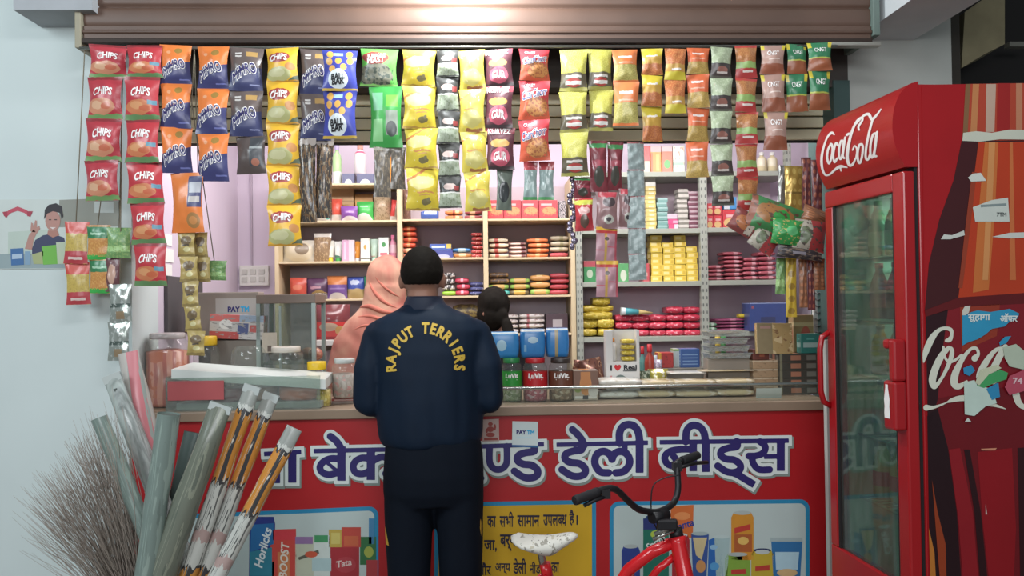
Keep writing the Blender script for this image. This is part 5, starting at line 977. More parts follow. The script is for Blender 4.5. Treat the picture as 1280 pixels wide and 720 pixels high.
# small goods behind
bottle('spray_bottle', 'teal bottle with red cap right of the dispenser', 'bottle', 799, 808, 433, 476, mat('teal_plastic', '#5f9a94', .4), REDG, Y=3.68, base=ZC); bottle('sauce_bottle', 'red sauce bottle behind the crinkled foil packs', 'bottle', 806, 819, 430, 476, mat('sauce_red', '#a84438', .35), REDG, Y=3.66, base=ZC)
bottle('spray_bottle', 'small blue bottle between sauce bottle and red carton', 'bottle', 816, 824, 444, 476, mat('blue_plastic', '#5f9ab8', .4), mat('pale_cap', '#b8ccd0', .4), Y=3.7, base=ZC)
pouch('foil_sachet', 'yellow and silver crinkled foil pack in the middle of the counter', 'sachet', D('yel_foil', '#aaa040', ('N', 5, .55, '#e0dcc4'), rough=.2, metal=.3), 812, 838, 462, 480, Y=3.56, d=.07, base=ZC + .03); pouch('foil_sachet', 'lilac foil pack above the yellow one', 'sachet', D('lil_foil', '#a898ac', ('N', 5, .55, '#dcd4e0'), rough=.2, metal=.3), 818, 830, 450, 466, Y=3.62, d=.05, base=ZC + .08)
pouch('foil_sachet', 'dark green foil pack beside the dispenser foot', 'sachet', D('grn_foil', '#4c5a44', ('N', 6, .55, '#a8b09a'), rough=.2, metal=.3), 799, 815, 464, 482, Y=3.56, d=.05, base=ZC + .02)
tr = MB().box(at(828, 475, 3.7).x, at(884, 475, 3.7).x, 3.7, 3.82, ZC, at(850, 460, 3.7).z).build('grey_tray', mat('grey_carton', '#77736a', .6), world=True, bevel=.004); tag(tr, 'long grey brown box under the red and blue cartons', 'box')
tz = at(850, 460, 3.7).z + .001
carton('match_carton', 'small red carton with yellow edge on the grey box', 'carton', W('mt', '#b52c28', ('R', 0, 0, .2, 1, '#d8a82c'), ('N', 6, .6, '#8a2420')), 823, 842, 441, 459, Y=3.71, d=.08, base=tz)
carton('blue_carton', 'blue carton with pale stripes on the grey box', 'carton', W('bcn', '#2a528f', *[('R', .1, .15 + .17 * k, .9, .2 + .17 * k, '#7f9cc0') for k in range(4)]), 851, 875, 436, 459, Y=3.71, d=.08, base=tz)
carton('white_carton', 'white and green carton half behind the blue carton', 'carton', W('wcn', '#b8c0bc', ('R', 0, .88, 1, 1, '#7fa058')), 842, 852, 436, 459, Y=3.74, d=.06, base=tz)
bottle('glue_tube', 'yellow tube standing behind the clear trays', 'tube', 894, 901, 415, 452, YEL_, YEL_, Y=3.78, shape='tube', base=ZC + .1); bottle('glue_tube', 'green tube standing behind the clear trays', 'tube', 901, 908, 416, 452, GRN_, GRN_, Y=3.78, shape='tube', base=ZC + .1)
mb = MB().box(at(890, 470, 3.74).x, at(912, 470, 3.74).x, 3.745, 3.83, ZC, ZC + .0985); tag(mb.build('small_box', mat('dull_box', '#6f6458', .6), world=True, bevel=.002), 'dull brown box under the yellow and green tubes', 'box')
TRAYM = clear('tray_plastic', '#d8d8d2', .3, .12)
for k in range(4):
    zb_ = ZC + .16 + k * .033; a, b = at(882, 450, 3.58).x, at(938 - 2 * k, 450, 3.58).x
    t = thing('pastry_tray', 'clear pastry tray, %s of the stack of four' % nth(3 - k, 4), 'tray', ((a + b) / 2, 3.6, zb_), 'clear pastry trays'); hw = (b - a) / 2
    MB().rings([[Vector((sx_ * hw * s, sy_ * .06 * s, z_)) for sx_, sy_ in ((-1, -1), (1, -1), (1, 1), (-1, 1))] for s, z_ in ((.86, 0), (.93, .02), (1, .021), (1, .025))], caps=True, sm=False).build('tray_shell', TRAYM, t)
    MB().ball((0, 0, .014), hw * .8, .045, .009).build('pastry', D('pastry', '#a8937a', ('N', 7, .55, '#c4b49c')), t)
tb_ = MB().box(at(884, 470, 3.58).x, at(936, 470, 3.58).x, 3.565, 3.64, ZC, ZC + .158); tag(tb_.build('tray_box', mat('dull_tray_box', '#8a8074', .6), world=True, bevel=.002), 'low cardboard box carrying the pastry trays', 'box')
# right end: chocolate boxes
z5 = ZC; DKB_ = W('darkbox', '#3b3a30', ('R', .26, .2, .5, .8, '#b0765a'), ('R', .64, .2, .86, .8, '#77776c'), ('R', 0, 0, .06, 1, '#7d7a60'))
hb = (at(1000, 440, 3.5).z - ZC) / 5.2
for k in range(5): carton('chocolate_box', 'flat dark olive box, %s of the stack beside the fridge' % nth(4 - k, 5), 'box', DKB_, 974, 1028, 440 + 1, 452, Y=3.5, d=.12, group='dark olive boxes beside the fridge').location.z = z5 + k * hb
for o in [o for o in bpy.data.objects if o.name.startswith('chocolate_box')]: o.scale.z = hb * .985 / (o.dimensions.z or 1) if False else hb / (11 * mpp(3.5)) * .985
for k in range(4): o = carton('wafer_box', 'tan flat box, %s of the stack left of the dark olive boxes' % nth(3 - k, 4), 'box', W('tanbox', '#a88a68', ('R', 0, .8, 1, 1, '#c4b094'), ('N', 7, .6, '#8a6f50')), 941, 973, 452, 462, Y=3.52, d=.1, group='tan flat boxes'); o.location.z = z5 + k * .038; o.scale.z = .0375 / (10 * mpp(3.52))
carton('red_brown_box', 'red brown box on the tan flat boxes', 'box', W('rbb', '#6d3024', ('R', .4, .3, .7, .7, '#a85a3c')), 941, 962, 437, 449, Y=3.54, d=.07, base=z5 + .153)
zt_ = z5 + 5 * hb + .001
gb = carton('gift_box', 'gold chocolate gift box standing tilted at the right end of the counter', 'box', W('gold', '#8f7f5c', ('R', .44, 0, 1, 1, '#b79a64'), ('N', 3.5, .56, (.44, 0, 1, 1), '#d8c090'), ('R', .1, .82, .4, .9, '#b0887c'), ('N', 6, .6, (.5, 0, 1, .8), '#8f6a44'), rough=.25), 946, 992, 400, 439, Y=3.5, d=.03); gb.location.z = zt_; gb.rotation_euler = (-.1, .02, 0)
carton('gold_carton', 'gold and red carton behind the gift box', 'carton', W('gc2', '#9a8458', ('E', .6, .4, .25, .3, '#a8503c'), ('R', 0, .7, 1, .8, '#bfae80')), 992, 1018, 393, 440, Y=3.56, d=.06, base=zt_)
carton('teal_box', 'teal box with pale band on the dark olive boxes', 'box', W('tealb', '#1f7f74', ('R', .12, .3, .9, .55, '#a8c8c0'), ('R', .3, .7, .7, .78, '#5fb0a4')), 1001, 1026, 417, 440, Y=3.5, d=.05, base=zt_)
cc = MB().box(-.055, .055, 0, .002, 0, .042).build('price_card', mat('card_white', '#c3c9c6', .5, var=.03), loc=(at(961, 502, 3.4).x, 3.4, ZC)); cc.rotation_euler = (.12, 0, 0); tag(cc, 'small blank white card standing at the right end of the counter', 'card')
rk = thing('wire_rack', 'white wire rack standing between the shelves and the fridge', 'rack', (at(1018, 470, 3.65).x, 3.65, ZC))
MB().box(.0, .05, 0, .012, 0, at(1020, 362, 3.65).z - ZC).build('rack_panel', mat('rack_white', '#e6e6e2', .5), rk, bevel=.002)
for k in range(9): MB().tube([(.012, -.001, .33 - .03 * k + .12), (.012, -.03, .325 - .03 * k + .12), (.03, -.03, .335 - .03 * k + .12), (.042, -.001, .345 - .03 * k + .12)], .004, 6).build('hook', mat('hook_grey', '#4a4d4c', .4), rk)
# left end of the counter
jar('sweet_jar', 'clear jar with yellow lid left of the man', 382, 411, 452, 520, 3.5, sweets('lilac', '#8a8088', '#b0a4ac', '#c4b8b4'), mat('jar_lid_yellow', '#d9b320', .4), None, None, .55, group='jars at the left end', lidh=.17)
jar('sweet_jar', 'low jar with yellow sweets before the yellow lidded jar', 394, 414, 482, 519, 3.4, sweets('yellow', '#b09a30', '#cdb84c', '#d8cc8a'), None, None, None, .8, group='jars at the left end')
jar('toffee_jar', 'squarish clear jar with pale lid just left of the man', 415, 447, 448, 496, 3.48, sweets('pale', '#a89a90', '#bcaea4', '#c9908c'), mat('jar_lid_clear', '#b9bdb8', .3), None, None, .6, group='jars at the left end', base=at(430, 497, 3.48).z, n=8)
carton('toffee_box', 'clear box with red band under the squarish jar', 'box', W('toff', '#8a7a70', ('R', 0, .55, 1, .95, '#a8453c'), ('R', .1, .65, .9, .8, '#d0c4bc'), rough=.25), 415, 448, 498, 517, Y=3.46, d=.12, base=ZC).scale.z = (at(430, 497.6, 3.48).z - ZC) / max(.001, (at(430, 498, 3.46).z - ZC))
cs_ = thing('display_case', 'glass display case with brown frame behind the jars at the left', 'case', (at(352, 450, 3.66).x, 3.66, ZC))
xa, xb = at(322, 450, 3.62).x, at(396, 450, 3.62).x; zt = at(360, 368, 3.62).z
FR = mat('case_frame', '#7a6a60', .5); FR2 = mat('case_alu', '#8f9a96', .4, .5)
MB().box(xa, xb, 3.6, 3.84, zt - .04, zt).build('case_top', FR, cs_, bevel=.003, world=True)
for x, y in ((xa, 3.6), (xb - .018, 3.6), (xa, 3.82), (xb - .018, 3.82)): MB().box(x, x + .018, y, y + .018, ZC, zt - .04).build('post', FR2, cs_, world=True)
MB().box(xa + .018, xb - .018, 3.606, 3.61, ZC, zt - .04).build('glass_front', GLASS, cs_, world=True); MB().box(xa + .1, xa + .11, 3.602, 3.606, ZC, zt - .05).build('sliding_edge', FR2, cs_, world=True)
MB().box(xa + .018, xb - .018, 3.62, 3.82, ZC + .16, ZC + .168).build('glass_shelf', GLASS, cs_, world=True)
for k in range(5):
    o = MB().ball((0, 0, .03), .034, .034, .03, 12, 8).build('sweet_bun', D('bun', '#a8604c', ('N', 4, .55, '#c08a6c')), loc=(xa + .06 + .045 * k, 3.7 + .05 * (k % 2), ZC + .169)); tag(o, '%s reddish bun on the glass shelf of the display case' % ('leftmost', 'second', 'middle', 'fourth', 'rightmost')[k], 'bun', 'buns in the display case')
bs = MB().box(at(246, 420, 3.72).x, at(322, 420, 3.72).x - .004, 3.74, 3.84, ZC, at(285, 421, 3.72).z); tag(bs.build('stacked_crate', mat('crate_dark', '#4d443f', .7), world=True, bevel=.003), 'dark crate under the brown payment carton', 'crate')
pc = carton('payment_carton', 'brown cardboard carton with PAYTM panel on the left of the counter', 'carton', W('pcart', '#8d8076', ('R', .3, .14, .98, .86, '#b4aea8'), ('R', 0, .97, 1, 1, '#a09488')), 248, 322, 366, 420, Y=3.72, d=.1, base=at(285, 421, 3.72).z + .001)
mb = MB(); hc = (420 - 366) * mpp(3.72); wc = 74 * mpp(3.72); f = lambda u, v: Vector((u, -.0015, v))
put(mb, fit(glyphs('PAY', .05), f, wc * .1, hc * .62, wc * .2, hgt=hc * .13), 0); put(mb, fit(glyphs('TM', .05), f, wc * .28, hc * .62, wc * .14, hgt=hc * .13), 1); mb.face([f(wc * .02, hc * .46), f(wc * .28, hc * .46), f(wc * .28, hc * .5), f(wc * .02, hc * .5)], 2); mb.build('printed_lettering', [NAVY, CYANP, mat('ink_grey', '#7d7a78', .6)], pc)
mz = at(295, 424, 3.62).z
mc = carton('matchbox_tray', 'red white and blue printed display tray before the payment carton', 'tray', W('mtray', '#b9b4b0', ('R', 0, 0, .55, .3, '#b0403a'), ('R', 0, .72, .55, 1, '#c8605a'), ('R', .55, .72, 1, 1, '#8fa0b4'), ('R', .52, .2, .72, .66, '#3f4a78'), ('E', .3, .6, .12, .2, '#d8d4d0'), ('R', .74, .3, .9, .6, '#b0504c'), ('N', 9, .58, '#8f8a88')), 262, 328, 394, 424, Y=3.6, d=.07, base=None); mc.rotation_euler = (0, .05, 0)
MB_ = MB().box(at(264, 430, 3.62).x, at(326, 430, 3.62).x, 3.605, 3.66, ZC, at(295, 425.5, 3.6).z); tag(MB_.build('low_box', mat('low_box', '#6d645c', .6), world=True, bevel=.003), 'dull box under the red white and blue display tray', 'box')
jar('sweet_jar', 'jar with wide yellow lid below the payment carton', 243, 274, 420, 500, 3.56, sweets('dull', '#9a9084', '#b4a89c', '#c0b8ae'), mat('jar_lid_mustard', '#bf9a1f', .4), None, None, .5, group='jars at the left end', lidh=.12)
jar('sweet_jar', 'clear jar without lid below the display tray', 290, 332, 424, 500, 3.52, sweets('dim', '#a89e94', '#bcb2a8', '#c8beb4'), None, None, None, .35, group='jars at the left end'); jar('sweet_jar', 'clear jar with cream lid before the display case', 336, 380, 433, 500, 3.5, sweets('dim2', '#aca298', '#c0b6aa', '#ccc2b6'), mat('jar_lid_cream', '#bdb5aa', .4), None, None, .4, group='jars at the left end', lidh=.08)
mb = MB(); R = []; cz = at(336, 433, 3.6)
tag(carton('tag_card', 'small cream card with brown spot above the clear jars', 'card', W('cream', '#b8ac9c', ('R', .36, .06, .62, .36, '#5a4840')), 328, 346, 416, 441, Y=3.585, d=.004), 'small cream card with brown spot above the clear jars', 'card')
jar('rusk_jar', 'tall clear jar of red brown sticks at the far left of the counter', 184, 236, 416, 520, 3.5, D('sticks', '#a8584c', ('D', 14, 1, .3, .6, '#c0806c'), ('N', 5, .56, '#b05c3c'), wob=.02), mat('jar_lid_glassy', '#a39a98', .3), None, None, .75, group='jars at the left end', lidh=.06)
# clear sheet covered tray at the left front
ct = thing('covered_tray', 'wide clear plastic covered tray with white top at the left front of the counter', 'tray', (at(310, 520, 3.4).x, 3.4, ZC))
x0, x1 = at(214, 500, 3.36).x, at(410, 500, 3.36).x; zt = at(300, 459, 3.36).z; ze = at(400, 473, 3.36).z
P0 = [Vector((x0 + .02, 3.31, zt)), Vector((x1, 3.31, ze)), Vector((x1, 3.47, ze + .015)), Vector((x0 + .05, 3.47, zt + .015))]
mb = MB(); mb.face(P0); mb.face([p - Vector((0, 0, .04)) for p in P0][::-1])
for i in range(4): j = (i + 1) % 4; mb.face([P0[j], P0[i], P0[i] - Vector((0, 0, .04)), P0[j] - Vector((0, 0, .04))])
mb.build('white_lid', mat('milky_plastic', '#d3d7d2', .25, var=.06), ct, world=True)
MB().box(x0 + .0, x1 - .02, 3.3, 3.305, ZC - .04, zt - .035).build('front_sheet', SHEET, ct, world=True); MB().box(x0 - .0, x0 + .004, 3.3, 3.47, ZC, zt - .03).build('side_sheet', SHEET, ct, world=True)
MB().box(x0 + .01, at(286, 490, 3.36).x, 3.2965, 3.2995, at(250, 500, 3.3).z, at(250, 476, 3.3).z).build('red_print', mat('red_print_sheet', '#a85052', .4), ct, world=True)
MB().box(x0 + .03, x1 - .02, 3.33, 3.46, ZC + .001, ZC + .03).build('tray_base', mat('tray_base_grey', '#8f948e', .5), ct, world=True, bevel=.004)
for k, (x, y, rx, h_, lb) in enumerate(((284, 494, 24, '#7a2a34', 'dark red round sweet box'), (374, 500, 24, '#c8683c', 'orange round sweet box'), (330, 500, 17, '#8a5a3c', 'brown round sweet box'))):
    p = at(x, y, 3.4); r = rx * mpp(3.4); o = MB().lathe([(r * .9, 0), (r, .01), (r, .045), (r * .95, .055)], n=20, sy=.7).build('sweet_box', mat('sweet_' + str(k), h_, .3), loc=(p.x, 3.395, ZC + .031)); tag(o, lb + ' under the clear sheet', 'box', 'sweet boxes under the clear sheet')
# ------------------------------------------------------------------ people
def solid(name, mb, m, parent, voxel=.009, smooth=6, disp=None, world=True, mats=None):
    """one continuous skin grown over overlapping volumes"""
    if world and parent is not None:
        q = parent.matrix_basis.inverted(); mb.v = [tuple(q @ Vector(p)) for p in mb.v]
    me = mb.mesh('tmp', [])
    o = bpy.data.objects.new('tmp', me); C.objects.link(o)
    r = o.modifiers.new('r', 'REMESH'); r.mode = 'VOXEL'; r.voxel_size = voxel
    s = o.modifiers.new('s', 'SMOOTH'); s.iterations = smooth; s.factor = .5
    dg = bpy.context.evaluated_depsgraph_get(); out = bpy.data.meshes.new_from_object(o.evaluated_get(dg))
    C.objects.unlink(o); bpy.data.objects.remove(o); bpy.data.meshes.remove(me)
    out.name = name
    if disp:
        out.calc_loop_triangles(); N_ = [v.normal.copy() for v in out.vertices]
        for v, n in zip(out.vertices, N_): v.co += n * disp(v.co, n)
    for p in out.polygons: p.use_smooth = True
    out.materials.clear()
    for x in (mats or [m]): out.materials.append(x)
    ob = bpy.data.objects.new(name, out); C.objects.link(ob); ob.parent = parent; return ob
def ering(c, rx, ry, n=24, sq=1.): return [Vector((c[0] + rx * math.copysign(abs(math.cos(2 * math.pi * j / n)) ** sq, math.cos(2 * math.pi * j / n)), c[1] + ry * math.copysign(abs(math.sin(2 * math.pi * j / n)) ** sq, math.sin(2 * math.pi * j / n)), c[2])) for j in range(n)]
SKIN = mat('skin_brown', '#8f6654', .55, var=.08); HAIR = mat('black_hair', '#17130f', .8, var=.3, scale=60, spec=.12); NAVYC = mat('navy_tracksuit', '#0c1c2e', .65, var=.15, scale=12, spec=.2); TROUS = mat('navy_trousers', '#0a111c', .8, var=.12, scale=10, spec=.15)
def hand(mb, wrist, fwd, up, side, s=1.):
    """palm, four bent fingers and a thumb"""
    wrist, fwd, up = Vector(wrist), Vector(fwd).normalized(), Vector(up).normalized(); lat = fwd.cross(up) * side
    for a in (-.026, -.009, .009, .026): mb.limb([wrist + lat * a * .8 * s, wrist + fwd * .085 * s + lat * a * s], [.014 * s, .0125 * s], n=8)
    for a, l in ((-.03, .062), (-.0105, .078), (.0105, .083), (.03, .072)):
        b = wrist + fwd * .088 * s + lat * a * s
        mb.limb([b, b + fwd * l * .5 * s - up * .006 * s, b + fwd * l * .8 * s - up * .02 * s, b + fwd * l * .95 * s - up * .034 * s], [.0092 * s, .0085 * s, .0078 * s, .0068 * s], n=8)
    b = wrist + fwd * .03 * s + lat * .032 * s
    mb.limb([b, b + fwd * .03 * s + lat * .026 * s - up * .006 * s, b + fwd * .062 * s + lat * .03 * s - up * .016 * s], [.012 * s, .0105 * s, .0085 * s], n=8)
def head(mb, c, s=1., rz=0.):
    """skull, jaw, nose, lips, ears; faces +Y before turning by rz about the head's own axis"""
    M = Matrix.Rotation(rz, 3, 'Z'); c = Vector(c)
    L = lambda x, y, z: c + M @ Vector((x * s, y * s, z * s))
    mb.ball(L(0, -.008, .03), .077 * s, .095 * s, .092 * s, 18, 14, M=M); mb.ball(L(0, .022, -.035), .06 * s, .07 * s, .085 * s, 16, 12, M=M)
    mb.ball(L(0, .05, -.088), .03 * s, .03 * s, .026 * s, 10, 8, M=M)
    mb.limb([L(0, .088, .02), L(0, .108, -.02)], [.009 * s, .014 * s], n=8)
    for k in (-1, 1):
        mb.ball(L(k * .014, .098, -.024), .009 * s, n=8, k=6); mb.ball(L(k * .032, .078, .022), .014 * s, .012 * s, .012 * s, 8, 6)
        mb.ball(L(k * .078, -.002, -.004), .012 * s, .022 * s, .032 * s, 10, 8, M=M); mb.ball(L(k * .04, .06, -.015), .026 * s, .026 * s, .022 * s, 8, 6)
    mb.limb([L(-.02, .088, -.052), L(.02, .088, -.052)], [.008 * s, .008 * s], n=8); mb.limb([L(-.016, .086, -.062), L(.016, .086, -.062)], [.008 * s, .008 * s], n=8)
YM = 2.98
def Q(x, y, dY=0.): p = at(x, y, YM); return Vector((p.x, YM + dY, p.z))
mo = Q(541, 720); man = thing('person', 'man in navy tracksuit with yellow arched lettering, standing with his back turned at the counter', 'person', (mo.x, YM, 0))
def ysec(L, n=28, sq=.85, grow=0.):
    R = []
    for y, x0, x1, ry, dy in L:
        a, b = Q(x0, y), Q(x1, y); R.append(ering(((a.x + b.x) / 2, YM + dy, a.z), (b.x - a.x) / 2 + grow, ry + grow, n, sq))
    return R
hc = Q(527, 352); hc.y += .03
# body: one continuous skin
mb = MB(); head(mb, (hc.x, hc.y + .005, Q(527, 350).z), 1.0)
mb.limb([Q(528, 366, .015), Q(529, 392, .0)], [.055, .06], n=16)
mb.rings(ysec(((392, 506, 560, .06, 0), (412, 482, 586, .08, 0), (450, 484, 590, .1, 0), (500, 486, 592, .1, 0), (550, 486, 598, .105, 0), (600, 487, 600, .11, 0))))
for sx, sh_, eb, wr in ((-1, (476, 414), (462, 502), (484, 511)), (1, (590, 412), (612, 499), (590, 511))):
    w_ = Q(*wr, .26); w_.z = ZC + .045
    mb.limb([Q(sh_[0] - sx * 4, sh_[1] + 8, 0), Q(*eb, -.01), w_], [.043, .04, .028], n=12); hand(mb, w_ + Vector((0, .02, -.012)), (-.25 * sx * 1, 1, -.12), (0, .1, 1), -sx)
for x0, x1 in ((511, 511), (575, 576)):
    k = Q(x0, 735); a = Vector((Q(x1, 735).x, YM + .0, .09))
    mb.limb([Q(x0 + (541 - x0) * .15, 605, .0), k, a], [.085, .058, .04], n=14)
    mb.limb([a + Vector((0, -.02, -.04)), a + Vector((0, .15, -.06))], [.04, .032], n=10)
for f in range(1): pass
solid('body', mb, SKIN, man, .0075, 3)
# jacket
mb = MB()
mb.rings(ysec(((379, 506, 556, .068, .015), (386, 497, 566, .08, .01), (393, 481, 584, .092, .0), (400, 468, 598, .102, -.005), (413, 459, 608, .114, -.01), (440, 466, 603, .128, -.012), (470, 470, 602, .135, -.01), (500, 472, 603, .138, -.005), (525, 473, 605, .138, 0), (543, 475, 604, .135, 0), (551, 478, 602, .13, 0), (556, 482, 598, .12, 0))))
for sx, sh_, eb, wr in ((-1, (473, 420), (462, 500), (480, 508)), (1, (595, 418), (611, 496), (592, 508))):
    w_ = Q(*wr, .23); w_.z = ZC + .05
    s_, e_ = Q(*sh_, -.005), Q(*eb, -.02)
    mb.limb([s_ + Vector((-sx * .06, .01, .012)), s_, s_.lerp(e_, .5) + Vector((sx * .012, -.015, 0)), e_, e_.lerp(w_, .5), w_], [.062, .06, .061, .056, .05, .04], n=16)
def folds(co, n):
    v = noise.noise(Vector((co.x * 9, co.y * 6, co.z * 2.2))) * .014 + noise.noise(Vector((co.x * 22, co.y * 14, co.z * 6 + 3))) * .006
    z = co.z; k = .35 + .65 * min(1, max(0, (1.42 - z) / .35)); return v * k - .002
jk = solid('jacket', mb, NAVYC, man, .009, 5, folds)
# stand-up collar
mb = MB(); R = ysec(((387, 500, 562, .08, .008), (381, 504, 557, .072, .012), (373, 507, 553, .066, .016), (370.5, 508, 552, .065, .018)), 32, 1.); Ri = ysec(((371, 511, 549, .056, .018), (384, 510, 552, .06, .014)), 32, 1.)
mb.rings(R + Ri, caps=False); cl = mb.build('collar', mat('navy_collar', '#0d1a30', .6, var=.1), man, world=True)
# trousers
mb = MB()
mb.rings(ysec(((546, 482, 600, .118, 0), (565, 481, 603, .125, -.003), (590, 480, 604, .13, -.006), (612, 480, 604, .128, -.004), (628, 482, 603, .11, 0))))
for L_ in (((612, 481, 541, .105), (640, 481, 541, .1), (680, 482, 540, .093), (720, 484, 538, .085), (770, 487, 536, .08), (830, 489, 534, .075), (866, 490, 533, .072)), ((612, 543, 604, .105), (640, 544, 604, .1), (680, 547, 604, .093), (720, 549, 603, .085), (770, 551, 601, .08), (830, 553, 599, .075), (866, 554, 598, .072))):
    mb.rings(ysec([(y, a, b, ry, .0) for y, a, b, ry in L_], 20, .95))
tr = solid('trousers', mb, TROUS, man, .009, 5, lambda co, n: noise.noise(Vector((co.x * 16, co.y * 9, co.z * 3))) * .006)
mb = MB()
for p in (((479.5, 652), (481, 652), (488, 672), (488, 677), (483, 676)), ((600.5, 640), (603.5, 645), (603.5, 662), (601, 668), (600, 655))):
    pass
# hair: close cropped cap on the back and top of the head
def cap(c, s, cut, thick=.008, face=1):
    mb = MB(); mb.ball(c, .081 * s, .097 * s, .095 * s, 28, 22)
    return mb
hz_ = Q(527, 350).z; mb = MB(); hb = Vector((hc.x, hc.y - .006, hz_ + .03)); R = []
for i in range(17):
    t = i / 16; z_ = .1 - t * .148; q = math.sqrt(max(.0009, 1 - (z_ / .1) ** 2)) if z_ > 0 else 1 - .9 * (z_ / .1) ** 2
    R.append(ering((hb.x, hb.y - .002 - (.004 if z_ < 0 else 0), hb.z + z_), .0805 * q, (.099 if z_ >= 0 else .097) * q, 32))
mb.rings(R); hm = solid('hair', mb, HAIR, man, .006, 3, lambda co, n: noise.noise(co * 130) * .0018)
for sx in (-1, 1):
    mb = MB(); a = Vector((Q(511 if sx < 0 else 576, 735).x, YM, 0)); mb.rings([ering((a.x, YM + .05, z_), rx, ry, 18) for z_, rx, ry in ((.003, .045, .135), (.03, .048, .138), (.06, .044, .12), (.1, .04, .07))]); mb.build('shoe', mat('dark_shoe', '#1c1b1d', .5), man, world=True)
# lettering wrapped on the back, side stripes on the trousers
def bvh(o):
    M = o.matrix_basis if o.parent is None else o.parent.matrix_basis @ o.matrix_basis
    return BVHTree.FromPolygons([M @ v.co for v in o.data.vertices], [tuple(p.vertices) for p in o.data.polygons])
BJ = bvh(jk); BT = bvh(tr)
def onto(B, x, y, off=.003):
    p = Q(x, y); h = B.ray_cast(Vector((p.x, 1.5, p.z)), Vector((0, 1, 0))); return (h[0] if h[0] else p) - Vector((0, off, 0))
txt = 'RAJPUT TERRIERS'; mb = MB(); ccx, ccy, R_ = 534.5, 451, 35.5
angs = [-97 + 194 * k / (len(txt) - 1) for k in range(len(txt))]
for ch, a in zip(txt, angs):
    if ch == ' ': continue
    V, F = glyphs(ch, .045); a = math.radians(a); mx_ = (min(p[0] for p in V) + max(p[0] for p in V)) / 2; k = 13.2 / .75
    out = []
    for x, y in V:
        u, v = (x - mx_) * k * .82, y * k; r = R_ * (1 if abs(a) < .8 else 1.02) + v
        out.append(onto(BJ, ccx + (r * math.sin(a) + u * math.cos(a)) * .98, ccy - (r * math.cos(a) - u * math.sin(a)) * 1.02))
    put(mb, (out, F))
mb.build('yellow_lettering', mat('embroidery_yellow', '#c9a63c', .6, var=.1, scale=60), man, world=True)
mb = MB()
for p in (((478.5, 650), (482, 655), (488.5, 676), (484, 677), (480, 668)), ((600.5, 644), (604, 648), (604, 660), (601.5, 666), (600, 655))):
    pts = [onto(BT, min(max(x, 482.5), 601.5), y, .004) for x, y in p]; mb.face(pts)
mb.build('side_stripe', mat('stripe_yellow', '#c49a2c', .6), man, world=True)
# woman in a peach headscarf behind the counter
YW = 4.15
def QW(x, y, d=0): p = at(x, y, YW); return Vector((p.x, YW + d, p.z))
wm = thing('person', 'woman in a peach and red headscarf behind the counter, left of the man', 'person', (QW(478, 400).x, YW, 0))
hw = QW(484, 352); mb = MB(); head(mb, hw, .95, -1.9)
mb.limb([hw + Vector((0, 0, -.06)), hw + Vector((-.01, 0, -.2))], [.05, .055], n=12)
zf = [(0.02, .11, .09), (.45, .12, .1), (.85, .15, .11), (1.05, .14, .1), (1.25, .16, .1), (1.38, .15, .085), (1.44, .07, .06)]
mb.rings([ering((hw.x - .02, YW, z_), rx, ry) for z_, rx, ry in zf])
for sx in (-1, 1):
    sh_ = Vector((hw.x - .02 + sx * .15, YW, 1.36)); eb = sh_ + Vector((sx * .05, -.02, -.27)); w_ = eb + Vector((-sx * .05, -.2, -.02)); mb.limb([sh_, eb, w_], [.05, .042, .028]); hand(mb, w_, (-sx * .2, -1, -.1), (0, 0, 1), sx, .9)
solid('body', mb, SKIN, wm, .0085, 3)
SCARF = design('peach_scarf', '#d99a7c', [('N', 5, .56, '#c9604c'), ('N', 3, .58, '#e2b496')], rough=.8)
def obj_uv_free(m): return m
def cloth(name, cols, sc_):
    m = mat(name, cols[0], .85); nt = m.node_tree; b_ = nt.nodes['Principled BSDF']; n = [x for x in nt.nodes if x.type == 'TEX_NOISE'][0]
    n.inputs['Scale'].default_value = sc_; n.inputs['Distortion'].default_value = 1.2; r = nt.nodes.new('ShaderNodeValToRGB'); el_ = r.color_ramp.elements
    el_[0].position = .36; el_[0].color = (*lin(cols[0]), 1); el_[1].position = .64; el_[1].color = (*lin(cols[-1]), 1); e = el_.new(.5); e.color = (*lin(cols[1]), 1)
    nt.links.new(n.outputs['Fac'], r.inputs[0]); nt.links.new(r.outputs[0], b_.inputs['Base Color']); return m
SC = cloth('peach_scarf_cloth', ('#a86458', '#b5826e', '#c49e86'), 3.); SC2 = mat('scarf_red_fold', '#b06454', .8, var=.15, scale=9)
mb = MB(); mb.ball(hw + Vector((-.005, .012, .015)), .105, .115, .128, 22, 16)
mb.rings([ering((hw.x + dx_, YW + .0, z_), rx, ry, 28, .9) for z_, rx, ry, dx_ in ((hw.z - .02, .105, .11, -.005), (hw.z - .12, .115, .12, -.02), (hw.z - .2, .17, .14, -.035), (hw.z - .3, .225, .15, -.05), (hw.z - .45, .25, .16, -.06), (hw.z - .65, .26, .165, -.07), (hw.z - .8, .26, .16, -.07))])
sc = solid('headscarf', mb, SC, wm, .012, 4, lambda co, n: noise.noise(Vector((co.x * 7 + co.z * 9, co.y * 6, co.z * 4 - co.x * 6))) * .008 + noise.noise(Vector((co.x * 16 + co.z * 22, co.y * 10, co.z * 10))) * .003)
BS = BVHTree.FromPolygons([wm.matrix_basis @ v.co for v in sc.data.vertices], [tuple(p.vertices) for p in sc.data.polygons])
def onS(x, y):
    p = QW(x, y); h = BS.ray_cast(Vector((p.x, 2.5, p.z)), Vector((0, 1, 0))); return (h[0] if h[0] else p) + Vector((0, .004, 0))
mb = MB()
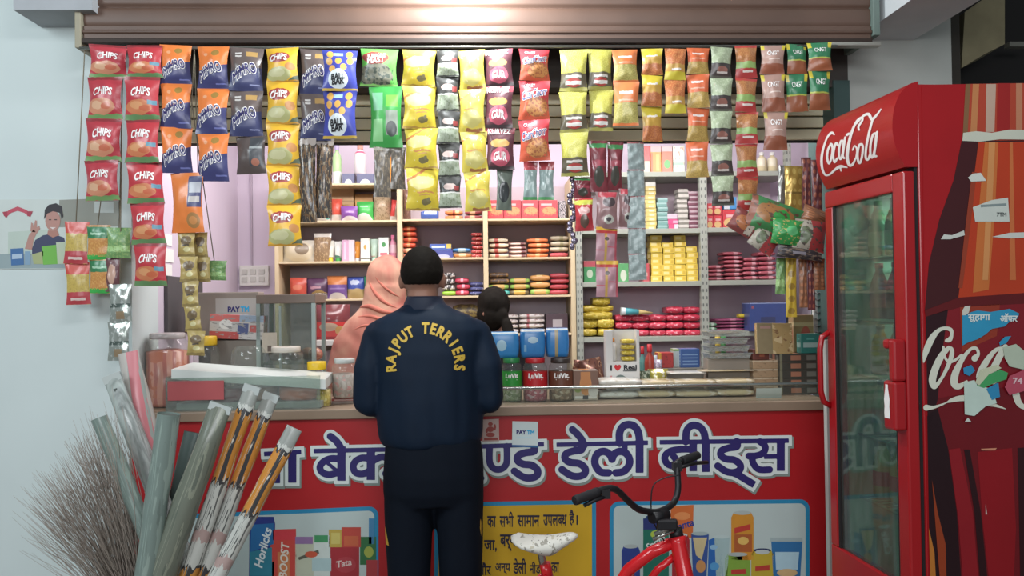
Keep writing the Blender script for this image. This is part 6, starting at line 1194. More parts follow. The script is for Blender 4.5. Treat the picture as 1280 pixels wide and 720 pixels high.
for L_, r_ in (((463, 352, 472, 366, 484, 378, 499, 385), .011), ((452, 384, 466, 383, 482, 389, 500, 391), .014), ((450, 396, 468, 395, 486, 400, 500, 398), .01), ((470, 344, 480, 356, 492, 366, 502, 372), .008), ((446, 412, 462, 406, 478, 410, 490, 412), .009)):
    P_ = [onS(*p) for p in catmull([(L_[i], L_[i + 1]) for i in range(0, 8, 2)], 6)]; mb.tube(P_, [r_ * (.25 + .75 * math.sin(math.pi * k / (len(P_) - 1))) for k in range(len(P_))], 10)
mb.build('scarf_fold', SC2, wm, world=True)
mb = MB(); mb.rings([ering((hw.x - .03, YW, z_), rx, ry) for z_, rx, ry in ((.05, .24, .17), (.5, .22, .16), (.8, .22, .155), (hw.z - .7, .22, .15))]); mb.build('dress', mat('dull_red_dress', '#8f4c44', .8), wm, world=True)
# child with a dark plait behind the blue packs
YK = 4.05
kc = at(617, 388, YK); kid = thing('person', 'dark haired child with tied plait and dark top behind the blue packs', 'person', (kc.x, YK, 0))
mb = MB(); head(mb, kc, .88, 2.6); mb.limb([kc + Vector((0, 0, -.05)), kc + Vector((0, 0, -.16))], [.042, .045])
kz = kc.z
mb.rings([ering((kc.x, YK, z_), rx, ry) for z_, rx, ry in ((kz - .15, .05, .05), (kz - .21, .09, .065), (kz - .35, .13, .085), (kz - .6, .12, .085), (kz - .75, .13, .09))])
for sx in (-1, 1):
    mb.limb([Vector((kc.x + sx * .115, YK, kz - .22)), Vector((kc.x + sx * .155, YK + .02, kz - .42)), Vector((kc.x + sx * .1, YK - .14, kz - .46))], [.03, .03, .024]); hand(mb, (kc.x + sx * .1, YK - .15, kz - .46), (-sx * .2, -1, 0), (0, 0, 1), sx, .8)
    mb.limb([Vector((kc.x + sx * .07, YK, kz - .75)), Vector((kc.x + sx * .07, YK - .02, .45)), Vector((kc.x + sx * .07, YK, .07)), Vector((kc.x + sx * .07, YK - .12, .04))], [.075, .05, .035, .03])
solid('body', mb, SKIN, kid, .0085, 3)
mb = MB(); mb.ball(kc + Vector((0, -.012, .03)), .083, .092, .092, 22, 16); mb.ball(kc + Vector((-.01, -.03, -.02)), .076, .07, .085, 18, 12); mb.ball(kc + Vector((.035, -.07, -.03)), .04, .035, .05, 14, 10)
mb.limb([kc + Vector((.06, -.085, -.06)), kc + Vector((.075, -.1, -.13)), kc + Vector((.09, -.1, -.22))], [.026, .03, .018], n=12)
solid('hair', mb, HAIR, kid, .006, 3, lambda co, n: noise.noise(Vector((co.x * 60, co.y * 60, co.z * 18))) * .004)
mb = MB(); mb.lathe([(.02, -.008), (.024, 0), (.02, .008)], kc + Vector((.062, -.088, -.07)), 12); mb.build('hair_tie', WHITE, kid, world=True)
mb = MB(); mb.rings([ering((kc.x, YK, z_), rx, ry) for z_, rx, ry in ((kz - .12, .066, .068), (kz - .16, .125, .09), (kz - .34, .15, .1), (kz - .6, .14, .1), (kz - .78, .15, .105))])
for sx in (-1, 1): mb.limb([Vector((kc.x + sx * .13, YK, kz - .2)), Vector((kc.x + sx * .165, YK + .02, kz - .4))], [.05, .046])
solid('dark_top', mb, mat('black_top', '#17171c', .8), kid, .009, 4)
mb = MB()
for k in range(3): mb.rings([ering((kc.x - .02, YK - .002, kz - .125 - .012 * k + d_), .07 + .006 * k, .075 + .004 * k, 24) for d_ in (0, .006)], caps=False)
mb.build('striped_collar', mat('collar_white', '#b8b8b4', .7), kid, world=True)
# ------------------------------------------------------------------ drinks fridge
FR_R = .057; F0 = at(1149, 376, 2.4); F0.z = 0
fex, fey = Vector((math.cos(FR_R), math.sin(FR_R), 0)), Vector((-math.sin(FR_R), math.cos(FR_R), 0))
def fside(x, y, k=0.):                                  # photo point -> local point on the near side panel
    d = ray(x, y); t = ((F0 - fey * k) - CAM).dot(fey) / d.dot(fey); p = CAM + d * t - F0; return Vector((p.dot(fex), p.dot(fey), p.z))
def ffront(x, y, lx):                                   # photo point -> local point on a plane of the front
    d = ray(x, y); t = ((F0 + fex * lx) - CAM).dot(fex) / d.dot(fex); p = CAM + d * t - F0; return Vector((p.dot(fex), p.dot(fey), p.z))
fr = thing('drinks_fridge', 'tall red glass door drinks fridge with white script lettering and printed bottle side', 'fridge', F0, rotz=FR_R)
FRED = mat('fridge_red', '#9e1219', .28, var=.05, spec=.6); FRD = mat('fridge_red_dark', '#7d1218', .3, var=.06); LINER = mat('fridge_liner', '#b5c4bc', .5, var=.05); GASK = mat('gasket_black', '#1a1416', .6)
LX = -.045; ZT = fside(1149, 105).z; ZH = fside(1145, 211).z; FL = ffront(1033, 376, LX).y; FD = .62
def fb(nm, m, x0, x1, y0, y1, z0, z1, bv=.004, par=None): return MB().box(x0, x1, y0, y1, z0, z1).build(nm, m, par or fr, bevel=bv)
fb('side_wall', FRED, .006, FD, 0, .03, .08, ZT); fb('side_wall', FRED, .006, FD, FL - .03, FL, .08, ZT); fb('back_wall', LINER, FD - .03, FD, .03, FL - .03, .08, ZT)
fb('top_panel', FRED, .006, FD - .03, .03, FL - .03, ZT - .03, ZT); fb('base', mat('fridge_base', '#3a2a2a', .6), .02, FD - .02, .01, FL - .01, 0, .08)
fb('inner_floor', LINER, .006, FD - .03, .03, FL - .03, .09, .3); fb('inner_ceiling', LINER, .006, FD - .03, .03, FL - .03, ZH - .03, ZT - .03); fb('liner', LINER, .01, FD - .03, .03, .034, .3, ZH); fb('liner', LINER, .01, FD - .03, FL - .034, FL - .03, .3, ZH)
gk = MB().box(-.004, .006, .006, .04, .1, ZT - .01); gk.box(-.004, .006, FL - .04, FL - .006, .1, ZT - .01); gk.box(-.004, .006, .04, FL - .04, ZH - .03, ZT - .01); gk.box(-.004, .006, .04, FL - .04, .1, .3); gk.build('gasket', GASK, fr)
# bulging header
prof = []
for k in range(13):
    t = k / 12; prof.append((LX + .028 - .028 * t ** .3 if False else LX * .9 - .036 * math.sin(math.pi * (.12 + .8 * t)) ** .8, ZH + .006 + (ZT - ZH - .006) * t))
pr_ = catmull([(-.036, 0), (-.056, .14), (-.071, .32), (-.075, .5), (-.068, .68), (-.05, .84), (-.02, .96), (.012, 1.0)], 4)
prof = [(.004, ZH + .006)] + [(x, ZH + .006 + (ZT - ZH + .002) * t) for x, t in pr_]
hd = MB().rings([[Vector((x, y, z)) for x, z in prof] for y in [FL * k / 6 for k in range(7)]], sm=False).build('header', FRED, fr, bevel=.0)
# door: frame, glass, handles
zd0, zd1 = .3, ZH - .006; zg0 = ffront(1047, 684, LX).z; zg1 = ffront(1117, 240, LX).z; yn, yf = ffront(1118, 400, LX).y, ffront(1042, 400, LX).y
door = thing('x', '', '', (0, 0, 0)); bpy.data.objects.remove(door)
door = fb('door', FRED, LX, -.006, 0, yn, zd0, zd1, .006)
fb('door_rail', FRED, LX, -.006, yn, FL, zg1, zd1, .005, door); fb('door_rail', FRED, LX, -.006, yn, FL, zd0, zg0, .005, door); fb('door_stile', FRED, LX, -.006, yf, FL, zg0, zg1, .005, door)
fb('glass_pane', clear('fridge_glass', '#b4d0c2', .05, .04, .5), LX + .012, LX + .018, yn, yf, zg0, zg1, 0, door)
fb('glass_seal', GASK, LX + .004, LX + .01, yn, yn + .008, zg0, zg1, 0, door); fb('glass_seal', GASK, LX + .004, LX + .01, yf - .012, yf, zg0, zg1, 0, door)
fb('kick_panel', FRED, LX + .01, .006, 0, FL, .05, zd0 - .01)
ha, hbm = ffront(1112, 424, LX - .03), ffront(1112, 536, LX - .03); yh = ffront(1104, 470, LX - .04).y
mb = MB(); mb.box(LX - .042, LX - .001, .0, yh, hbm.z, ha.z - (ha.z - hbm.z) * .46); mb.box(LX - .042, LX - .001, .0, .03, ha.z - (ha.z - hbm.z) * .46, ha.z); mb.box(LX - .042, LX - .001, .03, yh, ha.z - .03, ha.z)
hn = mb.build('handle', FRED, door, bevel=.008); fb('handle_recess', FRD, LX - .02, LX - .001, .03, yh - .004, ha.z - (ha.z - hbm.z) * .46, ha.z - .03, .002, door)
mb = MB(); bw = [(0, 0), (.55, 0), (.6, .15), (.5, .35), (.6, .55), (.42, .75), (.28, .9), (.28, 1)]; zz0, zz1 = hbm.z + .035, ha.z - (ha.z - hbm.z) * .5; yc = yh * .62; sw_ = yh * .26
mb.face([Vector((LX - .0435, yc + s * sw_ * w_ * 1.6, zz0 + (zz1 - zz0) * t)) for s, seq in ((1, bw), (-1, bw[::-1])) for w_, t in seq if w_ or s > 0]); mb.build('bottle_emblem', WHITE, hn)
fa, fbz = ffront(1033, 416, LX).z, ffront(1036, 505, LX).z
mb = MB(); mb.tube([(LX + .004, FL - .012, fa + .004), (LX - .026, FL - .012, fa - .014), (LX - .034, FL - .012, fa - .06), (LX - .034, FL - .012, fbz + .05), (LX - .024, FL - .012, fbz + .01), (LX + .004, FL - .012, fbz - .006)], .0105, 10); mb.build('handle', FRED, door)
# inside: shelves and drinks
shz = [ffront(1105, y, .1).z for y in (322, 400, 470, 545, 625)]
for z_ in shz:
    mb = MB()
    for k in range(12): mb.tube([(.05, .04 + (FL - .08) * k / 11, z_), (FD - .06, .04 + (FL - .08) * k / 11, z_)], .003, 5)
    for x in (.05, .3, FD - .06): mb.tube([(x, .036, z_ - .003), (x, FL - .036, z_ - .003)], .004, 5)
    mb.build('wire_shelf', mat('wire_white', '#a8b0aa', .4, .3), fr)
def fput(o, x, y, z_): o.location = F0 + fex * x + fey * y + Vector((0, 0, z_)); return o
lamp('fridge_fill', 'AREA', F0 + fex * .3 + fey * (FL / 2) + Vector((0, 0, ZH - .04)), 4, (.85, 1, .92), .05, FL * .7, F0 + fex * .22 + fey * (FL / 2))  # fill light added inside to brighten the drinks and liner
GB = mat('bottle_green', '#2f7a58', .15, var=.1); drinks = [(0, 'green soda bottle', '#4fa07c', '#4fa86c', .034, .25), (1, 'cola bottle', '#6a3428', '#d04048', .033, .23), (2, 'orange soda bottle', '#d08a3c', '#d8a04c', .033, .22), (3, 'water bottle', '#9ab8b8', '#5f8ab0', .033, .22), (4, 'juice bottle', '#a8a85c', '#d0bc4c', .034, .22)]
rown = ('topmost', 'second', 'middle', 'fourth', 'lowest'); coln = ('nearest', 'second', 'third', 'fourth', 'farthest')
for s_, nm, hb_, hc_, r_, hh in drinks:
    gap = (shz[s_ - 1] - shz[s_]) if s_ else (ZH - .03 - shz[0]); hh = min(hh, gap - .02)
    for k in range(5):
        t = thing('soda_bottle', '%s, %s from the lettered side on the %s fridge shelf' % (nm, coln[k], rown[s_]), 'bottle', (0, 0, 0), 'bottles in the fridge'); t.rotation_euler = (0, 0, FR_R)
        fput(t, .12 + .01 * (k % 2), .07 + (FL - .14) * k / 4, shz[s_] + .0035)
        MB().lathe([(r_ * .9, 0), (r_, .01), (r_, hh * .55), (r_ * .85, hh * .66), (r_ * .4, hh * .85), (r_ * .38, hh * .92)], n=12).build('body', mat('soda_%d' % s_, hb_, .15, var=.1), t); MB().lathe([(r_ * .44, hh * .91), (r_ * .44, hh)], n=10).build('cap', mat('sodacap_%d' % s_, hc_, .4), t); MB().lathe([(r_ * 1.02, hh * .2), (r_ * 1.02, hh * .45)], n=12, caps=False).build('label_band', mat('sodalab_%d' % s_, ('#b5c4b0', '#b0242c', '#d8a03c', '#7fa8c4', '#b83c34')[s_], .5), t)
# script lettering on the header (white pen strokes traced on its curved face)
BH = BVHTree.FromPolygons([F0 + fex * v.co.x + fey * v.co.y + Vector((0, 0, v.co.z)) for v in hd.data.vertices], [tuple(p.vertices) for p in hd.data.polygons])
def fhead(x, y):
    d = ray(x, y).normalized(); h = BH.ray_cast(CAM, d)
    p = (h[0] + h[1] * .0016 * (1 if h[1].dot(d) < 0 else -1)) if h[0] else F0 + (lambda q: fex * q.x + fey * q.y + Vector((0, 0, q.z)))(ffront(x, y, LX - .035))
    q = p - F0; return Vector((q.dot(fex), q.dot(fey), q.z))
def pts(sx_, ox, oy, *P): return [tuple([ox + p[0] / sx_, oy + p[1] / sx_] + list(p[2:])) for p in P]
H_ = lambda w_, *P: (pts(4.8, 1020, 100, *P), w_, True, True)
HS = [H_(1.9, (112, 328, 1.2), (96, 318, 2.6), (70, 345, 1.6), (48, 405, 2), (36, 470, 2.6), (40, 530, 2.4), (58, 568, 1.8), (85, 565, 1.6), (118, 536, 2.4), (150, 518, 3.2), (190, 524, .6)), H_(1, (148, 518, 2), (152, 545, .8)),
      H_(2, (92, 385), (74, 420), (70, 470), (80, 500), (94, 470), (102, 420), (98, 388), (90, 384)), H_(1.4, (98, 400), (112, 408)), H_(2, (134, 392), (124, 378), (112, 410), (106, 455), (114, 492), (130, 470)),
      H_(2, (166, 365), (152, 368), (142, 410), (142, 460), (152, 472), (164, 430), (168, 372)), H_(2, (178, 345), (170, 400), (164, 455), (172, 468)), H_(2.2, (188, 330), (200, 322)),
      H_(2.2, (262, 300, 1.4), (258, 280, 2), (282, 240, 1.8), (276, 225, 1.6), (246, 250, 2), (215, 320, 2.6), (196, 400, 3.2), (190, 465, 3.4), (202, 508, 3), (222, 505, 2.4), (240, 470, 1.4)), H_(1.8, (246, 262, 1.2), (285, 218, 2), (318, 206, 3), (338, 236, 3), (366, 212, 2), (392, 176, .8)), H_(1.2, (222, 420), (236, 395), (248, 420), (242, 470)),
      H_(2.2, (278, 385), (262, 392), (252, 440), (256, 488), (268, 494), (280, 450), (284, 400), (276, 386)), H_(2.2, (340, 245), (318, 330), (302, 420), (302, 468), (314, 476), (326, 450)), H_(2.2, (362, 320), (344, 330), (330, 390), (330, 450), (342, 462), (356, 410), (364, 330)), H_(2.2, (370, 312), (360, 390), (352, 450), (364, 456))]
mb = MB(); lay(mb, pen(HS, .3, .35), fhead); mb.build('script_lettering', mat('script_white', '#dcd4d0', .4, var=.03), hd)
# printed bottle on the side
mb = MB(); SM = []
def sp_(pts_, h, k, rough=.35):
    m = mat('side_ink_' + h[1:], h, rough, var=.12, scale=6, spec=.5)
    if m not in SM: SM.append(m)
    poly(mb, pts_, lambda x, y: fside(x, y, .0012 + .0005 * k), SM.index(m))
sp_([(1152, 106), (1340, 103), (1340, 760), (1161, 760)], '#9c1219', 0)
sp_([(1207, 105), (1340, 103), (1340, 175), (1203, 176)], '#a8402c', 1); sp_([(1207, 105), (1213, 105), (1209, 176), (1203, 176)], '#7d5a3c', 2); sp_([(1216, 105), (1224, 105), (1221, 165), (1213, 165)], '#b8794c', 2); sp_([(1233, 105), (1245, 105), (1243, 165), (1232, 165)], '#b59a88', 2); sp_([(1247, 104), (1263, 104), (1262, 165), (1246, 165)], '#96201f', 2); sp_([(1270, 104), (1278, 104), (1278, 165), (1270, 165)], '#b57a5c', 2)
sp_([(1202, 176), (1340, 174), (1340, 372), (1156, 388), (1161, 330), (1174, 275), (1192, 225)], '#3f1418', 1)
sp_([(1223, 178), (1340, 176), (1340, 362), (1198, 372), (1206, 310), (1214, 250)], '#b23a1c', 2); sp_([(1231, 178), (1248, 178), (1244, 260), (1236, 362), (1216, 366), (1222, 280)], '#bf6a34', 3); sp_([(1236, 178), (1244, 178), (1240, 262), (1235, 350), (1228, 350), (1232, 270)], '#c98a54', 4); sp_([(1262, 178), (1266, 178), (1268, 280), (1270, 350), (1262, 350)], '#c06a3c', 3); sp_([(1215, 215), (1221, 215), (1212, 290), (1203, 360), (1198, 360), (1206, 290)], '#8f3a24', 3)
sp_([(1204, 166), (1220, 164), (1240, 166), (1262, 162), (1340, 163), (1340, 175), (1250, 174), (1225, 177), (1203, 176)], '#c2c4b4', 5); sp_([(1210, 222), (1216, 217), (1226, 216), (1233, 226), (1214, 227)], '#ccd0c8', 5); sp_([(1176, 299), (1180, 293), (1190, 294), (1205, 288), (1206, 294), (1188, 299)], '#c4c8c0', 5); sp_([(1240, 296), (1262, 291), (1290, 290), (1290, 297), (1262, 298)], '#c4c8c0', 5)
sp_([(1156, 388), (1198, 372), (1340, 362), (1340, 376), (1200, 384), (1157, 396)], '#5c1216', 3)
sp_([(1157, 396), (1200, 384), (1340, 376), (1340, 470), (1158, 500)], '#7c1620', 2); sp_([(1157, 396), (1185, 387), (1178, 440), (1172, 500), (1160, 540), (1159, 480)], '#2a0d14', 3); sp_([(1200, 384), (1250, 380), (1246, 420), (1202, 440)], '#8f3422', 3)
sp_([(1159, 500), (1340, 470), (1340, 760), (1163, 760)], '#6a0f18', 2); sp_([(1159, 520), (1172, 510), (1185, 560), (1196, 640), (1204, 760), (1163, 760)], '#230b12', 3); sp_([(1186, 562), (1200, 560), (1216, 640), (1226, 760), (1206, 760), (1198, 650)], '#8a1620', 4); sp_([(1205, 562), (1212, 562), (1226, 640), (1238, 760), (1228, 760), (1218, 640)], '#2a0c12', 4); sp_([(1222, 565), (1265, 560), (1270, 660), (1266, 760), (1240, 760), (1228, 650)], '#8a101a', 3); sp_([(1272, 560), (1340, 555), (1340, 760), (1276, 760)], '#2f0c12', 3)
sp_([(1161, 660), (1168, 690), (1172, 760), (1164, 760)], '#b5702c', 5); sp_([(1165, 600), (1172, 640), (1182, 680), (1184, 760), (1178, 760), (1172, 690)], '#8f3a1c', 5); sp_([(1226, 561), (1246, 560), (1244, 563), (1228, 563)], '#c98a6c', 5); sp_([(1232, 630), (1234, 643), (1232, 643)], '#c4b8b0', 5)
mb.build('bottle_picture', SM, fr)
K_ = lambda w_, *P: (pts(4.8, 1150, 390, *P), w_, True, True)
SS = [K_(6, (22, 300, 2), (36, 236, 7.5), (70, 160, 8), (110, 112, 5), (150, 98, 4.5), (185, 108, 5), (190, 140, 4), (178, 165, 6), (158, 172, 4)),
      K_(7, (172, 215, 5), (130, 262, 8), (92, 340, 9), (74, 410, 9), (88, 448, 6), (128, 400, 4), (165, 330, 5), (190, 260, 6), (188, 222, 5), (170, 216, 4)), K_(3.2, (140, 210), (146, 262), (170, 298), (205, 292), (250, 258)),
      K_(7, (328, 278, 8), (350, 250, 4), (336, 218, 4), (300, 226, 4), (250, 290, 6), (212, 370, 9), (206, 430, 9), (236, 446, 7), (280, 416, 3)), K_(7, (500, 216, 4), (450, 232, 5), (390, 310, 8), (356, 385, 8), (372, 412, 5), (420, 350, 4), (480, 250, 6), (505, 212, 5)), K_(7, (512, 210, 7), (460, 310, 7), (430, 395, 7), (446, 420, 5), (500, 370, 3)),
      K_(4, (38, 574, 7.5), (80, 572, 4), (130, 556, 2.4), (160, 543, 1.6), (190, 530, 5), (240, 518, 7), (300, 520, 7), (380, 545, 6), (450, 560, 4), (515, 582, .8)), K_(6, (575, 490, 9), (590, 540, 8), (624, 570, 6), (680, 560, 5), (740, 500, 4))]
mb = MB(); lay(mb, pen(SS, .5), lambda x, y: fside(x, y, .0042)); mb.build('script_lettering', mat('script_cream', '#cfd2c2', .45, var=.03), fr)
def fstick(name, label, cat, shapes, texts=(), k0=.0048):
    mb = MB(); ms = []
    for i, (p, h) in enumerate(shapes):
        m = mat('torn_' + h[1:], h, .6, var=.1, scale=20)
        if m not in ms: ms.append(m)
        poly(mb, p, lambda x, y: F0 + (lambda q: fex * q.x + fey * q.y + Vector((0, 0, q.z)))(fside(x, y, k0 + .0004 * i)), ms.index(m))
    for s, cx, cy, wd, hg, h in texts:
        m = mat('torn_' + h[1:], h, .6)
        if m not in ms: ms.append(m)
        put(mb, fit(glyphs(s, .03), lambda u, v: F0 + (lambda q: fex * q.x + fey * q.y + Vector((0, 0, q.z)))(fside(u, -v, k0 + .0004 * len(shapes) + .0004)), cx, -cy, wd, hgt=hg), ms.index(m))
    return tag(mb.build(name, ms, world=True), label, cat)
fstick('price_sticker', 'torn white paper sticker high on the printed bottle', 'sticker', [([(1216, 259), (1240, 250), (1260, 247), (1262, 277), (1219, 277)], '#c2c8c0'), ([(1226, 256), (1258, 254), (1258, 257), (1226, 259)], '#7d8a8a')], [('7TM', 1252, 268, 12, 5, '#4a5050')])
fstick('offer_sticker', 'torn blue Hindi offer sticker above the big script letters', 'sticker', [([(1203, 388), (1206, 383), (1213, 382), (1211, 391), (1203, 397)], '#c4c4b8'), ([(1203, 394), (1208, 394), (1214, 390), (1222, 388), (1238, 390), (1250, 388), (1262, 386), (1274, 392), (1272, 398), (1262, 402), (1256, 408), (1240, 411), (1232, 418), (1222, 424), (1210, 428), (1203, 432)], '#2a8fb5'), ([(1249, 428), (1256, 421), (1264, 420), (1258, 429), (1250, 432)], '#2a8fb5')], [('सुहागा', 1224, 398, 28, 10, '#cfd8d4'), ('ऑफर', 1261, 397, 22, 11, '#cfd8d4')])
fstick('torn_poster', 'torn white green and blue paper remains over the big script letters', 'poster', [([(1205, 478), (1218, 475), (1222, 482), (1240, 486), (1246, 504), (1232, 508), (1218, 520), (1206, 518)], '#bccfc4'), ([(1221, 482), (1232, 470), (1250, 462), (1260, 466), (1258, 474), (1240, 480), (1230, 485)], '#3f9a5c'), ([(1219, 478), (1226, 462), (1246, 456), (1252, 460), (1236, 468), (1224, 482)], '#c0c4a8'), ([(1233, 486), (1248, 478), (1250, 496), (1240, 500)], '#2a84b0'), ([(1204, 460), (1214, 456), (1219, 463), (1212, 470), (1205, 467)], '#2a84b0'), ([(1254, 434), (1270, 430), (1282, 440), (1280, 462), (1262, 458), (1256, 448)], '#b0bca8'), ([(1262, 470), (1290, 458), (1290, 486), (1262, 494), (1256, 484)], '#b04a5c'), ([(1206, 527), (1210, 522), (1214, 527)], '#c4ccc4')], [('74', 1272, 476, 12, 8, '#d8b8bc')], k0=.0062)
# pale post between the counter end and the fridge
slab('trim_3', at(1034, 600, 3.18).x, at(1050, 600, 3.18).x, 3.17, 3.2, 0, at(1040, 425, 3.18).z, mat('pale_post', '#b0b2ac', .6))
# ------------------------------------------------------------------ wall poster at the left
YP = 3.346
po = thing('wall_poster', 'pale printed poster on the white wall with a smiling man making an OK sign', 'poster', at(60, 292, YP))
mb = MB(); PM = []
def pp(p, h, k):
    m = mat('poster_ink_' + h[1:], h, .6, var=.06, scale=12)
    if m not in PM: PM.append(m)
    poly(mb, p, onY(YP - .0005 * k), PM.index(m))
MB().box(at(-40, 290, YP).x, at(148, 290, YP).x, YP, YP + .003, at(60, 336, YP).z, at(60, 249, YP).z).build('sheet', mat('poster_sheet', '#c4ccc8', .6), po, world=True)
pp([(-40, 318), (85, 317), (85, 335), (-40, 336)], '#8f9fa2', 1); pp([(74, 250), (148, 247), (148, 283), (74, 284)], '#8d8f86', 1); pp([(118, 252), (142, 252), (142, 266), (118, 266)], '#b8bfbb', 2); pp([(10, 290), (70, 286), (70, 317), (10, 318)], '#b5c2b8', 1)
pp([(4, 268), (12, 262), (22, 258), (32, 262), (40, 267), (37, 271), (30, 266), (22, 263.5), (14, 266), (7, 272)], '#b84a5c', 2); pp([(3, 265), (9, 264), (9, 272), (5, 270)], '#a03a4c', 3); pp([(34, 264), (41, 264), (38, 271), (34, 270)], '#a03a4c', 3)
pp([(40, 311), (44, 300), (54, 294), (66, 292), (80, 297), (85, 318), (40, 318)], '#3a3f5c', 2); pp([(60, 288), (72, 288), (74, 294), (66, 297), (59, 293)], '#a8786c', 3); pp(el(66, 276, 9.5, 13), '#b0847a', 4); pp([(55, 274), (56, 262), (61, 256), (70, 254), (77, 258), (79, 270), (77, 274), (75, 266), (66, 264), (59, 267)], '#2e2a30', 5); pp([(62, 284), (70, 284), (66, 286.5)], '#d8ccc8', 5); pp([(61, 274), (64, 274), (64, 275.2), (61, 275.2)], '#3a302e', 5); pp([(68, 274), (71, 274), (71, 275.2), (68, 275.2)], '#3a302e', 5)
pp([(31, 311), (36, 294), (42, 287), (46, 291), (42, 300), (40, 312)], '#b0847a', 3); pp([(38, 289), (39, 278), (41, 279), (42, 284), (44, 275), (46, 276), (46, 284), (49, 282), (50, 286), (46, 292)], '#b0847a', 3)
pp([(13, 311), (29, 310), (30, 331), (14, 332)], '#3f6a9c', 3); pp([(15, 318), (28, 317), (28, 323), (15, 324)], '#a8bcd0', 4); pp([(31, 314), (38, 314), (38, 331), (31, 331)], '#7f9cb4', 3); pp([(52, 308), (70, 306), (72, 330), (54, 331)], '#6fb04c', 3); pp([(40, 318), (54, 314), (54, 330), (42, 330)], '#a0a878', 3); pp([(70, 303), (84, 302), (84, 330), (72, 330)], '#b8c4ac', 3)
mb.build('printed_picture', PM, po, world=True)
# ------------------------------------------------------------------ brooms in plastic sleeves
SLV = clear('sleeve_plastic', '#b8c4bc', .42, .12); TUBEM = design('grey_sleeve', '#74857e', [('N', 5, .56, '#8c9d94'), ('N', 9, .62, '#66766f')], rough=.28); OLIV = design('olive_sleeve', '#6a7062', [('N', 4, .55, '#858a78'), ('N', 8, .6, '#5a6256')], rough=.25)
PRT = design('printed_sleeve', '#cdcfc8', [('N', 7, .56, (0, .45, 1, .74), '#5a5c5a'), ('R', 0, .735, 1, .94, '#2c2c30'), ('R', .0, .745, .86, .93, '#d08a2c'), ('N', 9, .6, (0, .74, 1, .94), '#ded8cc'), ('R', 0, .58, 1, .61, '#b59a94'), ('R', 0, .29, 1, .51, '#2c2c30'), ('R', .0, .3, .86, .5, '#d08a2c'), ('N', 8, .6, (0, .28, 1, .5), '#d8d2c4'), ('R', 0, .95, 1, 1, '#9a9e98')], rough=.22, wob=.03)
bk = thing('bucket', 'grey bucket on the floor holding the brooms', 'bucket', (at(205, 900, 2.72).x, 2.72, 0))
MB().lathe([(.13, 0), (.135, .01), (.17, .28), (.178, .285), (.17, .275), (.13, .015)], n=28, caps=True).build('pail', mat('bucket_grey', '#5d6566', .5), bk)
def broomstick(label, top, low, Y, wd, m, flat=False, tm=None, taper=1.15, dY=.0, core=None):
    a, b = at(top[0], top[1], Y), at(low[0], low[1], Y + dY); d = (b - a).normalized(); L = (a.z - .06) / -d.z; b = a + d * L; r = wd / 2 * mpp(Y)
    t = thing('broom_sleeve', label, 'broom', (b.x, b.y, b.z), 'brooms in plastic sleeves'); K = 26; R = []; ax = Vector((1, 0, 0)); ay = d.cross(ax).normalized(); ax = ay.cross(d)
    for k in range(K + 1):
        f = k / K; c = a + (b - a) * f; s = r * (1 + (taper - 1) * min(f * 2, 1)) * (1 - .45 * max(0, f - .6) / .4); fl = 1 if not flat else min(1, .12 + f * 7)
        R.append([c + ax * s * math.cos(q) * (1 + .13 * noise.noise(Vector((q * .6, f * 9, wd)))) + ay * s * fl * math.sin(q) * (1 + .16 * noise.noise(Vector((q * .8, f * 12, wd + 4)))) for q in [2 * math.pi * j / 16 - math.pi / 2 for j in range(17)]])
    n_ = len(R[0]); mb = MB(); bse = len(mb.v)
    for rr in R: mb.v += [tuple(p) for p in rr]
    for k in range(K):
        for j in range(n_ - 1): mb.idx((bse + k * n_ + j, bse + k * n_ + j + 1, bse + (k + 1) * n_ + j + 1, bse + (k + 1) * n_ + j), 0, [((j / 16) * 2 % 1.0001, 1 - k / K), (((j + 1) / 16) * 2 % 1.0001 or 1, 1 - k / K), (((j + 1) / 16) * 2 % 1.0001 or 1, 1 - (k + 1) / K), ((j / 16) * 2 % 1.0001, 1 - (k + 1) / K)], True)
    mb.build('sleeve', m, t, world=True)
    if not flat: MB().tube([a + d * .004, a + d * .012], [r * .8, r * .8], 16).build('hollow_end', mat('tube_hollow', '#4f5752', .8), t, world=True)
    if core: MB().tube([a + d * .05, b], [r * .45, r * .5], 10).build('stick', core, t, world=True)
    if tm:
        mb = MB(); e = a - d * .0; mb.face([e - ax * r * 1.02 - ay * .006, e + ax * r * 1.02 - ay * .006, e + ax * r * 1.02 - ay * .006 + d * .026, e - ax * r * 1.02 - ay * .006 + d * .026]); mb.face([e + ax * r * 1.02 + ay * .006, e - ax * r * 1.02 + ay * .006, e - ax * r * 1.02 + ay * .006 + d * .026, e + ax * r * 1.02 + ay * .006 + d * .026]); mb.build('header_card', tm, t, world=True)
    return t
STK = mat('broom_stick', '#4a4f4c', .6, var=.2); HC = design('header_print', '#b9c0bd', [('R', .1, .3, .9, .7, '#7f98b0')], rough=.3)
broomstick('grey green sleeve with round open top leaning furthest left', (124, 522), (172, 640), 2.62, 19, TUBEM, taper=1.1)
broomstick('upright grey green sleeve with open top in the middle of the bunch', (211, 517), (186, 700), 2.58, 27, TUBEM, taper=1.05)
broomstick('wide olive grey sleeve with folded clear top', (277, 505), (212, 690), 2.6, 27, OLIV, True, HC, 1.35)
broomstick('clear sleeve with pale header leaning behind the left tube', (139, 468), (186, 590), 2.74, 22, SLV, True, HC, 1.2, core=STK)
broomstick('white and pink printed plastic sleeve at the back of the bunch', (160, 440), (186, 560), 2.8, 26, design('white_pink', '#bdb7b0', [('H', 1, .0, .62, '#c9757c'), ('N', 5, .6, '#9aa29c')], rough=.3), True, None, 1.2)
broomstick('orange and white printed sleeve, left one of three', (316, 482), (262, 640), 2.66, 20, PRT, True, HC, 1.1)
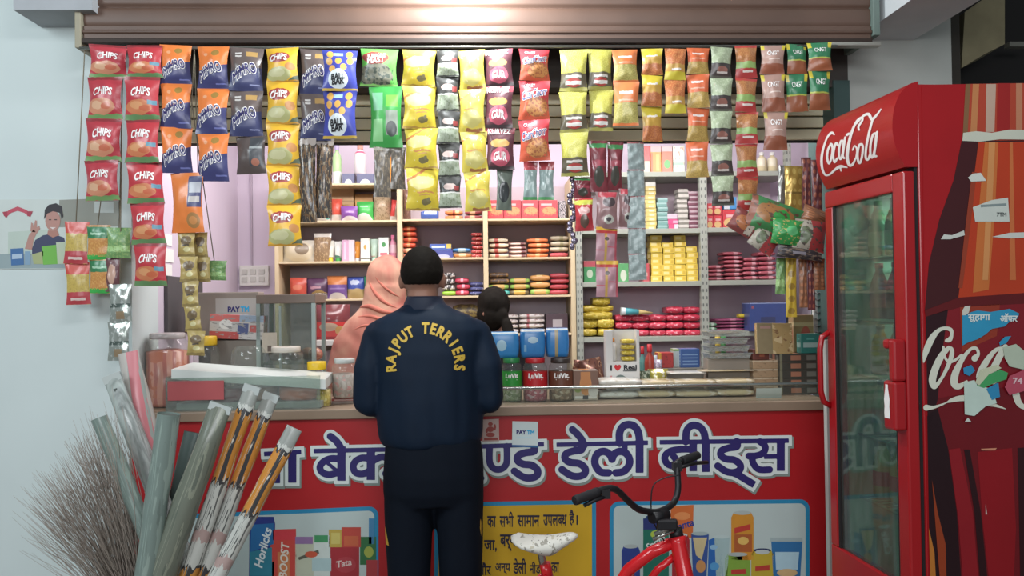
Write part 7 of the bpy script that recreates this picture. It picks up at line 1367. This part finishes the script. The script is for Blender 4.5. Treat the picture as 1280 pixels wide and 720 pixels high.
broomstick('orange and white printed sleeve, middle one of three', (340, 492), (284, 640), 2.7, 19, PRT, True, HC, 1.1)
broomstick('orange and white printed sleeve, right one leaning out the most', (368, 535), (300, 665), 2.64, 20, PRT, True, None, 1.1)
broomstick('dark green grey sleeve hidden behind the upright tube', (240, 540), (208, 690), 2.8, 20, mat('dark_sleeve', '#46534f', .35, var=.2), True, None, 1.2)
gb_ = thing('grass_broom', 'bristly brown grass broom fanned out against the white wall', 'broom', (at(205, 900, 2.72).x, 2.72, .06)); rnd = random.Random(3); mb = MB()
for i in range(330):
    f = rnd.random(); by = 2.68 + rnd.uniform(-.05, .06); b = at(188 + rnd.uniform(-26, 20), 800, by)
    tipx = 22 + 128 * f ** .8 + rnd.uniform(-10, 10); tipy = 648 - 150 * f ** .75 + rnd.uniform(-30, 60) * (1 if rnd.random() < .8 else 0)
    if f > .75: tipy += rnd.uniform(0, 70)
    t = at(tipx, tipy, by + rnd.uniform(-.16, .2)); m_ = b.lerp(t, .6) + Vector((rnd.uniform(.0, .02), 0, rnd.uniform(0, .02)))
    mb.tube([b, b.lerp(m_, .6), m_, t], [.0018, .0015, .0011, .0004], 3)
    if rnd.random() < .6:
        q = m_.lerp(t, rnd.uniform(.1, .6)); mb.tube([q, q + (t - m_) * .4 + Vector((rnd.uniform(-.05, .04), rnd.uniform(-.03, .03), rnd.uniform(-.01, .04)))], [.0011, .0004], 3)
o = mb.build('bristles', mat('dry_grass', '#968a80', .8, var=.3, scale=40), gb_, world=True); o['kind'] = 'stuff'
MB().tube([at(184, 790, 2.68), at(188, 815, 2.69), Vector((gb_.location.x, 2.72, .08))], [.045, .035, .022], 14).build('bound_base', mat('broom_binding', '#6d6464', .8, var=.2), gb_, world=True)
# ------------------------------------------------------------------ bicycle
BRED = mat('bike_red', '#cf1f26', .22, var=.05, spec=.6); BBLK = mat('bike_black', '#17161a', .45, var=.1); BCHR = mat('bike_chrome', '#b5b5b0', .2, .9); TYRE = mat('bike_tyre', '#1c1b1b', .9)
A = lambda x, y, Y: at(x, y, Y)
hT, hB = A(846, 671, 2.72), A(860, 738, 2.67); st_, bb = A(682, 706, 2.78), A(700, 800, 2.8)
bi = thing('bicycle', 'red bicycle with black handlebar and speckled white saddle standing before the banner', 'bicycle', (bb.x, bb.y, 0))
ax_ = (hB - hT).normalized()
mb = MB(); mb.tube([hT, hT.lerp(hB, .12), hT.lerp(hB, .88), hB], [.031, .028, .028, .031], 16); mb.tube([A(845, 694, 2.72), A(822, 712, 2.735), A(800, 742, 2.76)], .0125, 10); mb.tube([A(846, 676, 2.72), A(815, 690, 2.735), A(786, 712, 2.76), A(768, 740, 2.78), bb], [.02, .021, .021, .021, .021], 12); mb.tube([hB, A(820, 760, 2.72), A(772, 800, 2.77), bb], .019, 12); mb.tube([bb, st_], .016, 12); mb.box(bb.x - .03, bb.x + .03, bb.y - .035, bb.y + .035, bb.z - .03, bb.z + .03)
wr_ = Vector((bb.x - .34, bb.y + .06, .255)); wf = Vector((hB.x + .16, hB.y - .1, .255))
for s in (-1, 1): mb.tube([bb + Vector((0, .03 * s, 0)), wr_ + Vector((0, .05 * s, 0))], .009, 8); mb.tube([st_ + Vector((0, .015 * s, -.03)), wr_ + Vector((0, .05 * s, 0))], .008, 8)
mb.build('frame', BRED, bi, bevel=0, world=True)
mb = MB(); p = hB.lerp(hT, .15)
for s in (-1, 1): mb.tube([hB + ax_ * .01 + Vector((0, 0, .0)), hB + ax_ * .03 + Vector((.02 * s, .045 * s, -.01)), wf + Vector((.022 * s, .05 * s, 0))], [.014, .014, .01], 8)
mb.build('fork', BRED, bi, world=True)
for c, dr in ((wr_, Vector((1, -.06, 0))), (wf, Vector((1, -.45, 0)))):
    dr.normalize(); ring = [c + dr * .235 * math.cos(k * math.pi / 18) + Vector((0, 0, .235 * math.sin(k * math.pi / 18))) for k in range(37)]
    w_ = MB().tube(ring, .019, 8, caps=False).build('wheel', TYRE, bi, world=True); mb = MB(); mb.tube([c + (p_ - c) * .91 for p_ in ring], .007, 6, caps=False)
    nrm = dr.cross(Vector((0, 0, 1)))
    for k in range(0, 36, 2): mb.tube([c + nrm * .02 * (1 if k % 4 else -1), c + (ring[k] - c) * .9], .0013, 4)
    mb.tube([c - nrm * .05, c + nrm * .05], .016, 10); mb.build('rim', BCHR, w_, world=True)
MB().tube([st_ - Vector((0, 0, .05)), A(676, 690, 2.78), A(671, 682, 2.78)], .013, 12).build('seat_post', BCHR, bi, world=True)
MB().tube([A(685, 722, 2.78), A(681, 704, 2.78)], .02, 12).build('seat_clamp', BRED, bi, world=True)
mb = MB(); SE = []
for k in range(17):
    f = k / 16; x = 639 + 83 * f; top = 671 - 1.5 * f - 5 * max(0, f - .55) / .45 + (1.5 * (f - .9) / .1 if f > .9 else 0); bot = catmull([(0, 676), (.25, 686), (.5, 693), (.62, 692), (.8, 682), (1, 673)], 8); bot = min(bot, key=lambda q: abs(q[0] - f))[1]
    hw = (.07 * (1 - f) ** .8 + .022) * (.35 if k == 0 else .7 if k == 1 else 1) * (.45 if k == 16 else .8 if k == 15 else 1); th = (bot - top) / 2 * .0027 * (.6 if k in (0, 16) else 1)
    c = A(x, (top + bot) / 2, 2.76 - .06 * f); SE.append([c + Vector((0, hw * math.cos(q), th * math.sin(q))) for q in [2 * math.pi * j / 18 for j in range(18)]])
mb.rings(SE); mb.build('saddle', design('worn_saddle', '#d3cfc4', [('N', 9, .6, '#8f8a7c'), ('N', 17, .66, '#4f4a44'), ('N', 5, .64, '#b8b09c')], rough=.5), bi, world=True)
tcl = A(824, 645, 2.7); mb = MB(); mb.tube([hT - ax_ * -.01, hT - ax_ * .03], .024, 14); mb.tube([hT - ax_ * .02, A(838, 660, 2.71), tcl], [.018, .016, .016], 12); mb.tube([tcl + Vector((-.03, -.02, 0)), tcl + Vector((.03, .02, 0))], .02, 12); mb.build('stem', BBLK, bi, world=True)
mb = MB(); mb.tube([A(818, 668, 2.69), A(846, 656, 2.69)], .008, 8); mb.tube([A(816, 674, 2.69), A(842, 663, 2.69)], .007, 8); mb.build('headset_rings', BCHR, bi, world=True)
lk = A(834, 655, 2.675); MB().box(lk.x - .035, lk.x + .034, lk.y - .012, lk.y + .012, lk.z - .02, lk.z + .016).build('reflector_bracket', BBLK, bi, bevel=.006, world=True)
LB = [A(718, 626, 2.5), A(738, 618.5, 2.53), A(757, 611, 2.56), A(770, 612, 2.58), A(784, 625, 2.62), A(797, 636, 2.65), A(810, 639.5, 2.68), A(822, 640, 2.7), A(834, 635, 2.74), A(843, 627, 2.78), A(847.5, 612, 2.8), A(847, 592, 2.82), A(846, 580, 2.83), A(852, 576, 2.85), A(872, 569, 2.93)]
MB().tube([Vector(p[:3]) for p in catmull([tuple(p) for p in LB], 4)], .0112, 12).build('handlebar', BBLK, bi, world=True)
GR = mat('grip_rubber', '#1b1a1e', .75)
for a, b in ((LB[0], A(748, 614.6, 2.545)), (A(852, 576, 2.85), LB[-1])):
    g_ = MB().tube([a.lerp(b, k / 8) for k in range(9)], [.0148, .0158, .015, .0158, .015, .0158, .015, .0158, .0148], 12).build('grip', GR, bi, world=True)
mb = MB(); mb.box(*sum(([c - .014, c + .014] for c in A(757, 617, 2.55)), [])); mb.tube([A(757, 620, 2.545), A(742, 626, 2.53), A(730, 632, 2.52)], [.008, .007, .007], 8); mb.build('brake_lever', BBLK, bi, world=True)
mb = MB(); mb.box(*sum(([c - .015, c + .015] for c in A(846, 583, 2.83)), [])); mb.tube([A(850, 584, 2.83), A(868, 579, 2.88), A(884, 578, 2.93)], [.008, .007, .007], 8); mb.build('brake_lever', BBLK, bi, world=True)
mb = MB(); mb.tube([Vector(p) for p in catmull([tuple(A(x, y, 2.7)) for x, y in ((848, 594), (832, 597), (818, 605), (814, 622), (816, 650), (830, 676))], 5)], .0025, 6); mb.build('brake_cable', BBLK, bi, world=True)
mb = MB(); mb.tube([bb + Vector((0, -.05, 0)), bb + Vector((0, .05, 0))], .012, 8); mb.tube([bb + Vector((0, -.05, 0)), bb + Vector((.1, -.06, -.1))], .009, 8); mb.tube([bb + Vector((0, .05, 0)), bb + Vector((-.1, .06, .1))], .009, 8); mb.box(bb.x + .06, bb.x + .14, bb.y - .13, bb.y - .06, bb.z - .11, bb.z - .09); mb.box(bb.x - .14, bb.x - .06, bb.y + .06, bb.y + .13, bb.z + .09, bb.z + .11); mb.build('crank_and_pedals', BBLK, bi, world=True)
mb = MB(); mb.tube([bb + Vector((-.06, -.04, -.02)), Vector((bb.x - .1, bb.y - .2, .006))], .008, 8); mb.build('kick_stand', BCHR, bi, world=True)
